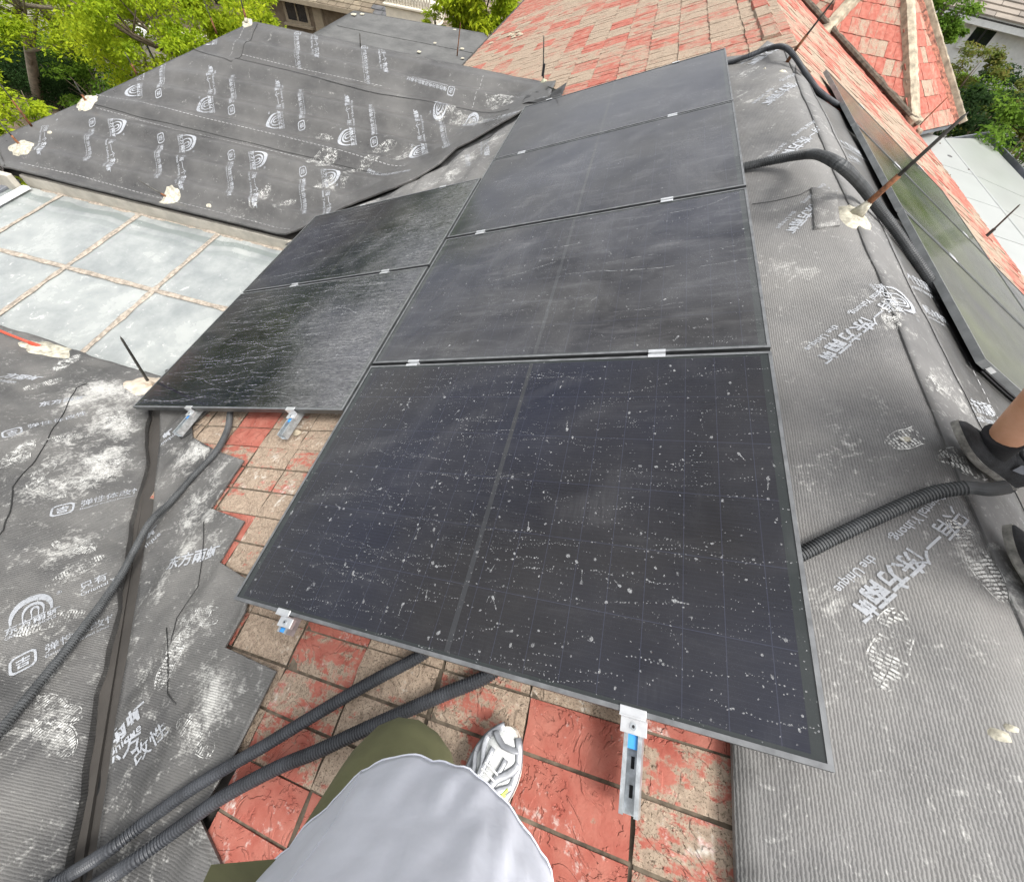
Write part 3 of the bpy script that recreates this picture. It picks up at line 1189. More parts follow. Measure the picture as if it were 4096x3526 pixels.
# ================================================================== neighbouring houses
def vplane_box(name, org, along, up, poly, depth, mat, parent):
    """polygon given as (s, z) on a vertical wall through org, pushed back by depth"""
    al = Vector(along).normalized()
    nb = Vector((al.y, -al.x, 0))
    if nb.dot(Vector(org) - CAM) < 0: nb = -nb
    mb = MB()
    mb.prism([Vector(org) + al * s + Vector((0, 0, z)) for s, z in poly], nb * depth)
    return mb.build(name, mat, parent)


# brown stone house with the dark window, beyond the black roof
Wy = 25.0
def on_wall(u, v, y=Wy): return hit(700 + u * .6757, v * .6757, (0, 1, 0), (0, y, 0))
nh = thing('neighbour_house', 'brown stone house with dark windows, grey shingle roof and cream balcony', 'house', (-12, Wy, GZ))
g0, g1 = on_wall(700, -6), on_wall(1100, 64)
gz = (g0.z + g1.z) / 2
mb = MB(); mb.box((-34, Wy, GZ), (-8.5, Wy + 7, gz - 0.02)); mb.build('wall', M_BROWNWALL, nh)
mb = MB(); mb.box((-34, Wy - 0.55, gz - 0.05), (-6.5, Wy - 0.35, gz + 0.14)); mb.box((-34, Wy - 0.36, gz - 0.07), (-6.5, Wy + 0.2, gz - 0.03)); mb.build('gutter', M_TRIM, nh)
wa, wb = on_wall(648, 5), on_wall(792, 130)
for k, dx in enumerate((0, -4.2, -8.4)):
    x0, x1 = wa.x + dx, wb.x + dx
    z0, z1 = on_wall(700, 118).z, on_wall(700, -10).z
    mb = MB()
    fr = 0.13
    for (a0, b0, a1, b1) in ((x0 - fr, z0 - fr, x1 + fr, z0), (x0 - fr, z1, x1 + fr, z1 + fr), (x0 - fr, z0, x0, z1), (x1, z0, x1 + fr, z1), ((x0 + x1) / 2 - .03, z0, (x0 + x1) / 2 + .03, z1)):
        mb.box((a0, Wy - 0.07, b0), (a1, Wy + 0.02, b1))
    w = mb.build('window', M_TRIM, nh)
    mb = MB(); mb.box((x0, Wy - 0.02, z0), (x1, Wy + 0.01, z1)); mb.build('pane', M_DARKGLASS, w)
    mb = MB(); mb.box((x0 - .25, Wy - 0.18, z0 - fr - .1), (x1 + .25, Wy - 0.001, z0 - fr)); mb.build('sill', M_TRIM, w)
pa, pb = on_wall(822, 60), on_wall(872, 60)
mb = MB(); mb.box((pa.x, Wy - 0.16, GZ), (pb.x, Wy - 0.003, gz - 0.08)); mb.build('pilaster', M_TRIM, nh)
mb = MB(); mb.box((wa.x - 2.2, Wy - 0.16, GZ), (wa.x - 1.3, Wy - 0.003, gz - 0.08)); mb.build('pilaster', M_TRIM, nh)
# shingle courses of its roof
M_SH = [simple('shingle_%d' % i, c_, 0.95, var=0.25, scale=3) for i, c_ in enumerate(((0.15, 0.12, 0.085), (0.19, 0.155, 0.11), (0.10, 0.10, 0.105)))]
sl = 0.38
mbs = MB()
for i in range(20):
    y0, z0 = Wy - 0.5 + i * 0.30, gz + 0.12 + i * 0.30 * sl
    x = -34 + (i % 2) * 0.3
    while x < -1.0:
        w_ = random.choice((0.55, 0.7, 0.45))
        m_ = 2 if (abs(x + 11 + i * .5) < 0.9 and random.random() < .7) else random.choice((0, 1, 1, 0))
        mbs.add([(x, y0, z0 + .05), (x + w_ - .02, y0, z0 + .05), (x + w_ - .02, y0 + .34, z0 + .34 * sl + .01), (x, y0 + .34, z0 + .34 * sl + .01), (x, y0, z0), (x + w_ - .02, y0, z0)],
                [(0, 1, 2, 3), (4, 5, 1, 0)], m_)
        x += w_
tag(mbs.build('shingles', M_SH, nh), kind='stuff')
mb = MB(); mb.prism([(-34, Wy - .5, gz + .06), (-1, Wy - .5, gz + .06), (-1, Wy + 5.6, gz + .06 + 6.1 * sl), (-34, Wy + 5.6, gz + .06 + 6.1 * sl)], (0, 0, -.06)); mb.build('roof', M_DECK, nh)
# cream balcony with mouldings and balusters
Yb = 23.6
b0, b1 = on_wall(1243, 22, Yb), on_wall(1516, 112, Yb)
bz = on_wall(1370, 55, Yb).z
bl = MB()
bl.box((b0.x, Yb, bz - 0.75), (b1.x + .1, Yb + 1.6, bz + 0.05))
bl.box((b0.x - .08, Yb - .1, bz - .02), (b1.x + .18, Yb + 1.7, bz + 0.10), bev=.03)
bl.box((b0.x - .05, Yb - .06, bz - .60), (b1.x + .15, Yb + 1.6, bz - 0.50), bev=.03)
bal = bl.build('balcony', M_CREAM, nh)
k = 16
for i in range(k):
    x = b0.x + (b1.x - b0.x) * (i + .5) / k
    mb = MB(); mb.tube([(x, Yb + .08, bz + .10), (x, Yb + .08, bz + .25), (x, Yb + .08, bz + .45), (x, Yb + .08, bz + .62)], [.05, .075, .04, .05], 6); mb.build('baluster', M_CREAM, bal)
mb = MB(); mb.box((b0.x - .08, Yb - .08, bz + .62), (b1.x + .18, Yb + .22, bz + .76), bev=.02); mb.build('handrail', M_CREAM, bal)
# cream garden wall glimpsed between the crowns
mb = MB(); q = P_at(110, 5, 29); mb.box((q.x - 7, q.y, GZ), (q.x + 12, q.y + .3, GZ + 2.2)); tag(mb.build('garden_wall', M_CREAM), 'pale garden wall behind the trees at the far left', 'wall')
q = P_at(292, 82, 19.5)
lp = thing('garden_lamp', 'small white globe lamp on a post among the lime leaves', 'lamp', ground_under(q))
mb = MB(); mb.tube([ground_under(q), q], .03, 6); mb.build('post', M_DARKMETAL, lp)
bm_ = MB(); bm_.tube([q + Vector((0, 0, z)) for z in (-.01, .06, .15, .24, .31)], [.06, .15, .18, .15, .05], 12); bm_.build('globe', M_WHITE, lp, smooth=True)

# flat felt roof of the side building
fb = thing('felt_roof_annex', 'flat grey mineral felt roof between the black membrane roof and the lime tree', 'building', (-4.2, 10.5, GZ))
hfe = lambda x, y: -2.0 + 0.03 * nz(x, y, .5, 3) + (0.05 if y > 13.05 else 0)
sheet('felt_sheet', [(-6.6, 6.2), (-1.86, 6.2), (-1.86, 11.9), (-3.0, 13.55), (-6.55, 13.3)], hfe, M_FELT, fb, res=.22, thick=.08)
mb = MB(); mb.prism([(-6.5, 6.3, GZ), (-1.95, 6.3, GZ), (-1.95, 11.8, GZ), (-3.1, 13.4, GZ), (-6.45, 13.2, GZ)], (0, 0, 4.9)); mb.build('wall', M_WALL, fb)
for yy in (8.1, 10.2, 12.1):
    seam(hfe, [(-6.5, yy), (-4.2, yy + .05), (-1.95, yy)], fb, 'felt_lap', .03, M_FELT, .005)
for (u, v) in ((733, 30), (880, 88), (848, 106), (935, 100), (936, 119), (956, 72), (920, 62), (716, 31)):
    i_ = (733, 880, 848, 935, 936, 956, 920, 716).index(u)
    p = G(u, v, -1.97)
    mb = MB(); s = random.uniform(.03, .06); mb.box((p.x - s, p.y - s, p.z), (p.x + s, p.y + s, p.z + s * .5), bev=.01)
    tag(mb.build('pebble', M_MASTIC), ('pale chip farthest left on the grey felt roof', 'pale chip at the middle of the grey felt roof', 'pale chip nearest the black ridge on the grey felt roof', 'white chip left of the red eave on the grey felt roof', 'chip closest to the foot of the red eave', 'chip by the far edge of the grey felt roof', 'upper middle chip on the grey felt roof', 'chip at the far left corner of the felt roof')[i_], 'pebble')

# white house on the right
al = Vector((1, -0.42, 0)).normalized()
wo_ = hit(3500 + 950 * .4485, 320 * .4485, (-.39, -.92, 0), (14, 21.5, 0))
wh = thing('white_house', 'white rendered house with a tiled roof and one dark square window', 'house', (wo_.x, wo_.y, GZ))
nb = Vector((al.y, -al.x, 0)); nb = nb if nb.dot(wo_ - CAM) > 0 else -nb
def WH(u, v, d=0.0):
    return hit(3500 + u * .4485, v * .4485, tuple(nb), tuple(wo_ + nb * d))
ga, gb = WH(790, 130), WH(1329, 355)
gzz = (ga.z + gb.z) / 2
def wallpt(s, z, d=0.0): return Vector((wo_.x, wo_.y, 0)) + al * s + nb * d + Vector((0, 0, z))
mb = MB(); mb.prism([wallpt(-4.0, GZ), wallpt(16, GZ), wallpt(16, gzz), wallpt(-4.0, gzz)], nb * 9); mb.build('wall', M_WHITE, wh)
mb = MB(); mb.prism([wallpt(-4.6, gzz, -.5), wallpt(16, gzz, -.5), wallpt(16, gzz + .28, -.5), wallpt(-4.6, gzz + .28, -.5)], nb * .5); mb.build('gutter', M_WHITE, wh)
c4 = [WH(*p) for p in ((920, 225), (1085, 290), (890, 412), (808, 380))]
s0 = (c4[0] - wo_).dot(al); s1 = (c4[1] - wo_).dot(al); z1 = (c4[0].z + c4[1].z) / 2; z0 = (c4[2].z + c4[3].z) / 2
mb = MB()
fr = .16
for (a0, b0_, a1, b1_) in ((s0 - fr, z0 - fr, s1 + fr, z0), (s0 - fr, z1, s1 + fr, z1 + fr), (s0 - fr, z0, s0, z1), (s1, z0, s1 + fr, z1)):
    mb.prism([wallpt(a0, b0_, -.10), wallpt(a1, b0_, -.10), wallpt(a1, b1_, -.10), wallpt(a0, b1_, -.10)], nb * .099)
w = mb.build('window', M_WHITE, wh)
mb = MB(); mb.prism([wallpt(s0, z0, -.05), wallpt(s1, z0, -.05), wallpt(s1, z1, -.05), wallpt(s0, z1, -.05)], nb * .045); mb.build('pane', M_DARKGLASS, w)
mb = MB(); mb.prism([wallpt((s0 + s1) / 2 - .03, z0, -.08), wallpt((s0 + s1) / 2 + .03, z0, -.08), wallpt((s0 + s1) / 2 + .03, z1, -.08), wallpt((s0 + s1) / 2 - .03, z1, -.08)], nb * .028); mb.build('mullion', M_DARKMETAL, w)
M_TG = simple('grey_roof_tile', (0.25, 0.215, 0.18), 0.9, var=0.18, scale=1.2)
M_TG2 = simple('grey_roof_tile_dark', (0.20, 0.175, 0.15), 0.9, var=0.18, scale=1.2)
mbt = MB()
for i in range(34):
    d0 = -.55 + i * .27
    zz = gzz + .27 + i * .27 * .42
    s = -4.9 + (i % 2) * .6
    while s < 16:
        wd_ = 1.2
        mbt.add([wallpt(s, zz + .045, d0), wallpt(s + wd_ - .015, zz + .045, d0), wallpt(s + wd_ - .015, zz + .30 * .42, d0 + .30), wallpt(s, zz + .30 * .42, d0 + .30), wallpt(s, zz, d0), wallpt(s + wd_ - .015, zz, d0)], [(0, 1, 2, 3), (4, 5, 1, 0)], random.choice((0, 0, 1)))
        s += wd_
tag(mbt.build('roof_tiles', [M_TG, M_TG2], wh), kind='stuff')
mb = MB(); mb.prism([wallpt(-4.8, gzz + .22, -.5), wallpt(16, gzz + .22, -.5), wallpt(16, gzz + .22 + 9.5 * .42, 9), wallpt(-4.8, gzz + .22 + 9.5 * .42, 9)], (0, 0, -.05)); mb.build('roof', M_DECK, wh)

# glass canopy on dark steel posts beside the white house
cz = -4.0
cn = thing('glass_canopy', 'white glazed canopy on dark steel posts beside the white house', 'canopy', (20, 20, GZ))
ca = [G((3500 + u * .4485) / 1.9768, (v * .4485) / 1.9768, cz) for u, v in ((905, 352), (1290, 345), (1700, 430), (1500, 620))]
mb = MB(); mb.prism(ca, (0, 0, -.10)); mb.build('glass_roof', simple('white_canopy_glass', (0.62, 0.66, 0.67), .15), cn)
mb = MB()
for i in range(4):
    a, b = ca[i], ca[(i + 1) % 4]
    mb.tube([a, b], .10, 4)
for k in range(1, 5):
    mb.tube([ca[0].lerp(ca[1], k / 5) + Vector((0, 0, .02)), ca[3].lerp(ca[2], k / 5) + Vector((0, 0, .02))], .03, 4)
mb.build('steel_frame', M_DARKMETAL, cn)
for p in (ca[0].lerp(ca[3], .04), ca[0].lerp(ca[3], .3), ca[0].lerp(ca[3], .55), ca[0].lerp(ca[1], .5)):
    mb = MB(); mb.box((p.x - .11, p.y - .11, GZ), (p.x + .11, p.y + .11, p.z - .12)); mb.build('post', M_DARKMETAL, cn)
for k in range(3):
    p = ca[0].lerp(ca[3], .1 + .28 * k)
    mb = MB(); mb.prism([(p.x, p.y, -6.6), (p.x + 1.2, p.y - .7, -6.6), (p.x + 1.2, p.y - .7, -4.4), (p.x, p.y, -4.4)], (0.03, .03, 0)); mb.build('glass_wall', simple('pale_canopy_glass', (.35, .42, .43), .08), cn)
# paving and dark pool edge under the shrubs
mb = MB(); q = [G((3500 + u * .4485) / 1.9768, (v * .4485) / 1.9768, GZ + .1) for u, v in ((760, 780), (1400, 1080), (1400, 960), (1000, 640))]
mb.prism(q, (0, 0, -.1)); tag(mb.build('white_terrace', M_WHITE), kind='structure')

# small tree and shrubs of the right garden
q = G(1990, 285, GZ)
bt = thing('maple_tree', 'small bare-branched maple standing on the right behind the metal roof gutter', 'tree', tuple(q))
mb = MB()
rnd = random.Random(5)
def branch(p, d, L, r, depth):
    pts = [p]
    for i in range(4):
        d = (d + Vector((rnd.uniform(-.22, .22), rnd.uniform(-.22, .22), rnd.uniform(-.05, .15)))).normalized()
        pts.append(pts[-1] + d * (L / 4))
    mb.tube(pts, [r, r * .9, r * .8, r * .7, r * .55], 6)
    ends.append(pts[-1])
    if depth:
        for k in range(3 if depth > 1 else 2):
            a = rnd.uniform(0, 6.28)
            nd = (d * .7 + Vector((math.cos(a), math.sin(a), rnd.uniform(0, .6))) * .8).normalized()
            branch(pts[rnd.choice((2, 3, 4))], nd, L * .72, r * .55, depth - 1)
ends = []
branch(Vector(q) + Vector((0, 0, 0)), Vector((.05, 0, 1)), 2.6, .13, 4)
mb.build('trunk', M_BARK, bt, smooth=True)
r_ = np.random.default_rng(9)
lv = []
me = bpy.data.meshes.new('crown'); 
E_ = np.array([tuple(e) for e in ends])
n = 7000
P = E_[r_.integers(0, len(E_), n)] + r_.normal(size=(n, 3)) * .36
ax = r_.normal(size=(n, 3)); ax /= np.linalg.norm(ax, axis=1)[:, None]
sd = np.cross(ax, r_.normal(size=(n, 3))); sd /= np.linalg.norm(sd, axis=1)[:, None]
sz = (0.13 * (0.6 + 0.8 * r_.random(n)))[:, None]
V = np.stack([P, P + ax * sz * .5 + sd * sz * .3, P + ax * sz, P + ax * sz * .5 - sd * sz * .3], 1)
me.vertices.add(n * 4); me.vertices.foreach_set('co', V.reshape(-1))
me.loops.add(n * 4); me.loops.foreach_set('vertex_index', np.arange(n * 4))
me.polygons.add(n); me.polygons.foreach_set('loop_start', np.arange(n) * 4); me.polygons.foreach_set('loop_total', np.full(n, 4))
me.update(calc_edges=True)
obj('crown', me, L_OLIVE, bt)
for i, (u, v, D, r3, m_, lb) in enumerate((
        (1965, 262, 17, (1.1, 1.1, .8), L_DARK, 'dark evergreen shrub just behind the corner of the metal roof gutter'),
        (1945, 215, 21, (1.0, 1.0, 1.0), L_GREEN, 'leafy green shrub beside the lower end of the turret verge'),
        (2075, 300, 15, (1.1, 1.1, .9), L_GREEN, 'bright green shrub at the right edge above the gutter'),
        (2065, 235, 22, (1.2, 1.2, .9), L_OLIVE, 'yellowing shrub at the right edge of the garden'),
        (2020, 262, 19, (0.9, .9, .8), L_OLIVE, 'olive shrub around the foot of the small maple'),
        (2010, 200, 24, (1.1, 1.1, .8), L_DARK, 'dark shrub in front of the white terrace'))):
    c = P_at(u, v, D)
    tree(lb, ground_under(c), c, r3, 6500, 0.105, m_, .06, seed=60 + i, clumps=34, name='garden_shrub', cat='shrub')

# ================================================================== the house under the roofs
house = thing('house', 'house body with cream walls and boarded decks under the red tiles and black sheets', 'house', (2, 4, GZ))
mb = MB(); mb.prism([(-1.75, -7, GZ), (5.9, -7, GZ), (5.9, 16, GZ), (-1.75, 16, GZ)], (0, 0, 5.75)); mb.build('wall', M_WALL, house)
mb = MB(); mb.prism([(-5.05, 3.25, GZ), (-1.75, 3.25, GZ), (-1.75, 7.9, GZ), (-5.05, 7.9, GZ)], (0, 0, 5.7)); mb.build('wall', M_WALL, house)
mb = MB(); mb.prism([(-6.0, -4.5, GZ), (-1.75, -4.5, GZ), (-1.75, 1.1, GZ), (-6.0, 1.1, GZ)], (0, 0, 5.7)); mb.build('wall', M_WALL, house)
dk = .035
mb = MB(); mb.prism([(-1.93, -7, zS(-1.93) - dk), (2.06, -7, zS(2.06) - dk), (2.06, 16, zS(2.06) - dk), (-1.93, 16, zS(-1.93) - dk)], (0, 0, -.05)); mb.build('roof_deck', M_DECK, house)
mb = MB(); mb.prism([(2.061, -7, zR(2.061) - dk), (6.15, -7, zR(6.15) - dk), (6.15, 16, zR(6.15) - dk), (2.061, 16, zR(2.061) - dk)], (0, 0, -.05)); mb.build('roof_deck', M_DECK, house)
# far wing: front slope, hip end, back slope
R1, R2 = Vector((-3.68, 5.60, zF(5.60) - dk)), Vector((0.05, 5.60, zF(5.60) - dk))
E1, E2 = Vector((-5.60, 3.09, zF(3.09) - dk)), Vector((-1.9, 3.09, zF(3.09) - dk))
B1, B2 = Vector((-5.60, 8.10, zF(3.09) - dk)), Vector((-1.9, 8.10, zF(3.09) - dk))
mb = MB(); mb.prism([E1, E2, R2, R1], (0, 0, -.05)); mb.build('roof_deck', M_DECK, house)
mb = MB(); mb.prism([R1, R2, B2, B1], (0, 0, -.05)); mb.build('roof_deck', M_MEM, house)
mb = MB(); mb.prism([E1, R1, B1], (0, 0, -.05)); mb.build('roof_deck', M_MEM, house)
mb = MB(); mb.prism([(-6.2, 1.22, zN(1.22) - dk), (-6.2, -1.6, zN(-1.6) - dk), (0.75, -1.6, zN(-1.6) - dk), (-1.93, 1.22, zN(1.22) - dk)], (0, 0, -.05)); mb.build('roof_deck', M_DECK, house)
mb = MB(); mb.prism([(-6.2, -1.6, zN(-1.6) - dk), (-6.2, -4.6, zN(-1.6) - 1.4), (-1.9, -4.6, zN(-1.6) - 1.4), (0.75, -1.6, zN(-1.6) - dk)], (0, 0, -.05)); mb.build('roof_deck', M_MEM, house)
# fascia board under the far wing eave, with its sealant fillet
mb = MB(); mb.box((-5.13, 3.06, -1.255), (-1.9, 3.10, -1.075), bev=.004); mb.build('fascia', M_FASCIA, house)
mb = MB()
pts = []
for i in range(70):
    x = -4.95 + i * .045
    pts.append((x, 3.045 + .012 * nz(x, 0, 6, 2), -1.165 - .05 + .01 * nz(x, 1, 9, 3)))
mb.tube(pts, [.028 + .012 * nz(i * .3, 0, 1, 5) for i in range(len(pts))], 7); mb.build('sealant_fillet', M_SEAL, house, smooth=True)
mb = MB(); mb.box((-6.0, 1.16, -1.30), (-1.93, 1.2, -1.06)); mb.build('fascia', M_FASCIA, house)
mb = MB(); mb.box((-1.925, 1.2, -1.30), (-1.885, 3.06, -1.06)); mb.build('fascia', M_FASCIA, house)

# ================================================================== tiled roofs
def slate_grid(y0, y1, L, th, seed, mbx, nx=3, ny=2, cl=0.0045):
    """one cleft slate: uneven top, chamfered butt"""
    rnd = random.Random(seed)
    top = {}
    vs, fs = [], []
    for i in range(nx + 1):
        for j in range(ny + 1):
            x = L * i / nx
            y = y0 + (y1 - y0) * j / ny
            z = th * (1 - (.30 if L < .3 else .55) * i / nx) + rnd.uniform(-cl, cl * .4) * (.5 if L < .3 else 1)
            if i == 0:
                z -= .004 + rnd.uniform(0, .003); x += rnd.uniform(-.004, .006)
            if j in (0, ny): z -= .0025
            top[(i, j)] = len(vs)
            vs.append((x, y, z))
    for i in range(nx):
        for j in range(ny):
            fs.append((top[i, j], top[i + 1, j], top[i + 1, j + 1], top[i, j + 1]))
    low = []
    for j in range(ny + 1):
        low.append(len(vs)); vs.append((vs[top[0, j]][0] + .002, vs[top[0, j]][1], -.006))
    for j in range(ny):
        fs.append((top[0, j], top[0, j + 1], low[j + 1], low[j]))
    for jj, flip in ((0, 1), (ny, 0)):
        a = len(vs); vs.append((0.002, y0 if jj == 0 else y1, -.006)); b = len(vs); vs.append((L, y0 if jj == 0 else y1, -.006))
        ring = [top[i, jj] for i in range(nx + 1)]
        f = [a] + ring + [b]
        fs.append(tuple(f if flip == 0 else f[::-1]))
    mbx.add(vs, fs)


def make_tile(seed, W=.354, L=.33, parts=3, near=False):
    mbx = MB()
    w = W / parts
    for k in range(parts):
        slate_grid(k * w + (.0042 if k else .0022), (k + 1) * w - (.0042 if k < parts - 1 else .0022), .280 if near else L, (.017 if near else .027) + .002 * ((seed + k) % 3 - 1), seed * 7 + k, mbx, nx=2 if parts > 1 else 3)
    nf = len(mbx.f)
    zg = .0065 if near else .008
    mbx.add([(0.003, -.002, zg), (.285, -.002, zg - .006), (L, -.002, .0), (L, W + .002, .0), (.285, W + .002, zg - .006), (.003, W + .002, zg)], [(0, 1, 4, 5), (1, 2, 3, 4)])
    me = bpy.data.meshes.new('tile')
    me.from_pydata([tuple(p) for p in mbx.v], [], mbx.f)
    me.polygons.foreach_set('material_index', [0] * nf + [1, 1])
    me.update()
    return me


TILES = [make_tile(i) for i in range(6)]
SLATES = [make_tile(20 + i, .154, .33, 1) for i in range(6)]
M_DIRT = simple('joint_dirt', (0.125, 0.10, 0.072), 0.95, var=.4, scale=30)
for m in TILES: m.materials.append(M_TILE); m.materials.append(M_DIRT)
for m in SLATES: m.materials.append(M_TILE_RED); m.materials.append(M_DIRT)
TILES_N = []
for i in range(6):
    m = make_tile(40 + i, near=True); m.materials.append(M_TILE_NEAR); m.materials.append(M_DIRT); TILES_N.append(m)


def lay(name, me, M, parent, inv):
    o = bpy.data.objects.new(name, me)
    COL.objects.link(o)
    o.parent = parent
    o.matrix_parent_inverse = inv
    o.matrix_basis = M
    return o


SL_POLY = [(-1.505, .88), (-1.286, .685), (-1.003, .402), (-.875, .272), (-.794, .153), (-.633, -.013), (-.414, -.256), (-.249, -.448), (-.162, -.535), (.55, -1.30),
           (.60, -1.0), (.52, -.62), (.245, -.52), (.270, -.36), (.272, -.155), (.018, -.142), (.020, -.023), (-.03, .075), (-.253, .118), (-.262, .30), (-.505, .33), (-.511, .594),
           (-.735, .63), (-1.02, .71), (-1.124, .80), (-1.05, .95), (-.8, 1.3), (-1.3, 1.45), (-1.89, 1.27)]

roofL = thing('tiled_roof', 'left roof slope of worn red and beige slates, running on behind the top solar panel', 'roof', (0, 8, zS(0)))
inv = world_of(roofL).inverted()
rest = MB()
cand = []
for k in range(-8, 9):
    xb = -0.02 + .2865 * k
    if xb < -2.12 or xb > 2.2: continue
    for j in range(-6, 46):
        y0 = -.02 + .354 * j
        yc, xc = y0 + .177, xb + .15
        X = xc * CA
        far = yc > 4.45
        if far:
            if X < 0 and yc < 5.45: continue
            if not seen(MS @ Vector((xc, yc, -.11)), 900): continue
            if .3 < xc < 1.5 and yc < 4.4: continue
        else:
            if yc > 1.15 or yc < -1.35: continue
            if -1.6 < xc < -.1 and yc > 1.1: continue
            if .28 < xc < 1.6 and yc > .42: continue
            if X < -1.3: continue
            if xc > 1.75: continue
            if pin(SL_POLY, X, yc) and edge_dist(SL_POLY, X, yc) > .27: continue
            if X + yc < -.42 or (X < .2 and yc < -.55): continue
        cand.append(((MS @ Vector((xc, yc, -.11)) - CAM).length, xb, y0, far))
cand.sort()
for n_, (d_, xb, y0, far) in enumerate(cand):
    rnd = random.Random(int(xb * 1000) * 31 + int(y0 * 1000))
    M = MS @ Matrix.Translation((xb + rnd.uniform(-.004, .004), y0 + rnd.uniform(-.002, .002), -.1305)) @ Matrix.Rotation(rnd.uniform(-.006, .006), 4, 'Z') @ Matrix.Rotation(rnd.uniform(-.01, .01), 4, 'X')
    me = (TILES if far else TILES_N)[rnd.randrange(6)]
    if n_ < 298:
        lay('tile', me, M, roofL, inv)
    else:
        rest.add([M @ v.co for v in me.vertices], [tuple(p.vertices) for p in me.polygons])
if rest.v:
    tag(rest.build('tile', M_TILE, roofL), kind='stuff')
print('left tiles', len(cand))

# ridge tiles beyond the membrane (angular, painted red)
def ridge_piece(M, L, w, drop, mat, parent, inv, name='ridge_tile'):
    mbx = MB()
    prof = [(-w, -drop), (-w * .93, -drop + .022), (-w * .18, .018), (0, .03), (w * .18, .018), (w * .93, -drop + .022), (w, -drop)]
    vs = []
    for y, s in ((0, 1.05), (L, 1.0)):
        for (a, b) in prof: vs.append((a * s, y, b + (.008 if y == 0 else 0)))
    n = len(prof)
    fs = [(i, i + 1, i + 1 + n, i + n) for i in range(n - 1)] + [tuple(range(n))[::-1], tuple(range(n, 2 * n)), (0, n, 2 * n - 1, n - 1)]
    me = bpy.data.meshes.new(name)
    me.from_pydata(vs, [], fs); me.update(); me.materials.append(mat)
    return lay(name, me, M, parent, inv)


for k in range(24):
    y = 4.92 + k * .33
    ridge_piece(Matrix.Translation((2.06, y, .802)), .345, .105, .040, M_TILE, roofL, inv)

roofR = thing('tiled_roof', 'right roof slope of worn red slates beyond the ridge, below the tilted array', 'roof', (4, 7, zR(4)))
inv = world_of(roofR).inverted()
cand = []
for k in range(0, 16):
    xb = .06 + .2865 * k
    for j in range(0, 44):
        y0 = -.3 + .354 * j
        yc, xc = y0 + .177, xb + .15
        p = MR @ Vector((xc, yc, .01))
        if not seen(p, 700): continue
        if xc < 2.35 and yc < 4.5 and (yc < 4.7 - .9 * xc): continue      # below the black sheets and the array
        if .62 < xc < 2.2 and yc < 4.75: continue
        # hidden behind the turret
        if p.x > 4.3 and yc > 9.9 + (5.75 - p.x) * .62: continue
        cand.append(((p - CAM).length, xb, y0))
cand.sort()
rest = MB()
for n_, (d_, xb, y0) in enumerate(cand):
    rnd = random.Random(int(xb * 1000) * 37 + int(y0 * 1000) + 5)
    # the butt edge faces down the slope
    M = MR @ Matrix.Translation((xb + .2865, y0 + .354, -.0005)) @ Matrix.Rotation(math.pi, 4, 'Z') @ Matrix.Rotation(rnd.uniform(-.01, .01), 4, 'X')
    me = TILES[rnd.randrange(6)]
    if n_ < 298: lay('tile', me, M, roofR, inv)
    else: rest.add([M @ v.co for v in me.vertices], [tuple(p.vertices) for p in me.polygons])
if rest.v: tag(rest.build('tile', M_TILE, roofR), kind='stuff')
print('right tiles', len(cand))
mb = MB(); mb.box((6.02, -7, -1.19), (6.19, 9.7, -1.07)); mb.build('eave_board', M_FASCIA, roofR)

# turret roof: eight-sided, three faces in view
tur = thing('turret_roof', 'steep red turret roof with pale mortared hip rolls at the upper right', 'roof', (5.4, 11.4, -1.05))
inv = world_of(tur).inverted()
PA = Vector((6.08, 9.66, -1.05)); PB = Vector((7.20, 10.66, -1.05)); SLP = .80
ln = (PB - PA).length
nrm = Vector((-(PB - PA).y, (PB - PA).x, 0)).normalized()      # pointing inward
inn = ln / 2 * math.tan(math.radians(67.5)) * 1.35
APX = (PA + PB) / 2 + nrm * inn + Vector((0, 0, inn * SLP))
PC = PA + Vector((-ln, 0, 0)).lerp(Vector((-ln, 0, 0)), 1)
PC = Vector((PA.x - ln * 1.75, PA.y + .05, PA.z))
PD = PC + Vector((-ln * .7071, ln * .7071, 0))
PE = PB + Vector((0, ln, 0))
for tri in ((PA, PB, APX), (PC, PA, APX), (PD, PC, APX), (PB, PE, APX)):
    mb = MB(); mb.prism([p + Vector((0, 0, -.035)) for p in tri], (0, 0, -.04)); mb.build('roof_deck', M_DECK, tur)


def lay_face(a, b, apex, valley=None, skip=0):
    ex = (b - a).normalized()
    mid = (a + b) / 2
    up = (apex - mid); up -= ex * up.dot(ex); up.normalize()
    nn = ex.cross(up)
    Hs = (apex - mid).length
    half = (b - a).length / 2
    cnt = 0
    for k in range(skip, int(Hs / .2865) + 1):
        h0 = k * .2865
        wdt = half * (1 - h0 / Hs)
        n_ = int(2 * half / .154) + 2
        for j in range(n_):
            s = -half + (j - .5 + .37 * (k % 2)) * .154
            c0 = s + .077
            if abs(c0) > wdt + .035: continue
            base = mid + ex * s + up * (h0 - .03)
            cen = mid + ex * c0 + up * (h0 + .14)
            if cen.z < zR(cen.x) - .06 and cen.x < 6.15: continue
            if not seen(cen, 500): continue
            rnd = random.Random(k * 131 + j * 7 + int(a.x * 10))
            M = Matrix(((up.x, -ex.x, nn.x, 0), (up.y, -ex.y, nn.y, 0), (up.z, -ex.z, nn.z, 0), (0, 0, 0, 1)))
            M = Matrix.Translation(base + ex * .154) @ M @ Matrix.Rotation(rnd.uniform(-.02, .02), 4, 'X') @ Matrix.Rotation(rnd.uniform(0, .012), 4, 'Y')
            lay('slate', SLATES[rnd.randrange(6)], M, tur, inv)
            cnt += 1
    return cnt


print('turret slates', lay_face(PA, PB, APX), lay_face(PC, PA, APX), lay_face(PD, PC, APX))


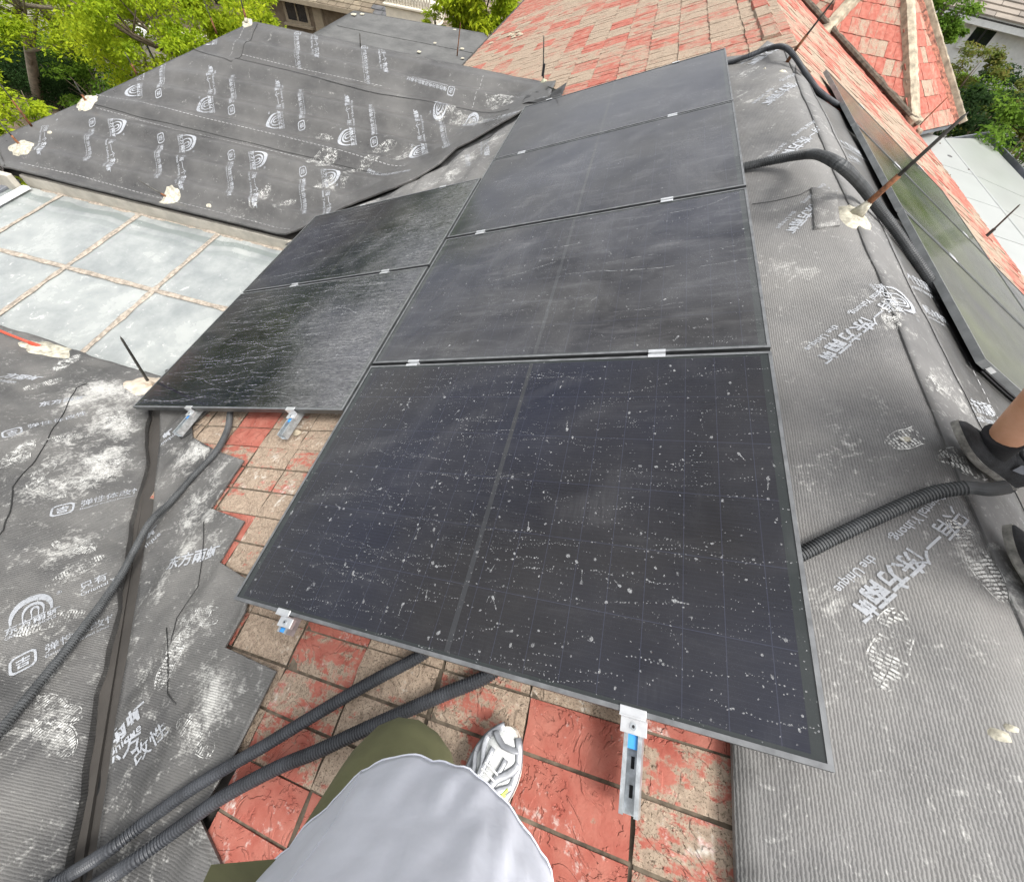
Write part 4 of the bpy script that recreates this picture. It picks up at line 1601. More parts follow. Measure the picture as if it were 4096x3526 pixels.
def hip_roll(a, b, parent, mat, w=.10, h=.07, seed=1, flat=False, seg=0.07):
    mb = MB()
    d = (b - a)
    n = max(3, int(d.length / seg))
    dn = d.normalized()
    side = dn.cross(Vector((0, 0, 1))).normalized()
    upn = side.cross(dn).normalized()
    rows = []
    prof = [(-1.25, -.5), (-.95, .15), (-.5, .8), (0, 1.0), (.5, .8), (.95, .15), (1.25, -.5)] if not flat else [(-1.2, -.4), (-1.0, .75), (-.5, .9), (0, 1.0), (.5, .95), (1.0, .75), (1.2, -.4)]
    vs, fs = [], []
    m = len(prof)
    for i in range(n + 1):
        p = a + dn * (d.length * i / n)
        for (x, z) in prof:
            jx = 1 + .16 * nz(i * .8, x * 3, 1, seed)
            jz = .14 * nz(i * .7, x * 2, 1, seed + 9)
            vs.append(p + side * (x * w * jx) + upn * (z * h + jz * h))
    for i in range(n):
        for j in range(m - 1):
            q = i * m + j
            fs.append((q, q + 1, q + 1 + m, q + m))
    fs.append(tuple(range(m))); fs.append(tuple(range(n * m, n * m + m))[::-1])
    mb.add(vs, fs)
    return mb.build('hip_roll', mat, parent)


hip_roll(PA + (APX - PA) * .055, APX, tur, M_MORTAR, .095, .105, 3, flat=True)
hip_roll(PB + (APX - PB) * -.01, APX, tur, simple('flaking_red_mortar', (0.22, 0.085, 0.055), .9, var=.75, scale=16, bump=.8, bscale=30), .11, .05, 5)
side_ = Vector((.055, -.02, .03))
hip_roll(PB + side_ + (APX - PB) * -.01, APX + side_, tur, M_MORTAR, .03, .075, 6)
hip_roll(PC + (APX - PC) * .34, APX, tur, M_MORTAR, .085, .11, 7, flat=True)
# pale end blocks of the rolls
for p, s_ in ((PA + (APX - PA) * .055, .12), (PC + (APX - PC) * .34, .11)):
    mb = MB(); mb.box((-s_, -s_ * .8, -.06), (s_, s_ * .8, .10), Matrix.Translation(p) @ Matrix.Rotation(.4, 4, 'Z') @ Matrix.Rotation(.2, 4, 'X'), bev=.02); mb.build('roll_end', M_MORTAR, tur)
# dark mortared valley between turret and slope
vp = []
for i in range(46):
    t_ = i / 45
    dy = .08 + 1.9 * t_
    x = 6.15 - dy * SLP / T
    y = 9.65 + dy
    vp.append(Vector((x + .10 * (1 - t_), y - .02, zR(x) + .055)))
    if x < 3.3: break
mb = MB()
mb.tube(vp, [.07 + .035 * nz(i * .5, 0, 1, 3) for i in range(len(vp))], 8, flat=.75)
mb.build('valley_mortar', M_MORTAR_D, tur)
mb = MB(); mb.box((6.13, 9.60, -1.12), (6.22, 9.72, -.98), bev=.02); mb.build('roll_end', M_MORTAR, tur)
dsh = Vector((PB - PA)).normalized()
mb = MB(); mb.prism([PA + Vector((0, 0, -.09)) - nrm * .02, PB + Vector((0, 0, -.09)) - nrm * .02, PB + Vector((0, 0, -.03)) - nrm * .02, PA + Vector((0, 0, -.03)) - nrm * .02], nrm * .04); mb.build('eave_board', M_GUT, tur)
tw = MB(); tw.prism([PA + nrm * .2 + Vector((0, 0, -5.9)), PB + nrm * .2 + Vector((0, 0, -5.9)), PE + Vector((-.2, 0, -5.9)), PD + Vector((0, 1, -5.9)), PC + Vector((0, .3, -5.9))], (0, 0, 5.7)); tw.build('wall', M_WALL, tur)

# metal roof of the sun room
sr = thing('metal_roof', 'pale grey metal panel roof with a dark gutter, low beyond the red slope', 'roof', (7.5, 8, -1.4))
M_PANEL = simple('pale_metal_panel', (0.36, 0.375, 0.36), 0.28, 0.25, var=0.06, scale=1.2)
BX, GX0 = 7.15, 8.72
def zb(x): return -1.20 - (x - 6.12) * .10 if x < BX else -1.20 - (BX - 6.12) * .10 - (x - BX) * .175
def yend(x): return 10.55 + (x - 7.15) * .95 if x > 7.15 else 10.2
ys = [10.15, 9.05, 7.95, 6.88, 5.8, 4.7, 3.6, 2.5]
for i, y in enumerate(ys[:-1]):
    y2 = ys[i + 1]
    for (xa, xb_) in ((6.10, BX), (BX, GX0)):
        mb = MB()
        ta = y if i else (10.4 if xa < 7 else 10.55)
        tb_ = y if i else (10.55 if xa < 7 else 11.95)
        g_ = .007
        mb.prism([(xa + (g_ if xa > 7 else 0), y2 + g_, zb(xa)), (xb_ - (g_ if xb_ < 8 else 0), y2 + g_, zb(xb_ - 1e-4 if xb_ == BX else xb_)), (xb_ - (g_ if xb_ < 8 else 0), tb_ - g_, zb(xb_)), (xa + (g_ if xa > 7 else 0), ta - g_, zb(xa))], (0, 0, -.03))
        mb.build('roof_panel', M_PANEL, sr)
mb = MB(); mb.prism([(6.10, 2.5, -1.245), (BX, 2.5, zb(BX) - .04), (GX0, 2.5, zb(GX0) - .04), (GX0, 11.9, zb(GX0) - .04), (BX, 10.5, zb(BX) - .04), (6.10, 10.3, -1.245)], (0, 0, -.05)); mb.build('deck', M_DARKMETAL, sr)
# bend flashing
mb = MB(); mb.tube([(BX, 2.5, zb(BX) + .002), (BX, 10.5, zb(BX) + .002)], .022, 6, flat=.45); mb.build('bend_cover', M_PANEL, sr)
# gutter: a trough of two lips and a floor, round the corner
gp = [Vector((GX0, 2.5)), Vector((GX0, 11.95)), Vector((7.55, 11.05))]
def offs(d_):
    a = gp[0] + Vector((d_, 0)); dirn = (gp[2] - gp[1]).normalized(); nn_ = Vector((-dirn.y, dirn.x))
    if nn_.y < 0: nn_ = -nn_
    # corner intersection
    b0_ = gp[1] + nn_ * d_
    t_ = (GX0 + d_ - b0_.x) / dirn.x
    return [a, b0_ + dirn * t_, gp[2] + nn_ * d_]
gb = MB(); zt = zb(GX0)
prof = [(0, -.005), (.008, -.09), (.13, -.09), (.145, .035), (.175, .035), (.18, -.12)]
rows = [[(p.x, p.y, zt + z_) for p in offs(d_)] for d_, z_ in prof]
vs = [v for r_2 in rows for v in r_2]
fs = []
for i in range(len(prof) - 1):
    for j in range(2):
        fs.append((i * 3 + j, i * 3 + j + 1, (i + 1) * 3 + j + 1, (i + 1) * 3 + j))
gb.add(vs, fs); gb.build('gutter', M_GUT, sr)
mb = MB(); mb.prism([(6.3, 2.6, GZ), (GX0 - .1, 2.6, GZ), (GX0 - .1, 11.7, GZ), (7.3, 10.4, GZ), (6.3, 9.4, GZ)], (0, 0, 5.2)); mb.build('glass_wall', simple('sunroom_glass', (.12, .15, .16), .08), sr)
for (u, v, s_) in ((252, 573, .045), (425, 668, .012), (445, 710, .016), (257, 765, .008), (152, 443, .015)):
    p = hit(3700 + u * .3925, 400 + v * .3925, (0.1, 0, 1), (6.6, 8, zb(6.6)))
    p.z = zb(p.x)
    o = patch(lambda x, y: zb(x), p.x, p.y, s_, M_MORTAR_D if s_ < .03 else M_FELT, None, 'moss_clump', .01, seed=u)
    tag(o, {252: 'largest pale bird dropping on the pale metal roof', 425: 'upper of two small moss dots beside the bend of the metal roof', 445: 'lower of two small moss dots beside the bend of the metal roof',
            257: 'tiny dark speck between the seam and the red eave on the metal roof', 152: 'small dark clump on the first seam of the pale metal roof'}[u], 'moss')

# ================================================================== skylight in the courtyard
sk = thing('skylight', 'dusty white glass skylight with peeling brown sealant bars between the two black roofs', 'skylight', (-3.7, 2.1, -1.2))
kk = Mat('dusty_skylight_glass', rough=.16)
n1 = kk.noise(1.8, 7, .68, .1); n2 = kk.noise(11, 7, .75, .6)
cc = kk.mix(kk.ramp(n1, .38, .66), (.255, .275, .275), (.36, .375, .36))
yy = kk.sep()[1]
near = kk.ramp(yy, .75, -.6)
stn = kk.math('MULTIPLY', kk.ramp(n2, .60, .66), kk.ramp(near, 0, 1, .04, .9))
cc = kk.mix(stn, cc, (.68, .68, .65))
wv = kk.wave(2.1, 6.5, 'Y', .55)
cc = kk.mix(kk.math('MULTIPLY', kk.ramp(wv, .35, .62), kk.ramp(yy, .55, .85)), cc, (.21, .235, .225))
kk.base(cc); kk.rough(kk.ramp(n1, .3, .7, .12, .34))
kk.alpha(kk.math('MAXIMUM', kk.ramp(n1, .35, .62, .74, .93), stn))
XB = [-5.62, -4.68, -3.74, -2.82, -1.90]
YB = [1.22, 2.115, 3.055]
SZ = -1.185
for i in range(4):
    for j in range(2):
        mb = MB(); mb.box((XB[i] + .012 - (XB[2]), YB[j] + .012 - 2.1, -.004), (XB[i + 1] - .012 - XB[2], YB[j + 1] - .012 - 2.1, .004))
        o = mb.build('glass_pane', kk.m)
        o.location = (XB[2], 2.1, SZ - .012 + .002 * ((i + j) % 2)); o.parent = sk; o.matrix_parent_inverse = world_of(sk).inverted()
for x in XB[1:4] + [XB[0]]:
    mb = MB(); mb.box((x - .022, YB[0], SZ - .07), (x + .022, YB[2], SZ - .015)); b = mb.build('glazing_bar', M_CREAM, sk)
    mb = MB(); P_ = [(x + .004 * nz(0, k_ * .3, 1, x), 1.18 + k_ * .035, SZ + .001) for k_ in range(54)]
    mb.tube(P_, [.026 + .013 * nz(k_ * .22, x, 1, 7) + .005 * nz(k_ * 2.1, x, 1, 8) for k_ in range(54)], 6, flat=.24); mb.build('sealant', M_SEAL, b)
mb = MB(); mb.box((XB[0], YB[1] - .022, SZ - .07), (XB[4], YB[1] + .022, SZ - .016)); b = mb.build('glazing_bar', M_CREAM, sk)
mb = MB(); P_ = [(XB[0] + k_ * .04, YB[1] + .004 * nz(k_ * .4, 0, 1, 4), SZ + .004) for k_ in range(94)]
mb.tube(P_, [.025 + .012 * nz(k_ * .22, 2, 1, 9) for k_ in range(94)], 6, flat=.24); mb.build('sealant', M_SEAL, b)
# the white rafters and the pale room that show through the panes
mb = MB(); mb.box((-5.6, 1.24, -4.2), (-1.95, 3.04, -4.1)); mb.build('room_floor', simple('pale_floor', (.6, .6, .58), .6), sk)
for (a, b) in (((-3.3, 3.0), (-2.2, 1.3)), ((-3.9, 3.0), (-2.9, 1.3)), ((-5.2, 2.4), (-3.8, 3.05)), ((-4.9, 1.3), (-3.9, 2.05)), ((-2.5, 3.0), (-2.3, 1.3))):
    mb = MB(); mb.tube([(a[0], a[1], -1.30), (b[0], b[1], -1.34)], .035, 4); mb.build('rafter', M_WHITE, sk)
# aluminium gutter frame at the left end
gf = thing('aluminium_gutter', 'aluminium box gutter at the left end of the skylight below the hip corner', 'gutter', (-5.3, 2.6, -1.2))
for k_, (x0_, m_, zz_) in enumerate(((-5.02, M_WHITE, -1.14), (-5.16, M_GUT_IN, -1.20), (-5.25, M_GUT, -1.16), (-5.40, M_GUT_IN, -1.22), (-5.48, M_WHITE, -1.12))):
    mb = MB(); mb.box((x0_ - .05, 0.9, zz_ - .03), (x0_ + (.025 if k_ in (0, 2, 4) else .08), 3.0 + .04 * k_, zz_), bev=.004); mb.build('rail', m_, gf)
mb = MB(); mb.box((-5.55, 2.94, -1.22), (-5.10, 3.0, -1.02), bev=.006); mb.build('end_plate', M_FASCIA, gf)
mb = MB(); mb.tube([(-6.4, 3.25, -1.12), (-5.35, 3.02, -1.07)], .018, 6); mb.tube([(-6.4, 3.1, -1.2), (-5.35, 2.98, -1.1)], .012, 6); mb.build('strut', M_WHITE, gf)
mb = MB(); mb.box((-6.3, 2.2, -1.16), (-5.56, 3.3, -1.12)); mb.build('red_tile_edge', M_RED, gf)
gf.children[-1].location.z -= .05

# ================================================================== black roofing sheets
c1 = lambda u, v: (u * .6593, v * .6593)
c2 = lambda u, v: (1366 + u * .6593, v * .6593)
c3 = lambda u, v: (2732 + u * .6583, v * .6583)
c4_ = lambda u, v: (u * .6593, 1024 + v * .6593)
c6 = lambda u, v: (2732 + u * .6583, 1024 + v * .6583)
c7 = lambda u, v: (u * .6593, 2048 + v * .6593)
c9 = lambda u, v: (2732 + u * .6583, 2048 + v * .6583)
def FP(p): q = hit(*p, (0, -.369, 1), (0, 3.07, -1.03)); return (q.x, q.y)
def NP(p): q = hit(*p, (0, .4493, 1), (-.9, .14, -.53)); return (q.x, q.y)
def SP(p, z=-.105): q = S(*p, z); return (q.x, q.y)
def RP(p, z=.03): q = hit(*p, (T, 0, 1), (2.06, 0, .807 + z)); return (q.x, q.y)

FU = [SP(c2(*p), -.07) for p in ((1110, 655), (1070, 682), (960, 745), (870, 800), (790, 845), (700, 890), (640, 945), (600, 985), (520, 1035), (430, 1085), (330, 1130), (180, 1190), (20, 1250))]
FL = [SP(c2(*p)) for p in ((1110, 690), (1040, 745), (960, 795), (900, 832), (830, 872), (750, 912), (690, 955), (640, 1000), (560, 1040), (470, 1080), (400, 1118), (290, 1190), (60, 1260))]
far_tail = [(-1.99, 3.05)]
F_POLY = [(-5.24, 3.045), (-5.40, 3.10), (-5.62, 3.36), (-4.87, 4.13 + .02), (-4.06, 5.12), (-3.70, 5.56), (-3.62, 5.62), (-1.8, 5.61), (-.1, 5.61), (.16, 5.45), (.18, 5.0)] + FU + far_tail
F_dust = blobs([(FP(c2(x, y))[0], FP(c2(x, y))[1], r_b, a_b) for x, y, r_b, a_b in ((700, 740, .12, .8), (820, 770, .10, .9), (900, 640, .1, .45), (600, 820, .09, .4), (170, 990, .08, .5), (300, 900, .06, .3))] +
               [(FP(c1(x, y))[0], FP(c1(x, y))[1], r_b, a_b) for x, y, r_b, a_b in ((1600, 1190, .09, .6), (1750, 1240, .07, .5), (1990, 1130, .10, .7), (1480, 1300, .15, .35), (2030, 940, .06, .4))], -.02)
mF = thing('roofing_sheet', 'smooth black sheet with rows of white rainbow logos behind the skylight', 'roofing sheet', (-2.8, 4.3, zF(4.3)))
sheet('sheet', wob(F_POLY, .004, .10, 3), hF, M_MEM, mF, res=.036, thick=.016, dust=F_dust)
# raised lap seams and printed edge lines
seam(hF, [FP(c1(*p)) for p in ((575, 632), (800, 700), (1200, 790), (1600, 885), (2050, 995))] + [FP(c2(*p)) for p in ((60, 1015), (180, 1040), (270, 1065))], mF)
seam(hF, [FP(c1(*p)) for p in ((1165, 292), (1300, 350), (1410, 400), (1440, 380), (1520, 240), (1560, 140))], mF)
seam(hF, [FP(c1(*p)) for p in ((1440, 380), (1750, 455), (2072, 540))] + [FP(c2(*p)) for p in ((240, 598), (500, 640), (700, 680), (870, 715), (1010, 752))], mF)
dashes(hF, [FP(c1(*p)) for p in ((580, 570), (1200, 735), (1700, 850), (2072, 940))] + [FP(c2(*p)) for p in ((160, 985), (400, 1050))], mF)
dashes(hF, [FP(c1(*p)) for p in ((585, 655), (1120, 805), (1700, 925), (2072, 1020))], mF)
dashes(hF, [FP(c1(*p)) for p in ((125, 990), (500, 1070), (950, 1195), (1400, 1310), (1790, 1410))], mF)
dashes(hF, [FP(c1(*p)) for p in ((1470, 330), (1800, 410), (2072, 470))] + [FP(c2(*p)) for p in ((250, 520),)], mF)
dashes(hF, [FP(c2(*p)) for p in ((860, 470), (780, 690))], mF)
dashes(hF, [FP(c1(*p)) for p in ((1480, 170), (1400, 330), (1370, 375))], mF)
inF = lambda x, y: pin(F_POLY, x, y) and edge_dist(F_POLY, x, y) > .012
stF = Stamp(hF, mF, 1.0, inF)
UF = Vector((.455, -.89))
for i, x in enumerate((-5.175, -4.335, -3.495, -2.66, -1.83)):
    stF.at((x, 3.655), UF)
    if i == 0: stF.slogan(); stF.text('®', -.06, .11, .028)
    else: stF.block()
for i, x in enumerate((-4.48, -3.58, -2.735, -1.885, -1.06)):
    stF.at((x, 4.47), -UF).block()
for x in (-2.84, -1.985): stF.at((x, 5.60), UF).slogan(); stF.at((x, 5.60), UF).product(-.05, -.2)
stF.at((-3.95, 5.23), -UF + Vector((.1, 0))).logo(0, 0)
stF.at((-1.02, 5.19), (-1, .05)).product(-.05, 0)
stF.at((-1.0, 5.02), (-1, .1)).logo(0, .05)
stF.at((-.50, 4.78), (.98, -.1)); stF.slogan(); stF.logo(-.12, -.02)
stF.at((-1.52, 3.99), (.97, -.18)).text('弹性体改性沥青防水卷材', 0, 0, .05, .004)
def shoe_px(fn, h, par, lst, mat=None):
    for (p, q, sc, part) in lst:
        a, b = Vector(fn(p)), Vector(fn(q))
        m = (a + b) / 2
        d = b - a
        sole('shoe_print', h, par, m.x, m.y, math.atan2(d.y, d.x), max(.2, min(.31, d.length * sc)), mat, 1, part)
shoe_px(FP, hF, mF, [(c1(1560, 1240), c1(1620, 1170), 2, None), (c1(1670, 1280), c1(1800, 1215), 1, None), (c1(1850, 1000), c1(2040, 930), 1, None), (c1(1930, 1020), c1(2050, 950), 1.2, None),
    (c1(2040, 1090), c1(1900, 1140), 1, None), (c1(1920, 830), c1(2020, 840), 1, None), (c2(570, 730), c2(700, 670), 1, None), (c2(870, 640), c2(1050, 620), 1, None), (c2(900, 680), c2(1040, 660), 1, None),
    (c2(90, 1030), c2(240, 970), 1, None), (c2(190, 920), c2(340, 890), 1, None), (c2(350, 970), c2(420, 930), 2, None), (c2(20, 1110), c2(60, 1050), 2, None)])
# wrinkled turned-down corner at the hip foot
mb = MB()
vs = []; fs = []
for i in range(12):
    for j in range(7):
        x, y = -5.22 - .038 * i, 3.06 + .028 * i - .02 * j
        vs.append((x - .01 * j, y, hF(min(x, -5.2), max(y, 3.05)) + .012 - .030 * j + .02 * nz(x * 9, j * .5, 1, 4)))
for i in range(11):
    for j in range(6):
        fs.append((i * 7 + j, i * 7 + j + 1, (i + 1) * 7 + j + 1, (i + 1) * 7 + j))
mb.add(vs, fs); mb.build('turned_corner', M_MEM, mF, smooth=True)
# clean dark fold along the far valley
def hFold(x, y): return zS(x) + .012 + .028 * abs(nz(x, y, 5, 61)) + .008 * nz(x, y, 14, 63)
FUi = [Vector(p) + (Vector(p) - Vector(q)).normalized() * .05 for p, q in zip(FU, FL)]
mV = sheet('valley_fold', [tuple(p) for p in FUi] + [tuple(p) for p in FL[::-1]], hFold, M_MEM_FOLD, None, res=.025, thick=.01)
tag(mV, 'shiny clean black fold of bitumen sheet filling the valley beside the printed far sheet', 'roofing sheet')
# dusty strip between the fold and the panels
SS = [tuple(q) for q in FL] + [(-1.9, 2.9), (-.9, 2.75), (.35, 2.75), (.35, 4.75), (.12, 4.95)]
dS = blobs([(*SP(c2(x, y)), r_b, a_b) for x, y, r_b, a_b in ((930, 850, .08, .7), (770, 960, .10, .8), (660, 1060, .08, .9), (560, 1110, .07, .5), (880, 920, .06, .5), (190, 1225, .05, .8))], .22)
mS2 = thing('roofing_sheet', 'narrow dusty strip of ribbed sheet between the dark fold and the two smaller panels', 'roofing sheet', (-.9, 3.6, zS(-.9)))
sheet('sheet', SS, hSl, M_MEM_RIB, mS2, res=.035, thick=.01, dust=dS)
stS = Stamp(hSl, mS2, 1.0, lambda x, y: pin(SS, x, y) and edge_dist(SS, x, y) > .01)
stS.at(SP(c2(865, 860)), Vector(SP(c2(870, 1020))) - Vector(SP(c2(865, 860)))).logo(); stS.slogan()
stS.at(SP(c2(750, 950)), Vector(SP(c2(760, 1030))) - Vector(SP(c2(750, 950)))).text('沥青防水卷材', 0, 0, .05)
shoe_px(SP, hSl, mS2, [(c2(640, 1130), c2(720, 1010), 1, None), (c2(900, 870), c2(980, 830), 1.3, None), (c2(480, 1150), c2(600, 1100), 1, None)])
# scrap flap at the top of the valley
fl = [SP(c2(*p), -.09) for p in ((1150, 535), (1215, 575), (1250, 540), (1300, 560), (1365, 515), (1330, 600), (1290, 640), (1130, 640), (1080, 640))]
mFl = sheet('sheet_flap', fl, lambda x, y: zS(x) + .035 + .05 * abs(nz(x, y, 6, 71)), M_MEM_FOLD, None, res=.03, thick=.008)
tag(mFl, 'crumpled black sheet scrap at the foot of the lightning rod above the top panel corner', 'roofing sheet')
Stamp(lambda x, y: zS(x) + .035 + .05 * abs(nz(x, y, 6, 71)), mFl, .8).at(SP(c2(1240, 610)), (.2, 1)).logo(0, 0)

# ---- near left wing
N_L = [(-1.90, 1.235), (-1.74, 1.0), (-1.666, .90), (-1.459, .70), (-1.262, .54), (-1.144, .388), (-1.035, .252), (-.811, .031), (-.59, -.205), (-.43, -.397), (-.263, -.565), (.30, -1.12), (.75, -1.6)]
N_POLY = [(-6.2, 1.27), (-3.4, 1.29), (-3.0, 1.29), (-2.45, 1.24)] + N_L + [(-6.2, -1.6)]
nd = [(*NP(c4_(x, y)), r_b, a_b) for x, y, r_b, a_b in ((560, 830, .13, .9), (640, 800, .1, .8), (820, 830, .10, .9), (470, 900, .10, .8), (700, 920, .08, .6), (640, 1000, .12, .8), (740, 1060, .09, .9),
      (700, 1190, .06, 1.1), (560, 1230, .07, .8), (650, 1290, .09, .8), (420, 1120, .08, .6), (350, 1240, .07, .7), (330, 1400, .09, .7), (550, 1350, .10, .5), (110, 1080, .06, .5))]
nd += [(*NP(c7(x, y)), r_b, a_b) for x, y, r_b, a_b in ((470, 100, .04, .9), (430, 210, .06, .8), (290, 280, .05, .5), (470, 350, .04, .7), (350, 900, .05, .5), (150, 780, .05, .3), (300, 1250, .06, .8), (330, 1400, .05, .7), (100, 1050, .05, .4), (60, 1350, .05, .4), (390, 600, .04, .4))]
mN = thing('roofing_sheet', 'dusty ribbed black sheet covered with shoe prints on the near left wing', 'roofing sheet', (-1.6, .2, zN(.2)))
sheet('sheet', wob(N_POLY, .006, .07, 5), hN, M_MEM_RIBN, mN, res=.035, thick=.035, dust=blobs(nd, .14))
inN = lambda x, y: pin(N_POLY, x, y) and edge_dist(N_POLY, x, y) > .01
stN = Stamp(hN, mN, .82, inN)
UN = Vector((.70, .71))
def stamp_axis(p, q): return (Vector(q) - Vector(p)).normalized()
a_, b_ = NP(c7(478, 478)), NP(c7(690, 385))
un = stamp_axis(a_, b_)
stN.at(a_, un).slogan()
stN.at(a_, un).logo(-.165, -.06)
stN.text('弹性体改性沥青防水卷材', -.13, -.27, .05, .006); stN.text('Elastomer modified bituminous waterproof sheet material', -.13, -.298, .021, .004); stN.put('printed_icon', ICON, -.20, -.255, .09, .09)
a_, b_ = NP(c4_(480, 1515)), NP(c4_(930, 1400))
un2 = stamp_axis(a_, b_)
stN.at(a_, un2).text('弹性体改性沥青防水卷材', 0, 0, .058, .006); stN.text('Elastomer modified bituminous waterproof sheet material', 0, -.03, .021, .004); stN.put('printed_icon', ICON, -.075, .012, .10, .09)
a_, b_ = NP(c4_(175, 1050)), NP(c4_(330, 1010))
stN.at(a_, stamp_axis(a_, b_)).text('弹性体改性', 0, 0, .06, .006); stN.put('printed_icon', ICON, -.075, .012, .10, .09)
a_, b_ = NP(c4_(-40, 745)), NP(c4_(190, 770))
stN.at(a_, stamp_axis(a_, b_)).text('方雨虹', .02, .03, .085, .03); stN.text('the Unique', 0, -.03, .042, .008)
a_, b_ = NP(c4_(235, 915)), NP(c4_(420, 885)); stN.at(a_, stamp_axis(a_, b_)).text('东方雨虹', 0, 0, .065, .02)
seam(hN, [NP(c4_(*p)) for p in ((530, 775), (465, 800), (400, 925), (360, 990), (290, 1125), (200, 1270), (90, 1400), (50, 1553))] + [NP(c7(*p)) for p in ((28, 60), (20, 110), (-20, 160))], mN, w=.006)
shoe_px(NP, hN, mN, [(c4_(350, 690), c4_(470, 600), 1, None), (c4_(120, 1270), c4_(190, 1110), 1, None), (c4_(15, 1290), c4_(200, 1120), 1, None), (c4_(130, 820), c4_(420, 740), .9, None), (c4_(330, 1120), c4_(480, 1100), 1, None),
    (c4_(520, 1230), c4_(760, 1310), .9, None), (c4_(230, 1360), c4_(400, 1470), .9, None), (c4_(420, 1330), c4_(560, 1400), 1, None), (c4_(200, 1400), c4_(330, 1250), 1, None), (c4_(600, 900), c4_(780, 1060), 1, None),
    (c7(440, 1240), c7(240, 1130), 1, None), (c7(250, 1300), c7(400, 1450), 1.2, None), (c7(420, 380), c7(520, 330), 1.4, None), (c7(380, 190), c7(540, 230), 1.2, None), (c7(200, 700), c7(420, 640), 1, None)])
shoe_px(NP, hN, mN, [(c4_(350, 700), c4_(480, 590), 1, None), (c4_(640, 1330), c4_(780, 1200), 1, None)])

# gutter-like dark gap of the near valley
SL_R = SL_POLY[:10]
gp_ = [(x, y) for x, y in N_L[2:]] + [(.55, -1.45), (.55, -1.30)] + [(x, y) for x, y in SL_R[::-1]] + [(-1.66, 1.05)]
def hGap(x, y):
    p = [(-1.60, .86), (-1.37, .69), (-1.13, .47), (-.96, .29), (-.80, .10), (-.61, -.11), (-.42, -.33), (-.26, -.50), (.3, -1.12)]
    d = min(math.hypot(x - (a[0] + t_ * (b[0] - a[0])), y - (a[1] + t_ * (b[1] - a[1]))) for a, b in zip(p, p[1:]) for t_ in (0, .25, .5, .75, 1))
    return max(zN(y), zS(x)) - .095 + min(.05, d * .6) + .006 * nz(x, y, 9, 81)
gp_out = []
cen_ = Vector((sum(p[0] for p in gp_) / len(gp_), sum(p[1] for p in gp_) / len(gp_)))
GAP = [(-1.95, 1.15), (-1.76, .86), (-1.52, .64), (-1.33, .48), (-1.2, .33), (-1.1, .20), (-.87, -.03), (-.65, -.27), (-.49, -.45), (-.32, -.63), (.2, -1.2), (.5, -1.5), (.62, -1.3),
       (-.08, -.5), (-.18, -.38), (-.36, -.19), (-.57, .05), (-.73, .21), (-.80, .33), (-.93, .46), (-1.2, .75), (-1.42, .96), (-1.75, 1.2)]
gapo = sheet('valley_lining', GAP, hGap, M_MEM_DARK, None, res=.03, thick=.01)
tag(gapo, 'dark ribbed lining sunk in the valley between the near left wing and the tiled slope', 'roofing sheet')
Stamp(hGap, gapo, .8, lambda x, y: pin(GAP, x, y)).at(NP(c7(590, 650)), stamp_axis(NP(c7(600, 655)), NP(c7(830, 590)))).text('性沥青防水', .0, 0, .066, .008)

# sheet over the tiles on the left slope, cut in steps round the tiles
dl = [(*SP(c4_(x, y)), r_b, a_b) for x, y, r_b, a_b in ((1150, 1200, .09, .9), (1230, 1190, .06, .8), (1330, 1290, .06, .5), (1250, 1420, .08, .6), (1180, 1500, .07, .5), (1040, 1180, .04, .4))]
dl += [(*SP(c7(x, y)), r_b, a_b) for x, y, r_b, a_b in ((1150, 60, .06, .8), (1270, 20, .04, .9), (1180, 190, .05, .7), (1300, 160, .04, .6), (1100, 240, .05, .7), (980, 480, .03, .9), (1000, 400, .04, .6), (1250, 650, .05, .5),
       (1170, 640, .04, .5), (1080, 780, .05, .6), (1100, 900, .04, .5), (1270, 1000, .05, .7), (1330, 1100, .06, .6), (1200, 1250, .06, .6), (1340, 1250, .05, .5), (1150, 1400, .05, .5), (1600, 1100, .03, .6), (860, 1000, .04, .4))]
mSl = thing('roofing_sheet', 'scuffed ribbed sheet cut in steps around the tiles between the valley and the largest panel', 'roofing sheet', (-.5, .1, zS(-.5)))
sheet('sheet', SL_POLY, hSl, M_MEM_RIBN, mSl, res=.022, thick=.012, dust=blobs(dl, .20))
inSl = lambda x, y: pin(SL_POLY, x, y) and edge_dist(SL_POLY, x, y) > .008
stL = Stamp(hSl, mSl, .9, inSl)
def two(fn, st, p, q, items):
    a, b = Vector(fn(p)), Vector(fn(q))
    st.at(a, b - a)
    for it in items: st.text(*it)
two(SP, stL, c7(800, 1400), c7(850, 1250), [])
a_ = Vector(SP(c7(715, 1460))); b_ = Vector(SP(c7(850, 1330))); stL.at(a_, b_ - a_); stL.text('雨虹', -.02, .035, .075, .03); stL.text('Unique', -.03, -.002, .045, .01)
a_ = Vector(SP(c7(640, 1560))); b_ = Vector(SP(c7(700, 1520))); stL.at(a_, b_ - a_); stL.text('东方', 0, 0, .07, .02)
a_ = Vector(SP(c7(825, 1540))); b_ = Vector(SP(c7(890, 1470))); stL.at(a_, b_ - a_); stL.text('改性', 0, 0, .065, .01)
a_ = Vector(SP(c7(905, 215))); b_ = Vector(SP(c7(960, 165))); stL.at(a_, b_ - a_); stL.text('虹', .01, .035, .075, .03); stL.text('nique', -.02, -.002, .045, .01)
a_ = Vector(SP(c7(1010, 350))); b_ = Vector(SP(c7(1230, 290))); stL.at(a_, b_ - a_); stL.text('东方雨虹', 0, 0, .07, .02)
a_ = Vector(SP(c4_(995, 1150))); b_ = Vector(SP(c4_(1060, 1100))); stL.at(a_, b_ - a_); stL.text('虹', .02, .035, .075, .03); stL.text('unique', -.02, 0, .045, .01)
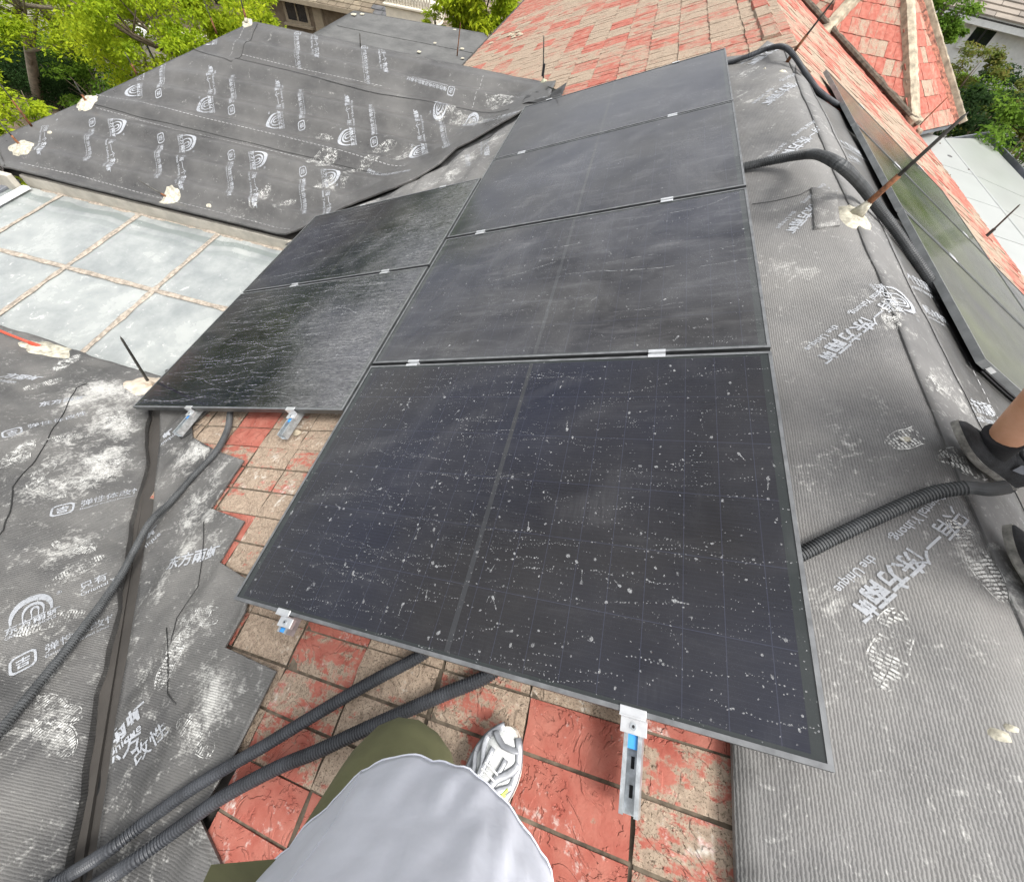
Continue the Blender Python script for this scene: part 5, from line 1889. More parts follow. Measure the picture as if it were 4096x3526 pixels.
shoe_px(SP, hSl, mSl, [(c7(1100, 1250), c7(1300, 1480), .9, None), (c7(1150, 650), c7(1330, 640), 1, None), (c7(1030, 950), c7(1110, 800), 1, None), (c4_(1080, 1260), c4_(1280, 1160), 1, None)])
for pts_ in ([(1020, 700), (1035, 850), (1025, 1100), (1070, 1165)], [(1250, 60), (1200, 450), (1080, 640), (1050, 800)]):
    seam(hSl, [SP(c7(*p)) for p in pts_], mSl, w=.004)
# the long pleat that the near end of this sheet folds over with
seam(hSl, [SP(c4_(*p)) for p in ((1075, 1040), (1100, 1110), (1240, 1020))], mSl, w=.005)

# ---- ridge sheets
RG = [(2.10, -2.0), (2.10, 4.9)] + [SP(c3(*p), -.1) for p in ((600, 236), (575, 262), (510, 250), (455, 300), (380, 330), (272, 346))] + [(1.35, 4.5), (1.30, .6), (1.36, .16), (1.51, .10), (1.50, -.35), (1.505, -2.0)]
dR = [(*SP(c3(x, y)), r_b, a_b) for x, y, r_b, a_b in ((400, 600, .14, .8), (400, 450, .09, .5), (650, 570, .1, .5), (330, 560, .05, .5), (660, 460, .08, .5), (480, 1100, .05, .4))]
dR += [(*SP(c6(x, y)), r_b, a_b) for x, y, r_b, a_b in ((530, 60, .09, .6), (640, 100, .06, .7), (800, 110, .05, .8), (600, 320, .05, .5), (800, 560, .03, .6), (900, 1170, .05, .6), (720, 1350, .05, .5), (860, 1400, .04, .5), (1200, 1400, .03, .6))]
dR += [(*SP(c9(x, y)), r_b, a_b) for x, y, r_b, a_b in ((1800, 260, .045, 1.2), (1850, 340, .03, .9), (1020, 600, .05, .8), (870, 570, .03, .6), (1200, 700, .03, .5), (950, 1000, .05, .5), (1840, 850, .04, .6), (1060, 480, .03, .8), (1150, 1250, .05, .3))]
mR = thing('roofing_sheet', 'finely ribbed black sheet along the ridge at the right of the four large panels', 'roofing sheet', (1.9, 1.5, zS(1.9)))
RG2 = wob(RG, .004, .12, 9)
sheet('sheet', RG2, hRidge, M_MEM_RIB, mR, res=.04, thick=.01, dust=blobs([(a_, b_, c_, d_ * .7) for a_, b_, c_, d_ in dR], .05))
inR = lambda x, y: pin(RG, x, y) and edge_dist(RG, x, y) > .004
stR = Stamp(hRidge, mR, 1.0, inR)
for (p, q, L0) in ((c6(1150, 330), c6(755, 645), 0), (c9(1440, 150), c9(1040, 510), 0), (c3(800, 1225), c3(610, 1410), 0), (c3(765, 800), c3(520, 1010), 0), (c3(690, 465), c3(430, 665), 0), (c3(600, 255), c3(350, 420), 0)):
    a, b = Vector(SP(p)), Vector(SP(q))
    d_ = (b - a)
    st_k = d_.length / .40
    stR.k = max(.75, min(1.15, st_k))
    stR.at(a, d_)
    stR.text('只有一个', -.175, .0, .072, .012)
    stR.text('东方雨虹', .085, .0, .074, .03)
    stR.text('Oriental Yuhong,', -.20, -.055, .040, .012)
    stR.text('the Unique', .165, -.055, .040, .012)
sq = [SP(c3(*p)) for p in ((765, 1160), (930, 1150), (945, 1380), (782, 1412))]
sheet('patch_sheet', sq, lambda x, y: hRidge(x, y) + .010, M_MEM_RIB, mR, res=.04, thick=.008, dust=lambda x, y: .35)
seam(hRidge, [SP(c3(*p)) for p in ((412, 1255), (560, 1230), (700, 1200), (770, 1160))], mR, w=.004)
shoe_px(SP, hRidge, mR, [(c9(1720, 190), c9(1880, 400), 1, None), (c9(1230, 720), c9(1150, 960), .9, None), (c6(1380, 1120), c6(1530, 1080), 1.2, (0, .5)), (c3(360, 470), c3(430, 430), 1, None)])
# worn strip just over the ridge, then the smooth printed sheet running under the tilted array
W1 = [(2.075, -2.0), (2.46, -2.0), (2.42, -.5), (2.40, .6), (2.35, 1.5), (2.31, 2.6), (2.27, 3.6), (2.20, 4.4), (2.14, 4.75), (2.075, 4.85)]
W2 = [(2.39, -2.0), (3.2, -2.0), (3.2, 3.4)] + [RP(c3(*p)) for p in ((985, 700), (940, 660), (880, 620), (800, 560), (735, 470), (690, 425))] + [(2.15, 4.4), (2.25, 3.4), (2.32, 1.5), (2.37, .6)]
def hW1(x, y): return hRidge(x, y) + .006 if x < 2.2 else zR(x) + .026 + .010 * nz(x, y, 2.1, 23) + .004 * nz(x, y, 8, 29)
def hW2(x, y): return zR(x) + .018 + .010 * nz(x, y, 2.1, 23) + .006 * stepb((x - 2.06) / CA, .2865, .2)
mW1 = sheet('ridge_strip', wob(W1, .003, .15, 12), hW1, M_SOFT, None, res=.045, thick=.008, dust=blobs([(2.1, .47, .05, .9), (2.2, .95, .06, .7), (2.17, 1.15, .05, .6), (2.2, 2.2, .1, .3), (2.15, 1.7, .05, .5), (2.13, 3.2, .15, .3), (2.3, 1.1, .1, .3)], .12))
tag(mW1, 'worn grey strip of sheet capping the ridge beside the ribbed sheet', 'roofing sheet')
seam(hW1, [(2.40, -1.5), (2.385, 0), (2.37, .5), (2.35, 1.0), (2.30, 1.6), (2.27, 2.4), (2.24, 3.2), (2.20, 4.2)], mW1, w=.005)
shoe_px(RP, hW1, mW1, [(c6(1500, 760), c6(1580, 800), 1.2, (.5, 1)), (c6(1320, 400), c6(1280, 240), 1, None), (c6(1900, 1300), c6(1620, 1180), 1, None)])
Stamp(hW1, mW1, .9).at(RP(c6(1270, 235)), Vector(RP(c6(1370, 400))) - Vector(RP(c6(1270, 235)))).logo(.0, 0)
mW2 = thing('roofing_sheet', 'smooth printed black sheet on the right slope disappearing under the tilted array', 'roofing sheet', (2.7, 1.5, zR(2.7)))
sheet('sheet', W2, hW2, M_MEM, mW2, res=.05, thick=.008, dust=blobs([(2.5, 1.2, .15, .3)], .03))
stW = Stamp(hW2, mW2, 1.0, lambda x, y: pin(W2, x, y))
for (p, q) in ((c3(955, 855), c3(1030, 905)), (c6(1360, 140), c6(1480, 190)), (c6(1720, 925), c6(1850, 950))):
    a, b = Vector(RP(p)), Vector(RP(q)); stW.at(a, b - a); stW.text('一个东方雨虹', 0, 0, .062, .02); stW.text('Oriental Yuhong, the Unique', 0, -.04, .036, .01)
for (p, q) in ((c3(970, 930), c3(1075, 985)), (c6(1440, 320), c6(1550, 370))):
    a, b = Vector(RP(p)), Vector(RP(q)); stW.at(a, b - a); stW.text('沥青防水卷材', 0, 0, .055, .012); stW.text('bituminous waterproof sheet', 0, -.03, .02, .004)
dashes(hW2, [(2.62, 0), (2.6, 1.0), (2.55, 2.5)], mW2)
# small litter of mortar crumbs
for (p, fn, h_, s_) in ((c3(605, 437), SP, hRidge, .022), (c3(915, 1211), SP, hRidge, .010), (c6(1345, 1118), SP, hRidge, .012), (c9(1890, 1350), SP, hRidge, .016), (c9(1962, 1308), SP, hRidge, .010), (c1(1265, 1245), FP, hF, .028), (c1(305, 810), FP, hF, .03), (c3(490, 430), SP, hRidge, .008)):
    x, y = fn(p)
    o = patch(h_, x, y, s_, M_MASTIC, None, 'mortar_crumb', .008, 1.2, .7, seed=x * 9, n=9, rings=2)
    tag(o, {.022: 'white crumb on the ribbed sheet near the far end of the ridge', .010: 'tiny pale crumb on the ribbed sheet', .012: 'small white crumb on the ribbed sheet left of the black shoe',
            .016: 'cream crumb on the ribbed sheet at the bottom right', .028: 'oval white crumb near the eave of the printed sheet', .03: 'white smear at the left corner of the printed sheet', .008: 'tiny crumb in the top shoe print of the ribbed sheet'}[s_], 'debris', 'mortar crumbs on the ribbed sheet' if s_ == .010 else None)
for i, (u, v) in enumerate(((1045, 225), (1075, 205), (1040, 213), (1062, 193), (1085, 213), (1018, 212), (905, 262))):
    p = S(*c2(u, v), -.10)
    o = patch(lambda x, y: zS(x) + .022, p.x, p.y, .055, M_MORTAR, None, 'stone_chip', .02, 1, .7, seed=i * 3, n=9, rings=2)
    tag(o, 'pale stone chip lying apart, lower left of the others on the red tiles' if i == 6 else 'pale flat chip in the small cluster of stones on the far red tiles', 'stone', None if i == 6 else 'stone chips clustered on the far red tiles')
p = S(900 + 990 * .2896, 1550 + 620 * .2896, -.10)
o = patch(lambda x, y: zS(x) + .02, p.x, p.y, .022, M_MORTAR, None, 'mortar_lump', .025, 1.3, .7, seed=3, n=10, rings=3)
tag(o, 'flat lump of mortar on the tiles beside the rail end under the wet panel', 'debris')

# ================================================================== solar panels
PL, PW, GAP_ = 1.7935, 1.134, .0205


def ngon(cx, cy, r, el, ang, n=7, jit=.18, rnd=random):
    c, s = math.cos(ang), math.sin(ang)
    out = []
    for i in range(n):
        a = 2 * math.pi * i / n
        k = r * (1 + rnd.uniform(-jit, jit))
        x, y = math.cos(a) * k * el, math.sin(a) * k
        out.append((cx + x * c - y * s, cy + x * s + y * c, -.0009))
    return out


def water_marks(par, seed, chains, loose, blobs_, streaks=0, big=1.0, dense=lambda x, y: 1.0):
    rnd = random.Random(seed)
    mb = MB()
    add = lambda P: mb.add(P, [tuple(range(len(P)))])
    ok = lambda x, y: .014 < x < PL - .014 and .014 < y < PW - .014
    for _ in range(chains):
        x, y = rnd.uniform(0, PL), rnd.uniform(0, PW)
        if rnd.random() > dense(x, y): continue
        L = rnd.uniform(.06, .5) * rnd.choice((.5, 1, 1))
        d = rnd.uniform(-.06, .10) if rnd.random() < .90 else rnd.uniform(-1.6, 1.6)
        st = rnd.uniform(.007, .013)
        r0 = rnd.uniform(.0007, .0016) * big
        s = 0
        k1, k2 = rnd.uniform(0, 9), rnd.uniform(2, 9)
        while s < L:
            d += .12 * noise.noise(Vector((s * 22, k1, k2))) - (d - .03) * .05
            x += math.cos(d) * st; y += math.sin(d) * st; s += st
            if rnd.random() < .28: continue
            if ok(x, y): add(ngon(x + rnd.uniform(-.002, .002), y + rnd.uniform(-.002, .002), r0 * rnd.uniform(.5, 1.35) * (1.8 if rnd.random() < .05 else 1), rnd.uniform(1, 1.6), d, 6, .15, rnd))
    for _ in range(loose):
        x, y = rnd.uniform(.01, PL - .01), rnd.uniform(.01, PW - .01)
        if rnd.random() > dense(x, y): continue
        r0 = .0011 * big * math.exp(rnd.gauss(0, .5))
        if ok(x, y): add(ngon(x, y, min(r0, .006), rnd.uniform(1, 1.8), rnd.uniform(0, 3.1), 6, .2, rnd))
    for _ in range(blobs_):
        x, y = rnd.uniform(.03, PL - .03), rnd.uniform(.03, PW - .03)
        if rnd.random() > dense(x, y): continue
        r0 = rnd.uniform(.0020, .0052)
        a = rnd.uniform(0, 6.28)
        if not ok(x, y): continue
        add(ngon(x, y, r0, rnd.uniform(1, 1.7), a, 9, .3, rnd))
        if rnd.random() < .3:
            for q in range(rnd.randrange(2, 6)):
                f = 1 + q * .9
                add(ngon(x + math.cos(a) * r0 * 1.7 * f, y + math.sin(a) * r0 * 1.7 * f, r0 * rnd.uniform(.2, .5), 1.6, a, 6, .2, rnd))
    for _ in range(streaks):
        x, y = rnd.uniform(-.05, PL * .95), rnd.uniform(.02, PW - .02)
        L = rnd.uniform(.08, .75)
        d = rnd.gauss(.05, .10)
        w0 = rnd.uniform(.0005, .0014)
        k1 = rnd.uniform(0, 50)
        s = 0
        pts = []
        while s < L:
            d += .30 * noise.noise(Vector((s * 26, k1, 2.0))) * .5 - (d - .05) * .08
            x += math.cos(d) * .010; y += math.sin(d) * .010; s += .010
            pts.append((x, y, d))
        P0 = None
        for (x, y, d) in pts:
            w_ = w0 * (1 + .8 * noise.noise(Vector((x * 60, y * 60, k1)))) * (1.0 if rnd.random() > .06 else 2.6)
            q = ((x - math.sin(d) * w_, y + math.cos(d) * w_, -.0009), (x + math.sin(d) * w_, y - math.cos(d) * w_, -.0009))
            if P0 is not None and ok(x, y) and ok(P0[0][0], P0[0][1]) and rnd.random() > .18:
                mb.add([P0[0], P0[1], q[1], q[0]], [(0, 1, 2, 3)])
            P0 = q
    o = mb.build('dried_water_marks', M_MARK)
    o.parent = par
    return tag(o, kind='stuff')


def frame_meshes():
    h, lip, wall = .030, .0105, .0018
    mb = MB()
    mb.box((0, 0, -h), (PL, wall, 0)); mb.box((0, PW - wall, -h), (PL, PW, 0))
    mb.box((0, wall, -h), (wall, PW - wall, 0)); mb.box((PL - wall, wall, -h), (PL, PW - wall, 0))
    mb.box((wall, wall, -h), (PL - wall, .028, -h + .002)); mb.box((wall, PW - .028, -h), (PL - wall, PW - wall, -h + .002))
    me = bpy.data.meshes.new('frame'); me.from_pydata([tuple(p) for p in mb.v], [], mb.f); me.update(); me.materials.append(M_FRAME)
    mb = MB()
    z0, z1 = -.0025, .0012
    mb.box((0, 0, z0 + .003), (PL, lip, z1)); mb.box((0, PW - lip, z0 + .003), (PL, PW, z1))
    mb.box((0, lip, z0 + .003), (lip, PW - lip, z1)); mb.box((PL - lip, lip, z0 + .003), (PL, PW - lip, z1))
    me2 = bpy.data.meshes.new('frame_lip'); me2.from_pydata([tuple(p) for p in mb.v], [], mb.f); me2.update(); me2.materials.append(M_FRAME_TOP)
    return me, me2


FR, LIP = frame_meshes()


M_FRAME_R = simple('dusty_grey_frame_lit', (0.24, 0.25, 0.25), 0.5, 0.2, var=0.2, scale=12)  # dusty, and lightened further in place of sky light on the sides
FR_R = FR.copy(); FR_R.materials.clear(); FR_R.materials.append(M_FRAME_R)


def panel(label, M, gmat, group=None, marks=None, seed=1, fr=None):
    root = bpy.data.objects.new('solar_panel', None)
    root.empty_display_size = .1
    root.matrix_basis = M
    COL.objects.link(root)
    tag(root, label, 'solar panel', group)
    fr_ = bpy.data.objects.new('frame', fr or FR); COL.objects.link(fr_); fr_.parent = root
    lp_ = bpy.data.objects.new('frame_lip', LIP); COL.objects.link(lp_); lp_.parent = fr_
    me = bpy.data.meshes.new('glass')
    me.from_pydata([(.002, .002, -.0014), (PL - .002, .002, -.0014), (PL - .002, PW - .002, -.0014), (.002, PW - .002, -.0014)], [], [(0, 1, 2, 3)])
    me.update(); me.materials.append(gmat)
    g = bpy.data.objects.new('glass', me); COL.objects.link(g); g.parent = root
    me = bpy.data.meshes.new('back_sheet')
    me.from_pydata([(.002, .002, -.0075), (PL - .002, .002, -.0075), (PL - .002, PW - .002, -.0075), (.002, PW - .002, -.0075)], [], [(3, 2, 1, 0)])
    me.update(); me.materials.append(M_BLACK)
    g = bpy.data.objects.new('back_sheet', me); COL.objects.link(g); g.parent = root
    if marks: water_marks(root, seed, **marks)
    return root


GR = 'large black solar panels in the column along the ridge'
TR = Matrix.Translation
left_dense = lambda x, y: max(.18, 1.0 - .75 * x / PL) if x > .9 else 1.0
pans = []
rowdef = [
    ('largest nearest solar panel, dark blue, speckled with white droplets', M_GLASS, dict(chains=360, loose=2300, blobs_=150, big=.95, dense=lambda x, y: 1.0 if x < 1.0 else .62)),
    ('second solar panel up the slope from the nearest, grey sheen with dotted trails', M_GLASS_MID, dict(chains=200, loose=1700, blobs_=40, streaks=10, big=.8)),
    ('third solar panel from the camera, plain grey sheen beside the upper smaller panel', M_GLASS_MID, dict(chains=50, loose=700, blobs_=12, big=.8)),
    ('farthest solar panel of the large column, reaching up to the bare red tiles', M_GLASS_MID, dict(chains=12, loose=220, blobs_=6, big=.9))]
for i, (lab, gm, mk) in enumerate(rowdef):
    pans.append(panel(lab, MS @ TR((0, i * (PW + GAP_), 0)) @ Matrix.Rotation(math.radians((0.05, -.1, .12, -.05)[i]), 4, 'X'), gm, None, mk, 10 + i))
OXL, OYL, OZL = -.010 - PL, .8456, .006
pans.append(panel('lower of the two left panels, wet black with dense soapy streaks', MS @ TR((OXL, OYL, OZL)), M_GLASS_FOAM, None, dict(chains=420, loose=6000, blobs_=70, streaks=120, big=.8), 31))
pans.append(panel('upper of the two left panels, half wiped black, beside the dark valley fold', MS @ TR((OXL, OYL + PW + GAP_, OZL)), M_GLASS_FOAM, None, dict(chains=120, loose=2000, blobs_=30, streaks=60, big=.8), 32))
XR0, ZR0 = .54, .072
for i, lab in enumerate(('nearest panel of the tilted right array, green-tinted like mirrored trees, beside the bare leg',
                         'middle panel of the tilted array on the right slope, mirroring green trees',
                         'far panel of the tilted array on the right, mirroring the red turret roof')):
    y0 = 1.50 + i * 1.163
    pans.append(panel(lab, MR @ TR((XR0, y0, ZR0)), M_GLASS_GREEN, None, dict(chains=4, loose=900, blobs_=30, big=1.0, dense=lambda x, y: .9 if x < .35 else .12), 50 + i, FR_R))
for i, lab in enumerate(('far outer panel of the right array, showing as a thin grey sliver', 'near outer panel of the right array at the right edge of the photo')):
    pans.append(panel(lab, MR @ TR((XR0 + PL + .02, 1.50 + (1 - i) * 1.163, ZR0)), M_GLASS_MID, None, None, 60 + i))
# cable ties and leads on the near end of the tilted array
mb = MB()
for k_ in range(2):
    mb.tube([MR @ Vector((XR0 + .05 + .9 * t_, 1.49 - .01 * math.sin(t_ * 9), ZR0 - .035 + .01 * k_)) for t_ in [q / 10 for q in range(11)]], .004, 5)
lead = mb.build('panel_lead', M_BLACK, pans[6])
mb = MB(); mb.box((XR0 + .055, 1.4975, ZR0 - .024), (XR0 + .10, 1.4988, ZR0 - .006), MR); mb.build('rating_label', M_WHITE, pans[6])

# rails with clamps
def rail(label, M, x, y0, y1, z, clamps_mid, clamps_end, tape=None, w=.041, h=.041, lab_cat='mounting rail'):
    root = thing('mounting_rail', label, lab_cat, M @ Vector((x, y0, z)))
    mb = MB()
    t_ = .0022
    a, b = x - w / 2, x + w / 2
    mb.box((a, y0, z - h), (b, y1, z - h + t_), M)
    mb.box((a, y0, z - h + t_), (a + t_, y1, z), M); mb.box((b - t_, y0, z - h + t_), (b, y1, z), M)
    mb.box((a + t_, y0, z - t_), (a + .0095, y1, z), M); mb.box((b - .0095, y0, z - t_), (b - t_, y1, z), M)
    mb.build('channel', M_GALV, root)
    y = y0 + .028
    while y < y0 + .2:
        mb = MB()
        mb.tube([M @ Vector((x, y, z - h + t_ + .0006)), M @ Vector((x, y + .022, z - h + t_ + .0006))], .0058, 8, flat=.1)
        mb.build('slot', M_BLACK, root)
        y += .05
    for yc in clamps_mid:
        mb = MB()
        mb.box((x - .032, yc - .020, .0016), (x + .032, yc - .0085, .0046), M, bev=.0008)
        mb.box((x - .032, yc + .0085, .0016), (x + .032, yc + .020, .0046), M, bev=.0008)
        mb.box((x - .032, yc - .0085, -.016), (x + .032, yc - .006, .0044), M); mb.box((x - .032, yc + .006, -.016), (x + .032, yc + .0085, .0044), M)
        mb.box((x - .032, yc - .006, -.018), (x + .032, yc + .006, -.014), M)
        mb.build('mid_clamp', M_ALU, root)
    for yc, s in clamps_end:
        mb = MB()
        lo, hi = (yc - .004, yc + .013) if s > 0 else (yc - .013, yc + .004)
        mb.box((x - .030, lo, .0016), (x + .030, hi, .0046), M, bev=.0008)
        e0, e1 = (yc - .007, yc - .004) if s > 0 else (yc + .004, yc + .007)
        mb.box((x - .030, e0, -.029), (x + .030, e1, .0044), M)
        f0, f1 = (yc - .036, yc - .007) if s > 0 else (yc + .007, yc + .036)
        mb.box((x - .030, f0, -.029), (x + .030, f1, -.026), M, bev=.0006)
        g0, g1 = (yc - .036, yc - .0335) if s > 0 else (yc + .0335, yc + .036)
        mb.box((x - .026, g0, -.045), (x - .0225, f1 if s > 0 else f1, -.029), M); mb.box((x + .0225, g0 if s > 0 else f0, -.045), (x + .026, f1, -.029), M)
        cl = mb.build('end_clamp', M_ALU, root)
        mb = MB(); yb_ = (f0 + f1) / 2
        mb.tube([M @ Vector((x, yb_, -.027)), M @ Vector((x, yb_, -.0225))], .0075, 12); mb.build('bolt', M_GALV, cl)
        mb = MB(); mb.tube([M @ Vector((x, yb_, -.0222)), M @ Vector((x, yb_, -.0220))], .0035, 6); mb.build('hex_socket', M_BLACK, cl)
    if tape:
        mb = MB(); mb.box((x - .016, tape[0], z - h + t_ + .001), (x + .016, tape[1], z - .006), M); mb.build('blue_tape', M_BLUE, root)
    return root


mids = [(i + 1) * (PW + GAP_) - GAP_ / 2 for i in range(3)]
topY = 4 * PW + 3 * GAP_
rail('rail whose short end and clamp show under the left corner of the nearest panel', MS, .258, -.052, topY + .05, -.030, mids, [(0, 1), (topY, -1)], (-.050, -.037))
rail('slotted rail sticking far out from the nearest panel edge at the bottom right', MS, 1.41, -.175, topY + .04, -.030, mids, [(0, 1), (topY, -1)], (-.062, -.036))
lm = [OYL + PW + GAP_ / 2]
ltop = OYL + 2 * PW + GAP_
ML_ = MS @ TR((0, 0, OZL))
rail('left rail end below the smaller wet panel, next to the black ribbed sheet', ML_, -1.213, OYL - .155, ltop + .06, -.030, lm, [(OYL, 1), (ltop, -1)], (OYL - .05, OYL - .03))
rail('right rail end below the smaller wet panel, over the bare red tiles', ML_, -.362, OYL - .135, ltop + .06, -.030, lm, [(OYL, 1), (ltop, -1)], (OYL - .05, OYL - .03))
MRz = MR @ TR((0, 0, ZR0))
rail('upper rail under the tilted array on the right slope', MRz, XR0 + .50, 1.45, 5.05, -.030, [1.50 + 1.163 - .0145, 1.50 + 2 * 1.163 - .0145], [(1.5 + 3 * 1.163 - .029, -1)])
rail('lower rail under the tilted array on the right slope', MRz, XR0 + 1.42, 1.45, 5.05, -.030, [1.50 + 1.163 - .0145, 1.50 + 2 * 1.163 - .0145], [(1.5 + 3 * 1.163 - .029, -1)])
# black hook feet that carry the rails
mb = MB()
for (x, ys_) in ((.258, (.4, 1.6, 2.8, 4.0)), (1.41, (.4, 1.6, 2.8, 4.0))):
    for y in ys_: mb.box((x - .02, y, -.125), (x + .02, y + .03, -.072), MS)
for x in (-1.213, -.362):
    for y in (1.2, 2.4): mb.box((x - .02, y, -.125), (x + .02, y + .03, -.066), MS)
for x in (XR0 + .5, XR0 + 1.42):
    for y in (1.8, 3.2, 4.6): mb.box((x - .02, y, .01), (x + .02, y + .03, .001 + ZR0 - .072 + .03), MR)
tag(mb.build('roof_hooks', M_GALV), 'galvanised hooks that carry the rails above the tiles', 'roof hook')


# ================================================================== corrugated conduits
def catmull(P, step):
    P = [Vector(p) for p in P]
    P = [P[0] * 2 - P[1]] + P + [P[-1] * 2 - P[-2]]
    dense = []
    for i in range(1, len(P) - 2):
        for k in range(24):
            t = k / 24
            a, b, c_, d_ = P[i - 1], P[i], P[i + 1], P[i + 2]
            dense.append(0.5 * ((2 * b) + (c_ - a) * t + (2 * a - 5 * b + 4 * c_ - d_) * t * t + (3 * b - a - 3 * c_ + d_) * t ** 3))
    dense.append(P[-2])
    out = [dense[0]]
    acc = 0
    for a, b in zip(dense, dense[1:]):
        L = (b - a).length
        pos = 0
        while acc + (L - pos) >= step:
            pos += step - acc
            out.append(a.lerp(b, pos / L if L else 0))
            acc = 0
        acc += L - pos
    return out


def conduit(label, P, r, pitch, mat=None, smooth_tail=0):
    pts = catmull(P, pitch / 4)
    rads = []
    for i in range(len(pts)):
        k = i % 4
        rads.append(r * (1.02, 1.02, .84, .84)[k])
        if smooth_tail and i > len(pts) * smooth_tail: rads[-1] = r * .93
    mb = MB()
    mb.tube(pts, rads, 14)
    o = mb.build('corrugated_conduit', mat or M_CONDUIT)
    o.data.polygons.foreach_set('use_smooth', [False] * len(o.data.polygons))
    return tag(o, label, 'conduit')


def onS(u, v, z): return S(u * 1.9768, v * 1.9768, z)
def onR(u, v, z): return hit(u * 1.9768, v * 1.9768, (T, 0, 1), (2.06, 0, .807 + z))
def onN(u, v, z): return hit(u * 1.9768, v * 1.9768, (0, .4493, 1), (-.9, .14, -.54 + z))
conduit('long black conduit curving from under the smaller wet panel down across the near sheets',
        [onS(474, 800, -.09), onS(466, 835, -.09), onS(460, 870, -.082), onS(436, 915, -.075), onS(392, 962, -.078), onS(345, 1015, -.07), onS(300, 1062, -.045), onN(242, 1168, .05), onN(170, 1268, .045), onN(82, 1378, .045), onN(0, 1478, .045), onN(-90, 1590, .05)], .0165, .0082, M_CONDUIT_D)
conduit('upper of two black conduits leaving the bottom edge of the nearest panel',
        [onS(880, 1305, -.09), onS(840, 1332, -.09), onS(762, 1373, -.090), onS(690, 1414, -.090), onS(602, 1467, -.088), onS(530, 1511, -.088), onS(462, 1550, -.088), onS(380, 1600, -.085), onS(290, 1665, -.08), onS(215, 1722, -.05), onN(130, 1775, .05), onN(-60, 1890, .05)], .0178, .0082)
conduit('lower of two black conduits leaving the bottom edge of the nearest panel',
        [onS(1010, 1350, -.09), onS(972, 1374, -.09), onS(900, 1403, -.088), onS(820, 1438, -.088), onS(722, 1482, -.088), onS(640, 1520, -.088), onS(560, 1553, -.088), onS(450, 1612, -.085), onS(340, 1690, -.08), onS(250, 1755, -.05), onN(160, 1810, .05), onN(0, 1900, .05)], .0185, .0082)
conduit('thick grey conduit arching over the ridge from the third panel to the tilted array',
        [onS(1440, 352, -.07), onS(1508, 337, -.07), onS(1560, 325, -.055), onS(1618, 314, -.02), onS(1655, 313, .02), onR(1700, 334, .12), onR(1738, 370, .09), onR(1775, 418, .07), onR(1812, 466, .06), onR(1850, 520, .05), Vector((2.62, 2.02, zR(2.62) + .035)), Vector((2.85, 1.93, zR(2.85) + .03)), Vector((3.3, 1.9, zR(3.3) + .03))], .0245, .0105, M_CONDUIT_D)
conduit('thin black conduit running from the far panel over the ridge down the red tiles',
        [onS(1440, 133, -.09), onS(1477, 126, -.085), onS(1510, 115, -.07), onS(1556, 98, -.06), onS(1585, 95, -.02), onR(1606, 112, .06), onR(1630, 148, .045), onR(1652, 178, .04), onR(1672, 196, .04), onR(1700, 214, .035), onR(1745, 238, .03)], .019, .0105)
conduit('conduit crossing the ribbed sheet from the nearest panel to the black shoe',
        [onS(1590, 1135, -.09), onS(1628, 1117, -.09), onS(1700, 1081, -.088), onS(1780, 1043, -.085), onS(1858, 1008, -.08), onS(1905, 993, -.078), onS(1960, 986, -.075), onS(2000, 990, -.07), onS(2040, 984, -.065)], .0185, .0085, M_CONDUIT_D, .86)
conduit('conduit looping down the far side of the ridge behind the black shoe',
        [onR(2040, 984, .03), onR(2058, 966, .035), onR(2063, 930, .04), onR(2066, 895, .04), onR(2071, 850, .04), onR(2080, 800, .04)], .0185, .0085, M_CONDUIT_D)


# ================================================================== lightning rods
def lrod(label, base, tip, r, h=None, psz=0, bend=None, red=.0, mat=None, pmat=None, seed=1, sx=1, sy=1, group=None, lug=None):
    base, tip = Vector(base), Vector(tip)
    root = thing('lightning_rod', label, 'lightning rod', base, group)
    pts = [base + Vector((0, 0, -.03)), base.lerp(tip, .12), base.lerp(tip, .35), base.lerp(tip, .7), base.lerp(tip, .95), tip]
    if bend:
        for i, p in enumerate(pts):
            f = i / (len(pts) - 1)
            pts[i] = p + Vector(bend) * math.sin(math.pi * f)
    mb = MB()
    mb.tube(pts[2 if red else 0:], [r * 1.0, r * .9, r * .8, r * .7, r * .6, r * .12][2 if red else 0:], 8)
    mb.build('rod', mat or M_ROD, root, smooth=True)
    if red:
        mb = MB(); mb.tube([pts[0], pts[1], pts[2] + (pts[3] - pts[2]) * .2], [r * 1.5, r * 1.25, r * 1.05], 8); mb.build('lower_shank', M_RUST if red < 2 else M_RED, root, smooth=True)
    if psz:
        patch(h, base.x, base.y, psz, pmat or M_MASTIC, root, 'mastic_patch', .022, sx, sy, seed)
        mb = MB(); mb.tube([base + Vector((0, 0, -.01)), base.lerp(tip, .06), base.lerp(tip, .13)], [r * 3.0, r * 2.0, r * 1.2], 9); mb.build('mastic_collar', pmat or M_MASTIC, root, smooth=True)
    if lug is not None:
        a = base.lerp(tip, lug)
        mb = MB(); mb.box((-.014, -.010, -.06), (.012, .012, .06), Matrix.Translation(a)); mb.build('lug', M_DARKMETAL, root)
    return root


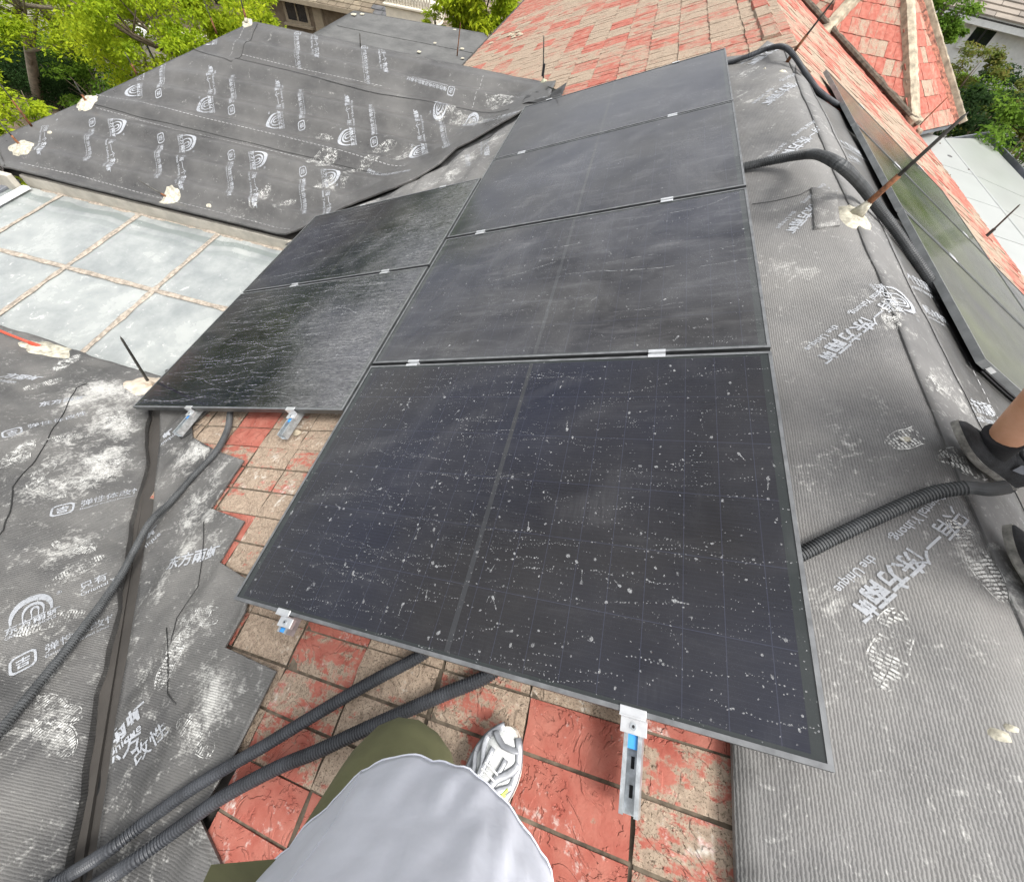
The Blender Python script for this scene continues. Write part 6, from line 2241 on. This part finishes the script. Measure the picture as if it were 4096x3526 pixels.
lrod('long rusty rod rising from a pale mastic blob on the ridge beside the thick conduit', (2.08, 2.088, .83), hit(*c3(1735, 680), (1, -.15, 0), (2.15, 2.04, 0)), .0105, hRidge, .092, red=1, seed=4, sx=.9, sy=1.15)
pb_ = S(*c3(645, 352), -.1)
lrod('rusty rod at the far end of the ridge sheet behind the thin conduit', pb_, hit(*c3(925, -10), (0, 1, 0), tuple(pb_ - Vector((0, .10, 0)))), .0095, hRidge, 0, red=1)
b_ = Vector((.01, 5.55, -.10)); lrod('thin rod with a small lug standing just above the top left panel corner', b_, (-.055, 5.55, .345), .010, hF, .035, pmat=simple('mossy_mastic', (.30, .30, .22), .9, var=.4, scale=40), seed=7, lug=.30)
F3 = lambda p: Vector((*FP(p), 0))
q = FP((345 * 1.9768, 400 * 1.9768)); lrod('bent rusty rod in a white mastic patch near the eave of the printed sheet', (q[0], q[1], hF(*q)), Vector(hit(277 * 1.9768, 362 * 1.9768, (0, 1, 0), (0, q[1], 0))), .009, hF, .095, red=1, seed=11, sx=.95, sy=1.2, bend=(.03, 0, -.03))
q = FP((175 * 1.9768, 207 * 1.9768)); lrod('short rod in a white mastic patch on the hip edge of the printed sheet', (q[0], q[1], hF(*q)), Vector(hit(150 * 1.9768, 165 * 1.9768, (0, 1, 0), (0, q[1], 0))), .009, hF, .105, red=1, seed=13, sx=1.0, sy=1.1)
q = FP((46 * 1.9768, 300 * 1.9768)); lrod('long rusty rod in a large white patch at the left corner of the printed sheet', (q[0], q[1], hF(*q)), Vector(hit(-8 * 1.9768, 240 * 1.9768, (0, 1, 0), (0, q[1], 0))), .010, hF, .11, red=1, seed=17, sx=1.35, sy=.9)
q = (-3.70, 5.57); lrod('rod with a small mastic cap on the peak of the far wing hip', (q[0], q[1], hF(*q) + .02), Vector(hit(482 * 1.9768, -20 * 1.9768, (0, 1, 0), (0, 5.57, 0))), .010, hF, .065, red=1, seed=19)
q = (-2.235, 5.57); lrod('small dark rod on the middle of the far wing ridge', (q[0], q[1], hF(*q)), Vector(hit(728 * 1.9768, 67 * 1.9768, (0, 1, 0), (0, 5.57, 0))), .008)
for (u0, v0, u1, v1, dd) in ((436, 62, 412, 0, 0), (274, 145, 252, 105, 0), (60, 250, -30, 130, 0)):
    # rods beyond the hip edge
    b = hit(u0 * 1.9768, v0 * 1.9768, (.8, -.6, 0), (-4.35, 4.9, 0)); t_ = hit(u1 * 1.9768, v1 * 1.9768, (.8, -.6, 0), (-4.35, 4.9, 0))
    lrod({436: 'slender rod rising beyond the hip edge against the lime tree', 274: 'short grey rod beyond the hip edge against the road', 60: 'rusty rod leaning beyond the hip edge at the far left'}[u0], b, t_, .008, red=1)
q = NP((305 * 1.9768, 780 * 1.9768)); lrod('dark pointed rod in a beige patch at the lower left corner of the wet panel', (q[0], q[1], hN(*q)), hit(243 * 1.9768, 680 * 1.9768, (0, 1, 0), (0, q[1] - .04, 0)), .011, hN, .14, seed=23, sx=1.2, sy=.75, pmat=simple('beige_mastic', (.47, .40, .32), .85, var=.25, scale=20, bump=.8, bscale=60))
q = NP((98 * 1.9768, 706 * 1.9768)); t_ = hit(12 * 1.9768, 674 * 1.9768, (0, 1, 0), (0, q[1], 0))
r_n = lrod('red rod in a long white mastic patch near the left edge of the photo', (q[0] - .03, q[1], hN(*q)), t_, .013, hN, .13, red=2, seed=29, sx=1.5, sy=.62, mat=M_RED)
mb = MB(); mb.tube([t_ + Vector((.03, .0, -.01)), t_ + Vector((-.10, .02, -.03)), t_ + Vector((-.5, .05, -.06))], .009, 7); mb.build('side_wire', M_RED, r_n, smooth=True)
q = S(925 * 1.9768, 110 * 1.9768, -.1); lrod('thin rusty rod on the eave of the far red tiles', q, hit(932 * 1.9768, 45 * 1.9768, (0, 1, 0), tuple(q)), .012, mat=M_RUST)
tb_ = hit(3500 + 390 * .4485, 1125 * .4485, tuple(nrm * -SLP + Vector((0, 0, 1))), tuple(PA)); lrod('thin rusty wire rod fixed with a small plate to the lowest turret slates', tb_ + Vector((0, 0, .02)), hit(3500 + 655 * .4485, 860 * .4485, (0, 1, 0), tuple(tb_)), .012, mat=M_RUST, lug=.03)
e_ = hit(3700 + 620 * .3925, 400 + 1395 * .3925, (T, 0, 1), (2.06, 0, .82)); lrod('dark pointed rod on the red eave in front of the pale metal roof', e_, hit(3700 + 972 * .3925, 400 + 1060 * .3925, (0, 1, 0), tuple(e_)), .013, red=0, lug=.12)

# ================================================================== people
def skin_material():
    k = Mat('skin', rough=.52, spec=.4)
    k.base(k.mix(k.ramp(k.noise(14, 4, .6), .35, .65), (.66, .33, .19), (.76, .43, .28)))
    k.b.inputs['Subsurface Weight'].default_value = .12
    k.b.inputs['Subsurface Radius'].default_value = (.02, .008, .004)
    k.bump(k.noise(160, 3, .6), .12, .002)
    return k.m


M_SKIN = skin_material()
M_HAIR = simple('black_hair', (.02, .018, .016), .5)
M_OLIVE = simple('olive_cloth', (.13, .13, .062), .85, var=.16, scale=9, bump=.7, bscale=18)
M_SHIRT = simple('pale_lilac_cloth', (.66, .68, .75), .85, var=.06, scale=9, bump=.45, bscale=14)
M_GREYCLOTH = simple('grey_cloth', (.16, .17, .19), .9)
M_SOCK = simple('black_sock', (.018, .018, .02), .95, var=.2, bump=.5, bscale=320)
M_SHOE = simple('dusty_black_canvas', (.018, .019, .021), .88, var=.75, scale=16, bump=.5, bscale=240)
M_SOLE = simple('worn_pale_sole', (.17, .165, .15), .85, var=.55, scale=28, bump=.8, bscale=90)
M_WHITE_MESH = simple('white_shoe_mesh', (.62, .63, .62), .8, var=.06, bump=.5, bscale=380)
M_SILVER = simple('silver_overlay', (.30, .31, .33), .38, .35, var=.2, scale=30)


def skin_mesh(name, nodes, edges, mat, parent, sub=2, root_i=0):
    me = bpy.data.meshes.new(name)
    me.from_pydata([tuple(n[0]) for n in nodes], edges, [])
    me.update()
    o = bpy.data.objects.new(name, me)
    COL.objects.link(o)
    m = o.modifiers.new('skin', 'SKIN')
    m.use_smooth_shade = True
    if not me.skin_vertices:
        o.modifiers.remove(m)
        bpy.context.view_layer.objects.active = o
        m = o.modifiers.new('skin', 'SKIN')
    sv = me.skin_vertices[0].data if me.skin_vertices else None
    for i, nd in enumerate(nodes):
        r = nd[1]
        sv[i].radius = r if isinstance(r, tuple) else (r, r)
        sv[i].use_root = (i == root_i)
    s = o.modifiers.new('sub', 'SUBSURF')
    s.levels = s.render_levels = sub
    bpy.context.view_layer.update()
    new = bpy.data.meshes.new_from_object(o.evaluated_get(bpy.context.evaluated_depsgraph_get()))
    bpy.data.objects.remove(o)
    new.name = name
    return obj(name, new, mat, parent, smooth=True)


def ensure_skin(me):
    import bmesh
    bm = bmesh.new(); bm.from_mesh(me)
    if not bm.verts.layers.skin: bm.verts.layers.skin.new()
    bm.to_mesh(me); bm.free()


_old = skin_mesh
def skin_mesh(name, nodes, edges, mat, parent, sub=2, root_i=0):
    import bmesh
    bm = bmesh.new()
    L = bm.verts.layers.skin.verify()
    vs = []
    for i, nd in enumerate(nodes):
        v = bm.verts.new(nd[0])
        r = nd[1]
        v[L].radius = r if isinstance(r, tuple) else (r, r)
        v[L].use_root = (i == root_i)
        vs.append(v)
    for a, b in edges: bm.edges.new((vs[a], vs[b]))
    me = bpy.data.meshes.new(name)
    bm.to_mesh(me); bm.free()
    o = bpy.data.objects.new(name, me)
    COL.objects.link(o)
    m = o.modifiers.new('skin', 'SKIN'); m.use_smooth_shade = True
    s = o.modifiers.new('sub', 'SUBSURF'); s.levels = s.render_levels = sub
    bpy.context.view_layer.update()
    new = bpy.data.meshes.new_from_object(o.evaluated_get(bpy.context.evaluated_depsgraph_get()))
    bpy.data.objects.remove(o)
    bpy.data.meshes.remove(me)
    new.name = name
    return obj(name, new, mat, parent, smooth=True)


class Fig:
    def __init__(self): self.n, self.e, self.k = [], [], {}
    def add(self, key, pos, r, link=None):
        self.k[key] = len(self.n)
        self.n.append((Vector(pos), r))
        if link is not None: self.e.append((self.k[link], self.k[key]))
        return self
    def hand(self, wrist, d, side, curl=.5, s=1.0):
        """palm and five curled fingers; d: direction of the palm, side: towards the thumb"""
        d, side = Vector(d).normalized(), Vector(side).normalized()
        nrm = d.cross(side).normalized()
        w = self.n[self.k[wrist]][0]
        self.add(wrist + 'p', w + d * .045 * s, (.026 * s, .016 * s), wrist)
        self.add(wrist + 'q', w + d * .078 * s, (.032 * s, .013 * s), wrist + 'p')
        for i, (o_, L) in enumerate(((.030, .066), (.010, .075), (-.010, .070), (-.029, .054))):
            b = w + d * .092 * s + side * o_ * s
            a1 = (d - nrm * curl * .5).normalized(); a2 = (d - nrm * curl * 1.6).normalized(); a3 = (d - nrm * curl * 3.5).normalized()
            self.add(f'{wrist}f{i}0', b, .0088 * s, wrist + 'q')
            self.add(f'{wrist}f{i}1', b + a1 * L * .42 * s, .0082 * s, f'{wrist}f{i}0')
            self.add(f'{wrist}f{i}2', b + (a1 * .42 + a2 * .33) * L * s, .0076 * s, f'{wrist}f{i}1')
            self.add(f'{wrist}f{i}3', b + (a1 * .42 + a2 * .33 + a3 * .27) * L * s, .0066 * s, f'{wrist}f{i}2')
        t0 = w + d * .030 * s + side * .034 * s
        self.add(wrist + 't0', t0, .0105 * s, wrist + 'p')
        self.add(wrist + 't1', t0 + (d * .5 + side * .8).normalized() * .032 * s, .0095 * s, wrist + 't0')
        self.add(wrist + 't2', t0 + (d * .5 + side * .8).normalized() * .032 * s + (d * .9 + side * .2 - nrm * curl).normalized() * .028 * s, .008 * s, wrist + 't1')
        return self
    def build(self, name, mat, parent, sub=2, root='pelvis'):
        return skin_mesh(name, self.n, self.e, mat, parent, sub, self.k.get(root, 0))


def shoe(M, L, W, up_mat, sole_mat, parent, kind):
    """last-shaped shoe: origin at the heel on the ground, x to the toe"""
    def hw(t): return W / 2 * (0.62 + .12 * math.sin(math.pi * t) + .34 * math.exp(-((t - .68) / .24) ** 2)) * math.sqrt(max(.015, 1 - max(0, (t - .76) / .24) ** 2.2)) * math.sqrt(max(.08, 1 - max(0, (.14 - t) / .14) ** 2.2 * .9))
    def top(t):
        return .088 - .010 * t if t < .30 else .085 - (.085 - .046) * min(1, (t - .30) / .42) ** .9 - (.022 * ((t - .80) / .20) ** 2 if t > .80 else 0)
    nseg, nr = 22, 13
    sh = .018 if kind == 'slip' else .028
    mb = MB()
    vs = []
    for i in range(nseg + 1):
        t = .5 - .5 * math.cos(math.pi * i / nseg)
        x = t * L
        for (wf, z) in ((1.0, 0.0), (1.06, .004), (1.07, sh * .6), (1.05, sh)):
            toe = .010 * max(0, (t - .75) / .25) ** 2
            vs.append((x, hw(t) * wf * 1.03, z + toe)); vs.append((x, -hw(t) * wf * 1.03, z + toe))
    fs = []
    for i in range(nseg):
        a, b = i * 8, (i + 1) * 8
        for j in range(3):
            fs.append((a + 2 * j, b + 2 * j, b + 2 * j + 2, a + 2 * j + 2)); fs.append((a + 2 * j + 1, a + 2 * j + 3, b + 2 * j + 3, b + 2 * j + 1))
        fs.append((a, a + 1, b + 1, b)); fs.append((a + 6, b + 6, b + 7, a + 7))
    fs.append((0, 2, 4, 6, 7, 5, 3, 1)); n0 = nseg * 8; fs.append((n0, n0 + 1, n0 + 3, n0 + 5, n0 + 7, n0 + 6, n0 + 4, n0 + 2))
    mb.add([M @ Vector(p) for p in vs], fs)
    root = mb.build('sole', sole_mat, None, smooth=False)
    mb = MB()
    vs, fs = [], []
    for i in range(nseg + 1):
        t = .5 - .5 * math.cos(math.pi * i / nseg)
        x = t * L * .985 + .003
        h = top(t) if i < nseg else sh + .004
        op = t < .36
        for k_ in range(nr):
            a = math.pi * k_ / (nr - 1)
            c, s = math.cos(a), math.sin(a)
            ww = hw(t) * (1 - .30 * (s ** 2) * (1 - .4 * t))
            z = sh - .003 + (h - sh) * (s ** .75 if s > 0 else 0)
            if op and s > .82: z = sh + (h - sh) * .82 - (s - .82) * .18   # collar opening
            vs.append((x, c * ww, z + .010 * max(0, (t - .75) / .25) ** 2 + (.0022 * math.sin(t * 60 + k_) if .45 < t < .72 and 3 < k_ < 10 else 0)))
    for i in range(nseg):
        for k_ in range(nr - 1):
            a = i * nr + k_
            fs.append((a, a + 1, a + nr + 1, a + nr))
    fs.append(tuple(range(nr))); fs.append(tuple(nseg * nr + k_ for k_ in range(nr))[::-1])
    mb.add([M @ Vector(p) for p in vs], fs)
    up = mb.build('shoe', up_mat, parent, smooth=True)
    root.parent = up
    root.matrix_parent_inverse = world_of(up).inverted()
    if kind == 'slip':
        for s_ in (1, -1):
            mb = MB(); g = []
            for (t, zf) in ((.30, .62), (.42, .60), (.40, .98), (.31, 1.02)):
                w_ = hw(t) * (.93 if zf < .8 else .66)
                g.append((t * L, s_ * w_ * 1.03, sh + (top(t) - sh) * zf * .92))
            mb.add([M @ Vector(p) for p in g], [(0, 1, 2, 3)])
            mb.build('elastic_gore', M_GREYCLOTH, up)
        mb = MB(); mb.tube([M @ Vector((t * L, c_ * hw(t) * .66, top(t) * (.93 if t < .3 else .985))) for t, c_ in ((.02, 0), (.05, .8), (.16, 1), (.28, 1), (.36, .7), (.38, 0), (.36, -.7), (.28, -1), (.16, -1), (.05, -.8), (.02, 0))], .0045, 6); mb.build('collar_binding', M_SHOE, up, smooth=True)
    else:
        def surf(t, a, off=.0022):
            c, s = math.cos(a), math.sin(a)
            ww = hw(t) * (1 - .30 * (s ** 2) * (1 - .4 * t))
            return M @ Vector((t * L, c * (ww + off), sh - .003 + (top(t) - sh) * max(0, s) ** .75 + off + .010 * max(0, (t - .75) / .25) ** 2))
        for (pts, w_) in (([(.90, .35), (.88, .9), (.86, 1.57), (.88, 2.24), (.90, 2.8)], .009), ([(.84, .12), (.76, .6), (.66, 1.1), (.55, 1.25)], .009), ([(.84, 3.02), (.76, 2.55), (.66, 2.05), (.55, 1.9)], .009),
                          ([(.70, .12), (.62, .7), (.50, 1.15)], .008), ([(.70, 3.02), (.62, 2.45), (.50, 2.0)], .008), ([(.80, 1.1), (.62, 1.2), (.42, 1.2)], .007), ([(.80, 2.04), (.62, 1.94), (.42, 1.94)], .007), ([(.97, .1), (.8, .14), (.5, .2), (.2, .3)], .010), ([(.97, 3.04), (.8, 3.0), (.5, 2.94), (.2, 2.84)], .010)):
            mb = MB()
            dn = [surf(*[a_ + (b_ - a_) * q / 4 for a_, b_ in zip(pts[i], pts[i + 1])]) for i in range(len(pts) - 1) for q in range(4)] + [surf(*pts[-1])]
            mb.tube(dn, w_, 6, flat=.30); mb.build('overlay', M_SILVER, up, smooth=True)
        mb = MB()
        for i in range(6):
            t = .46 + i * .045
            mb.tube([surf(t, 1.15, .004), surf(t + .006, 1.57, .006), surf(t, 1.99, .004)], .0028, 5)
        mb.build('laces', M_WHITE, up)
        mb = MB(); mb.tube([surf(.66, 2.75, .003), surf(.60, 2.6, .003)], .004, 5); mb.tube([surf(.62, 2.75, .003), surf(.57, 2.62, .003)], .004, 5); mb.build('side_mark', simple('lime_mark', (.45, .6, .08), .5), up)
    return up


def frame(heel, toe, upv):
    heel, toe = Vector(heel), Vector(toe)
    x = (toe - heel).normalized()
    y = Vector(upv).cross(x).normalized()
    z = x.cross(y).normalized()
    return Matrix(((x.x, y.x, z.x, heel.x), (x.y, y.y, z.y, heel.y), (x.z, y.z, z.z, heel.z), (0, 0, 0, 1)))


def head_parts(fig_parent, c, fw, mat=M_SKIN):
    """hair cap, eyes, nose bridge and mouth set on the head of the body mesh"""
    fw = Vector(fw).normalized(); up = Vector((0, 0, 1)); up = (up - fw * up.dot(fw)).normalized(); rt = fw.cross(up)
    c = Vector(c)
    vs, fs = [], []
    n, m = 20, 9
    for j in range(m):
        th = math.pi * .56 * j / (m - 1)
        for i in range(n):
            a = 2 * math.pi * i / n
            d = up * math.cos(th) + (rt * math.cos(a) + fw * math.sin(a)) * math.sin(th)
            if d.dot(fw) > .45 and math.cos(th) < .55: d = (d - fw * .25).normalized() * .93
            vs.append(c + up * .035 - fw * .012 + Vector(d) * .104)
    for j in range(m - 1):
        for i in range(n):
            fs.append((j * n + i, j * n + (i + 1) % n, (j + 1) * n + (i + 1) % n, (j + 1) * n + i))
    pydata('hair', vs, fs, M_HAIR, fig_parent, smooth=True)
    for s in (-1, 1):
        mb = MB(); p = c + fw * .082 + rt * .032 * s + up * .012
        mb.tube([p - fw * .010, p - fw * .003, p + fw * .004, p + fw * .007], [.006, .012, .009, .002], 10); mb.build('eye', M_WHITE, fig_parent, smooth=True)
        mb = MB(); p = c + rt * .090 * s - fw * .006
        mb.tube([p + up * .030, p + up * .01 + rt * .008 * s, p - up * .028], [.008, .013, .007], 8, flat=.5); mb.build('ear', mat, fig_parent, smooth=True)
    mb = MB(); p = c + fw * .088; mb.tube([p + up * .012, p - up * .012 + fw * .012, p - up * .026 + fw * .016, p - up * .034 + fw * .004], [.006, .010, .014, .010], 8); mb.build('nose', mat, fig_parent, smooth=True)
    mb = MB(); p = c + fw * .084 - up * .058; mb.tube([p - rt * .022 - fw * .006, p, p + rt * .022 - fw * .006], [.003, .006, .003], 6); mb.build('mouth', simple('lips', (.34, .13, .10), .5), fig_parent, smooth=True)


# ---- crouching person on the right, seen only from the feet to the calf
upR = Vector((SA, 0, CA))
p2 = thing('person', 'person in dusty black slip-on shoes and short black socks with a bare calf', 'person', (2.3, .75, .75))
def onRR(u, v, z): return hit(u * 1.9768, v * 1.9768, (T, 0, 1), (2.06, 0, .807 + z))
h1, t1 = onRR(2035, 975, .045), onRR(1918, 868, .050)
print('shoe length', (h1 - t1).length, h1, t1)
h1 = t1 + (h1 - t1).normalized() * .305
t2 = onRR(2030, 1085, .045); h2 = t2 + Vector((.16, -.235, -.16 * T)).normalized() * .285
s1_ = shoe(frame(h1, t1, upR), .310, .116, M_SHOE, M_SOLE, p2, 'slip')
s2_ = shoe(frame(h2, t2, upR), .310, .116, M_SHOE, M_SOLE, p2, 'slip')
d1, d2 = (t1 - h1).normalized(), (t2 - h2).normalized()
a1 = h1 + d1 * .165 + upR * .028; a2 = h2 + d2 * .070 + upR * .040
kq = hit(2140 * 1.9768, 775 * 1.9768, (0, 1, 0), (0, a1.y + .02, 0)); print('knee', kq, a1)
k1 = a1 + (kq - a1).normalized() * .41; k2 = a2 + Vector((-.16, .05, .37))
f = Fig()
f.add('pelvis', (2.50, .70, 1.34), .125)
f.add('waist', (2.43, .70, 1.46), .120, 'pelvis').add('chest', (2.32, .70, 1.62), (.155, .125), 'waist').add('neck', (2.22, .70, 1.80), .058, 'chest').add('jaw', (2.18, .70, 1.88), .066, 'neck').add('head', (2.15, .70, 1.95), .084, 'jaw').add('crown', (2.14, .70, 2.02), .06, 'head')
for s, kn, an, hd in (('r', k1, a1, 1), ('l', k2, a2, -1)):
    hip = Vector((2.47, .70 + .10 * hd, 1.27))
    f.add('hip' + s, hip, .095, 'pelvis').add('th' + s, hip.lerp(kn, .5), .082, 'hip' + s).add('kn' + s, kn, .060, 'th' + s)
    f.add('cf' + s, kn.lerp(an, .32) + Vector((.022, 0, .0)), .060, 'kn' + s).add('sh' + s, kn.lerp(an, .68) + Vector((.008, 0, 0)), .045, 'cf' + s).add('an' + s, an.lerp(kn, .10), .036, 'sh' + s)
    dd = d1 if s == 'r' else d2
    f.add('ft' + s, an + dd * .04 - upR * .005, .028, 'an' + s)
    sho = Vector((2.30, .70 + .20 * hd, 1.66))
    f.add('so' + s, sho, .060, 'chest').add('el' + s, (2.40, .70 + .30 * hd, 1.42), .040, 'so' + s).add('wr' + s, kn + Vector((.07, .05 * hd, .105)), .027, 'el' + s)
    f.hand('wr' + s, (-.8, -.1 * hd, -.25), (0, -hd, .2), .4)
f.build('body', M_SKIN, p2)
for s, kn, an in (('r', k1, a1), ('l', k2, a2)):
    mb = MB()
    ax = (kn - an).normalized()
    mb.tube([an - ax * .035, an - ax * .01, an + ax * .015, an + ax * .035, an + ax * .055, an + ax * .072, an + ax * .074], [.036, .040, .041, .041, .043, .045, .0415], 18)
    mb.build('sock', M_SOCK, p2, smooth=True)
g = Fig(); g.add('pelvis', (2.50, .70, 1.34), .140)
for s, kn, hd in (('r', k1, 1), ('l', k2, -1)):
    hip = Vector((2.47, .70 + .10 * hd, 1.27))
    g.add('hip' + s, hip, .110, 'pelvis').add('th' + s, hip.lerp(kn, .45), .102, 'hip' + s).add('he' + s, hip.lerp(kn, .62), .100, 'th' + s)
g.build('shorts', M_GREYCLOTH, p2)
g = Fig(); g.add('pelvis', (2.45, .70, 1.42), .140).add('chest', (2.32, .70, 1.62), (.172, .142), 'pelvis').add('nk', (2.25, .70, 1.74), .08, 'chest')
for s, hd in (('r', 1), ('l', -1)): g.add('so' + s, (2.30, .70 + .20 * hd, 1.66), .078, 'chest').add('sl' + s, (2.35, .70 + .25 * hd, 1.55), .066, 'so' + s)
g.build('shirt', M_DARKMETAL, p2)
head_parts(p2, (2.15, .70, 1.95), (-.9, 0, -.3))

# ---- the photographer, looking down along the own shirt
upS = Vector((-SA, 0, CA))
p1 = thing('person', 'person in olive trousers, pale lilac shirt and white running shoes', 'person', (.88, -.3, zS(.88)))
hh, tt = Vector((.965, -.375, zS(.965) + .030)), Vector((1.055, -.088, zS(1.055) + .030))
hl, tl = Vector((.80, -.60, zS(.80) + .030)), Vector((.78, -.31, zS(.78) + .030))
shoe(frame(hh, tt, upS), .295, .106, M_WHITE_MESH, simple('white_foam_sole', (.64, .63, .56), .7), p1, 'run')
shoe(frame(hl, tl, upS), .295, .106, M_WHITE_MESH, M_SOLE, p1, 'run')
f = Fig()
f.add('pelvis', (.87, -.40, 1.10), .120).add('waist', (.87, -.38, 1.22), .118, 'pelvis').add('chest', (.87, -.40, 1.44), (.155, .115), 'waist').add('neck', (.87, -.38, 1.63), .056, 'chest').add('jaw', (.87, -.35, 1.70), .064, 'neck').add('head', (.87, -.35, 1.78), .084, 'jaw').add('crown', (.87, -.36, 1.85), .062, 'head')
for s, hd, an, kn in (('r', 1, hh + Vector((0.005, .07, .075)), (.955, -.27, .73)), ('l', -1, hl + Vector((0, .07, .075)), (.83, -.215, .72))):
    kn = Vector(kn); hip = Vector((.87 + .09 * hd, -.40, 1.04))
    f.add('hip' + s, hip, .092, 'pelvis').add('th' + s, hip.lerp(kn, .5), .078, 'hip' + s).add('kn' + s, kn, .058, 'th' + s).add('cf' + s, kn.lerp(an, .35) + Vector((0, -.02, 0)), .056, 'kn' + s).add('an' + s, an, .038, 'cf' + s)
    f.add('so' + s, (.87 + .19 * hd, -.42, 1.50), .058, 'chest').add('el' + s, (.87 + .33 * hd, -.40, 1.33), .040, 'so' + s).add('wr' + s, (.89 + .10 * hd, -.20, 1.66), .026, 'el' + s)
    f.hand('wr' + s, (-.35 * hd, .25, .8), (-hd, .1, -.1), .35)
f.build('body', M_SKIN, p1)
g = Fig(); g.add('pelvis', (.87, -.40, 1.08), .135)
for s, hd, an, kn in (('r', 1, hh + Vector((0, .06, .10)), (.965, -.275, .73)), ('l', -1, hl + Vector((0, .06, .10)), (.83, -.185, .74))):
    kn = Vector(kn); hip = Vector((.87 + .09 * hd, -.40, 1.02))
    g.add('hip' + s, hip, .106, 'pelvis').add('th' + s, hip.lerp(kn, .5), .100, 'hip' + s).add('kn' + s, kn, .095 if hd > 0 else .118, 'th' + s).add('cf' + s, kn.lerp(an, .45), .088, 'kn' + s).add('he' + s, an, .072, 'cf' + s)
g.build('trousers', M_OLIVE, p1)
# shirt: a loose body with a wind-blown front hem
vs, fs = [], []
n, m = 150, 30
for j in range(m):
    t = j / (m - 1)
    z = 1.00 + .50 * t
    for i in range(n):
        a = 2 * math.pi * i / n
        rx = .175 + .025 * (1 - t) ** 1.3
        ry = .150 + .085 * (1 - t) ** 1.2 * (1 if math.sin(a) > 0 else .5)
        k = 1 + .015 * math.sin(a * 4 + 2 * t) * (1 - t) + .07 * nz(math.cos(a) * 3, math.sin(a) * 3, 1.0, t * 1.5) + .05 * abs(nz(math.cos(a) * 6 + t, math.sin(a) * 6, 1.0, t * 3 + 4))
        zz = z + .035 * math.sin(a * 2 + .7) * (1 - t) + (.05 * (1 - t) if math.sin(a) > 0 else 0)
        vs.append((.905 + math.cos(a) * rx * k, -.375 + math.sin(a) * ry * k, zz))
for j in range(m - 1):
    for i in range(n):
        fs.append((j * n + i, j * n + (i + 1) % n, (j + 1) * n + (i + 1) % n, (j + 1) * n + i))
sh_ = pydata('shirt', vs, fs, M_SHIRT, p1, smooth=True)
for row, r_h in ((0, .0016),):
    mb = MB(); mb.tube([Vector(vs[row * n + i]) for i in range(n)] + [Vector(vs[row * n])], r_h, 5, cap=False); mb.build('hem', M_SHIRT, sh_, smooth=True)
mb = MB(); mb.tube([Vector(vs[j * n + 52]) for j in range(m)], .0012, 5); mb.build('side_seam', M_SHIRT, sh_, smooth=True)
md = sh_.modifiers.new('cloth_thickness', 'SOLIDIFY'); md.thickness = .003
g = Fig(); g.add('pelvis', (.87, -.40, 1.42), (.17, .13)).add('nk', (.87, -.39, 1.56), .085, 'pelvis')
for s, hd in (('r', 1), ('l', -1)): g.add('so' + s, (.87 + .19 * hd, -.42, 1.50), .078, 'pelvis').add('sl' + s, (.87 + .27 * hd, -.41, 1.41), .066, 'so' + s)
g.build('shirt_yoke', M_SHIRT, p1)
head_parts(p1, (.87, -.35, 1.78), (0, .93, -.35))
ph = thing('phone', 'dark phone held in both hands of the photographer', 'phone', tuple(CAM - FWD * .014))
Mp = cam.matrix_world.copy()
mb = MB(); mb.box((-.085, -.036, .008), (.055, .040, .016), Mp, bev=.003); mb.build('phone_body', M_DARKMETAL, ph)
print('objects', len(bpy.data.objects))
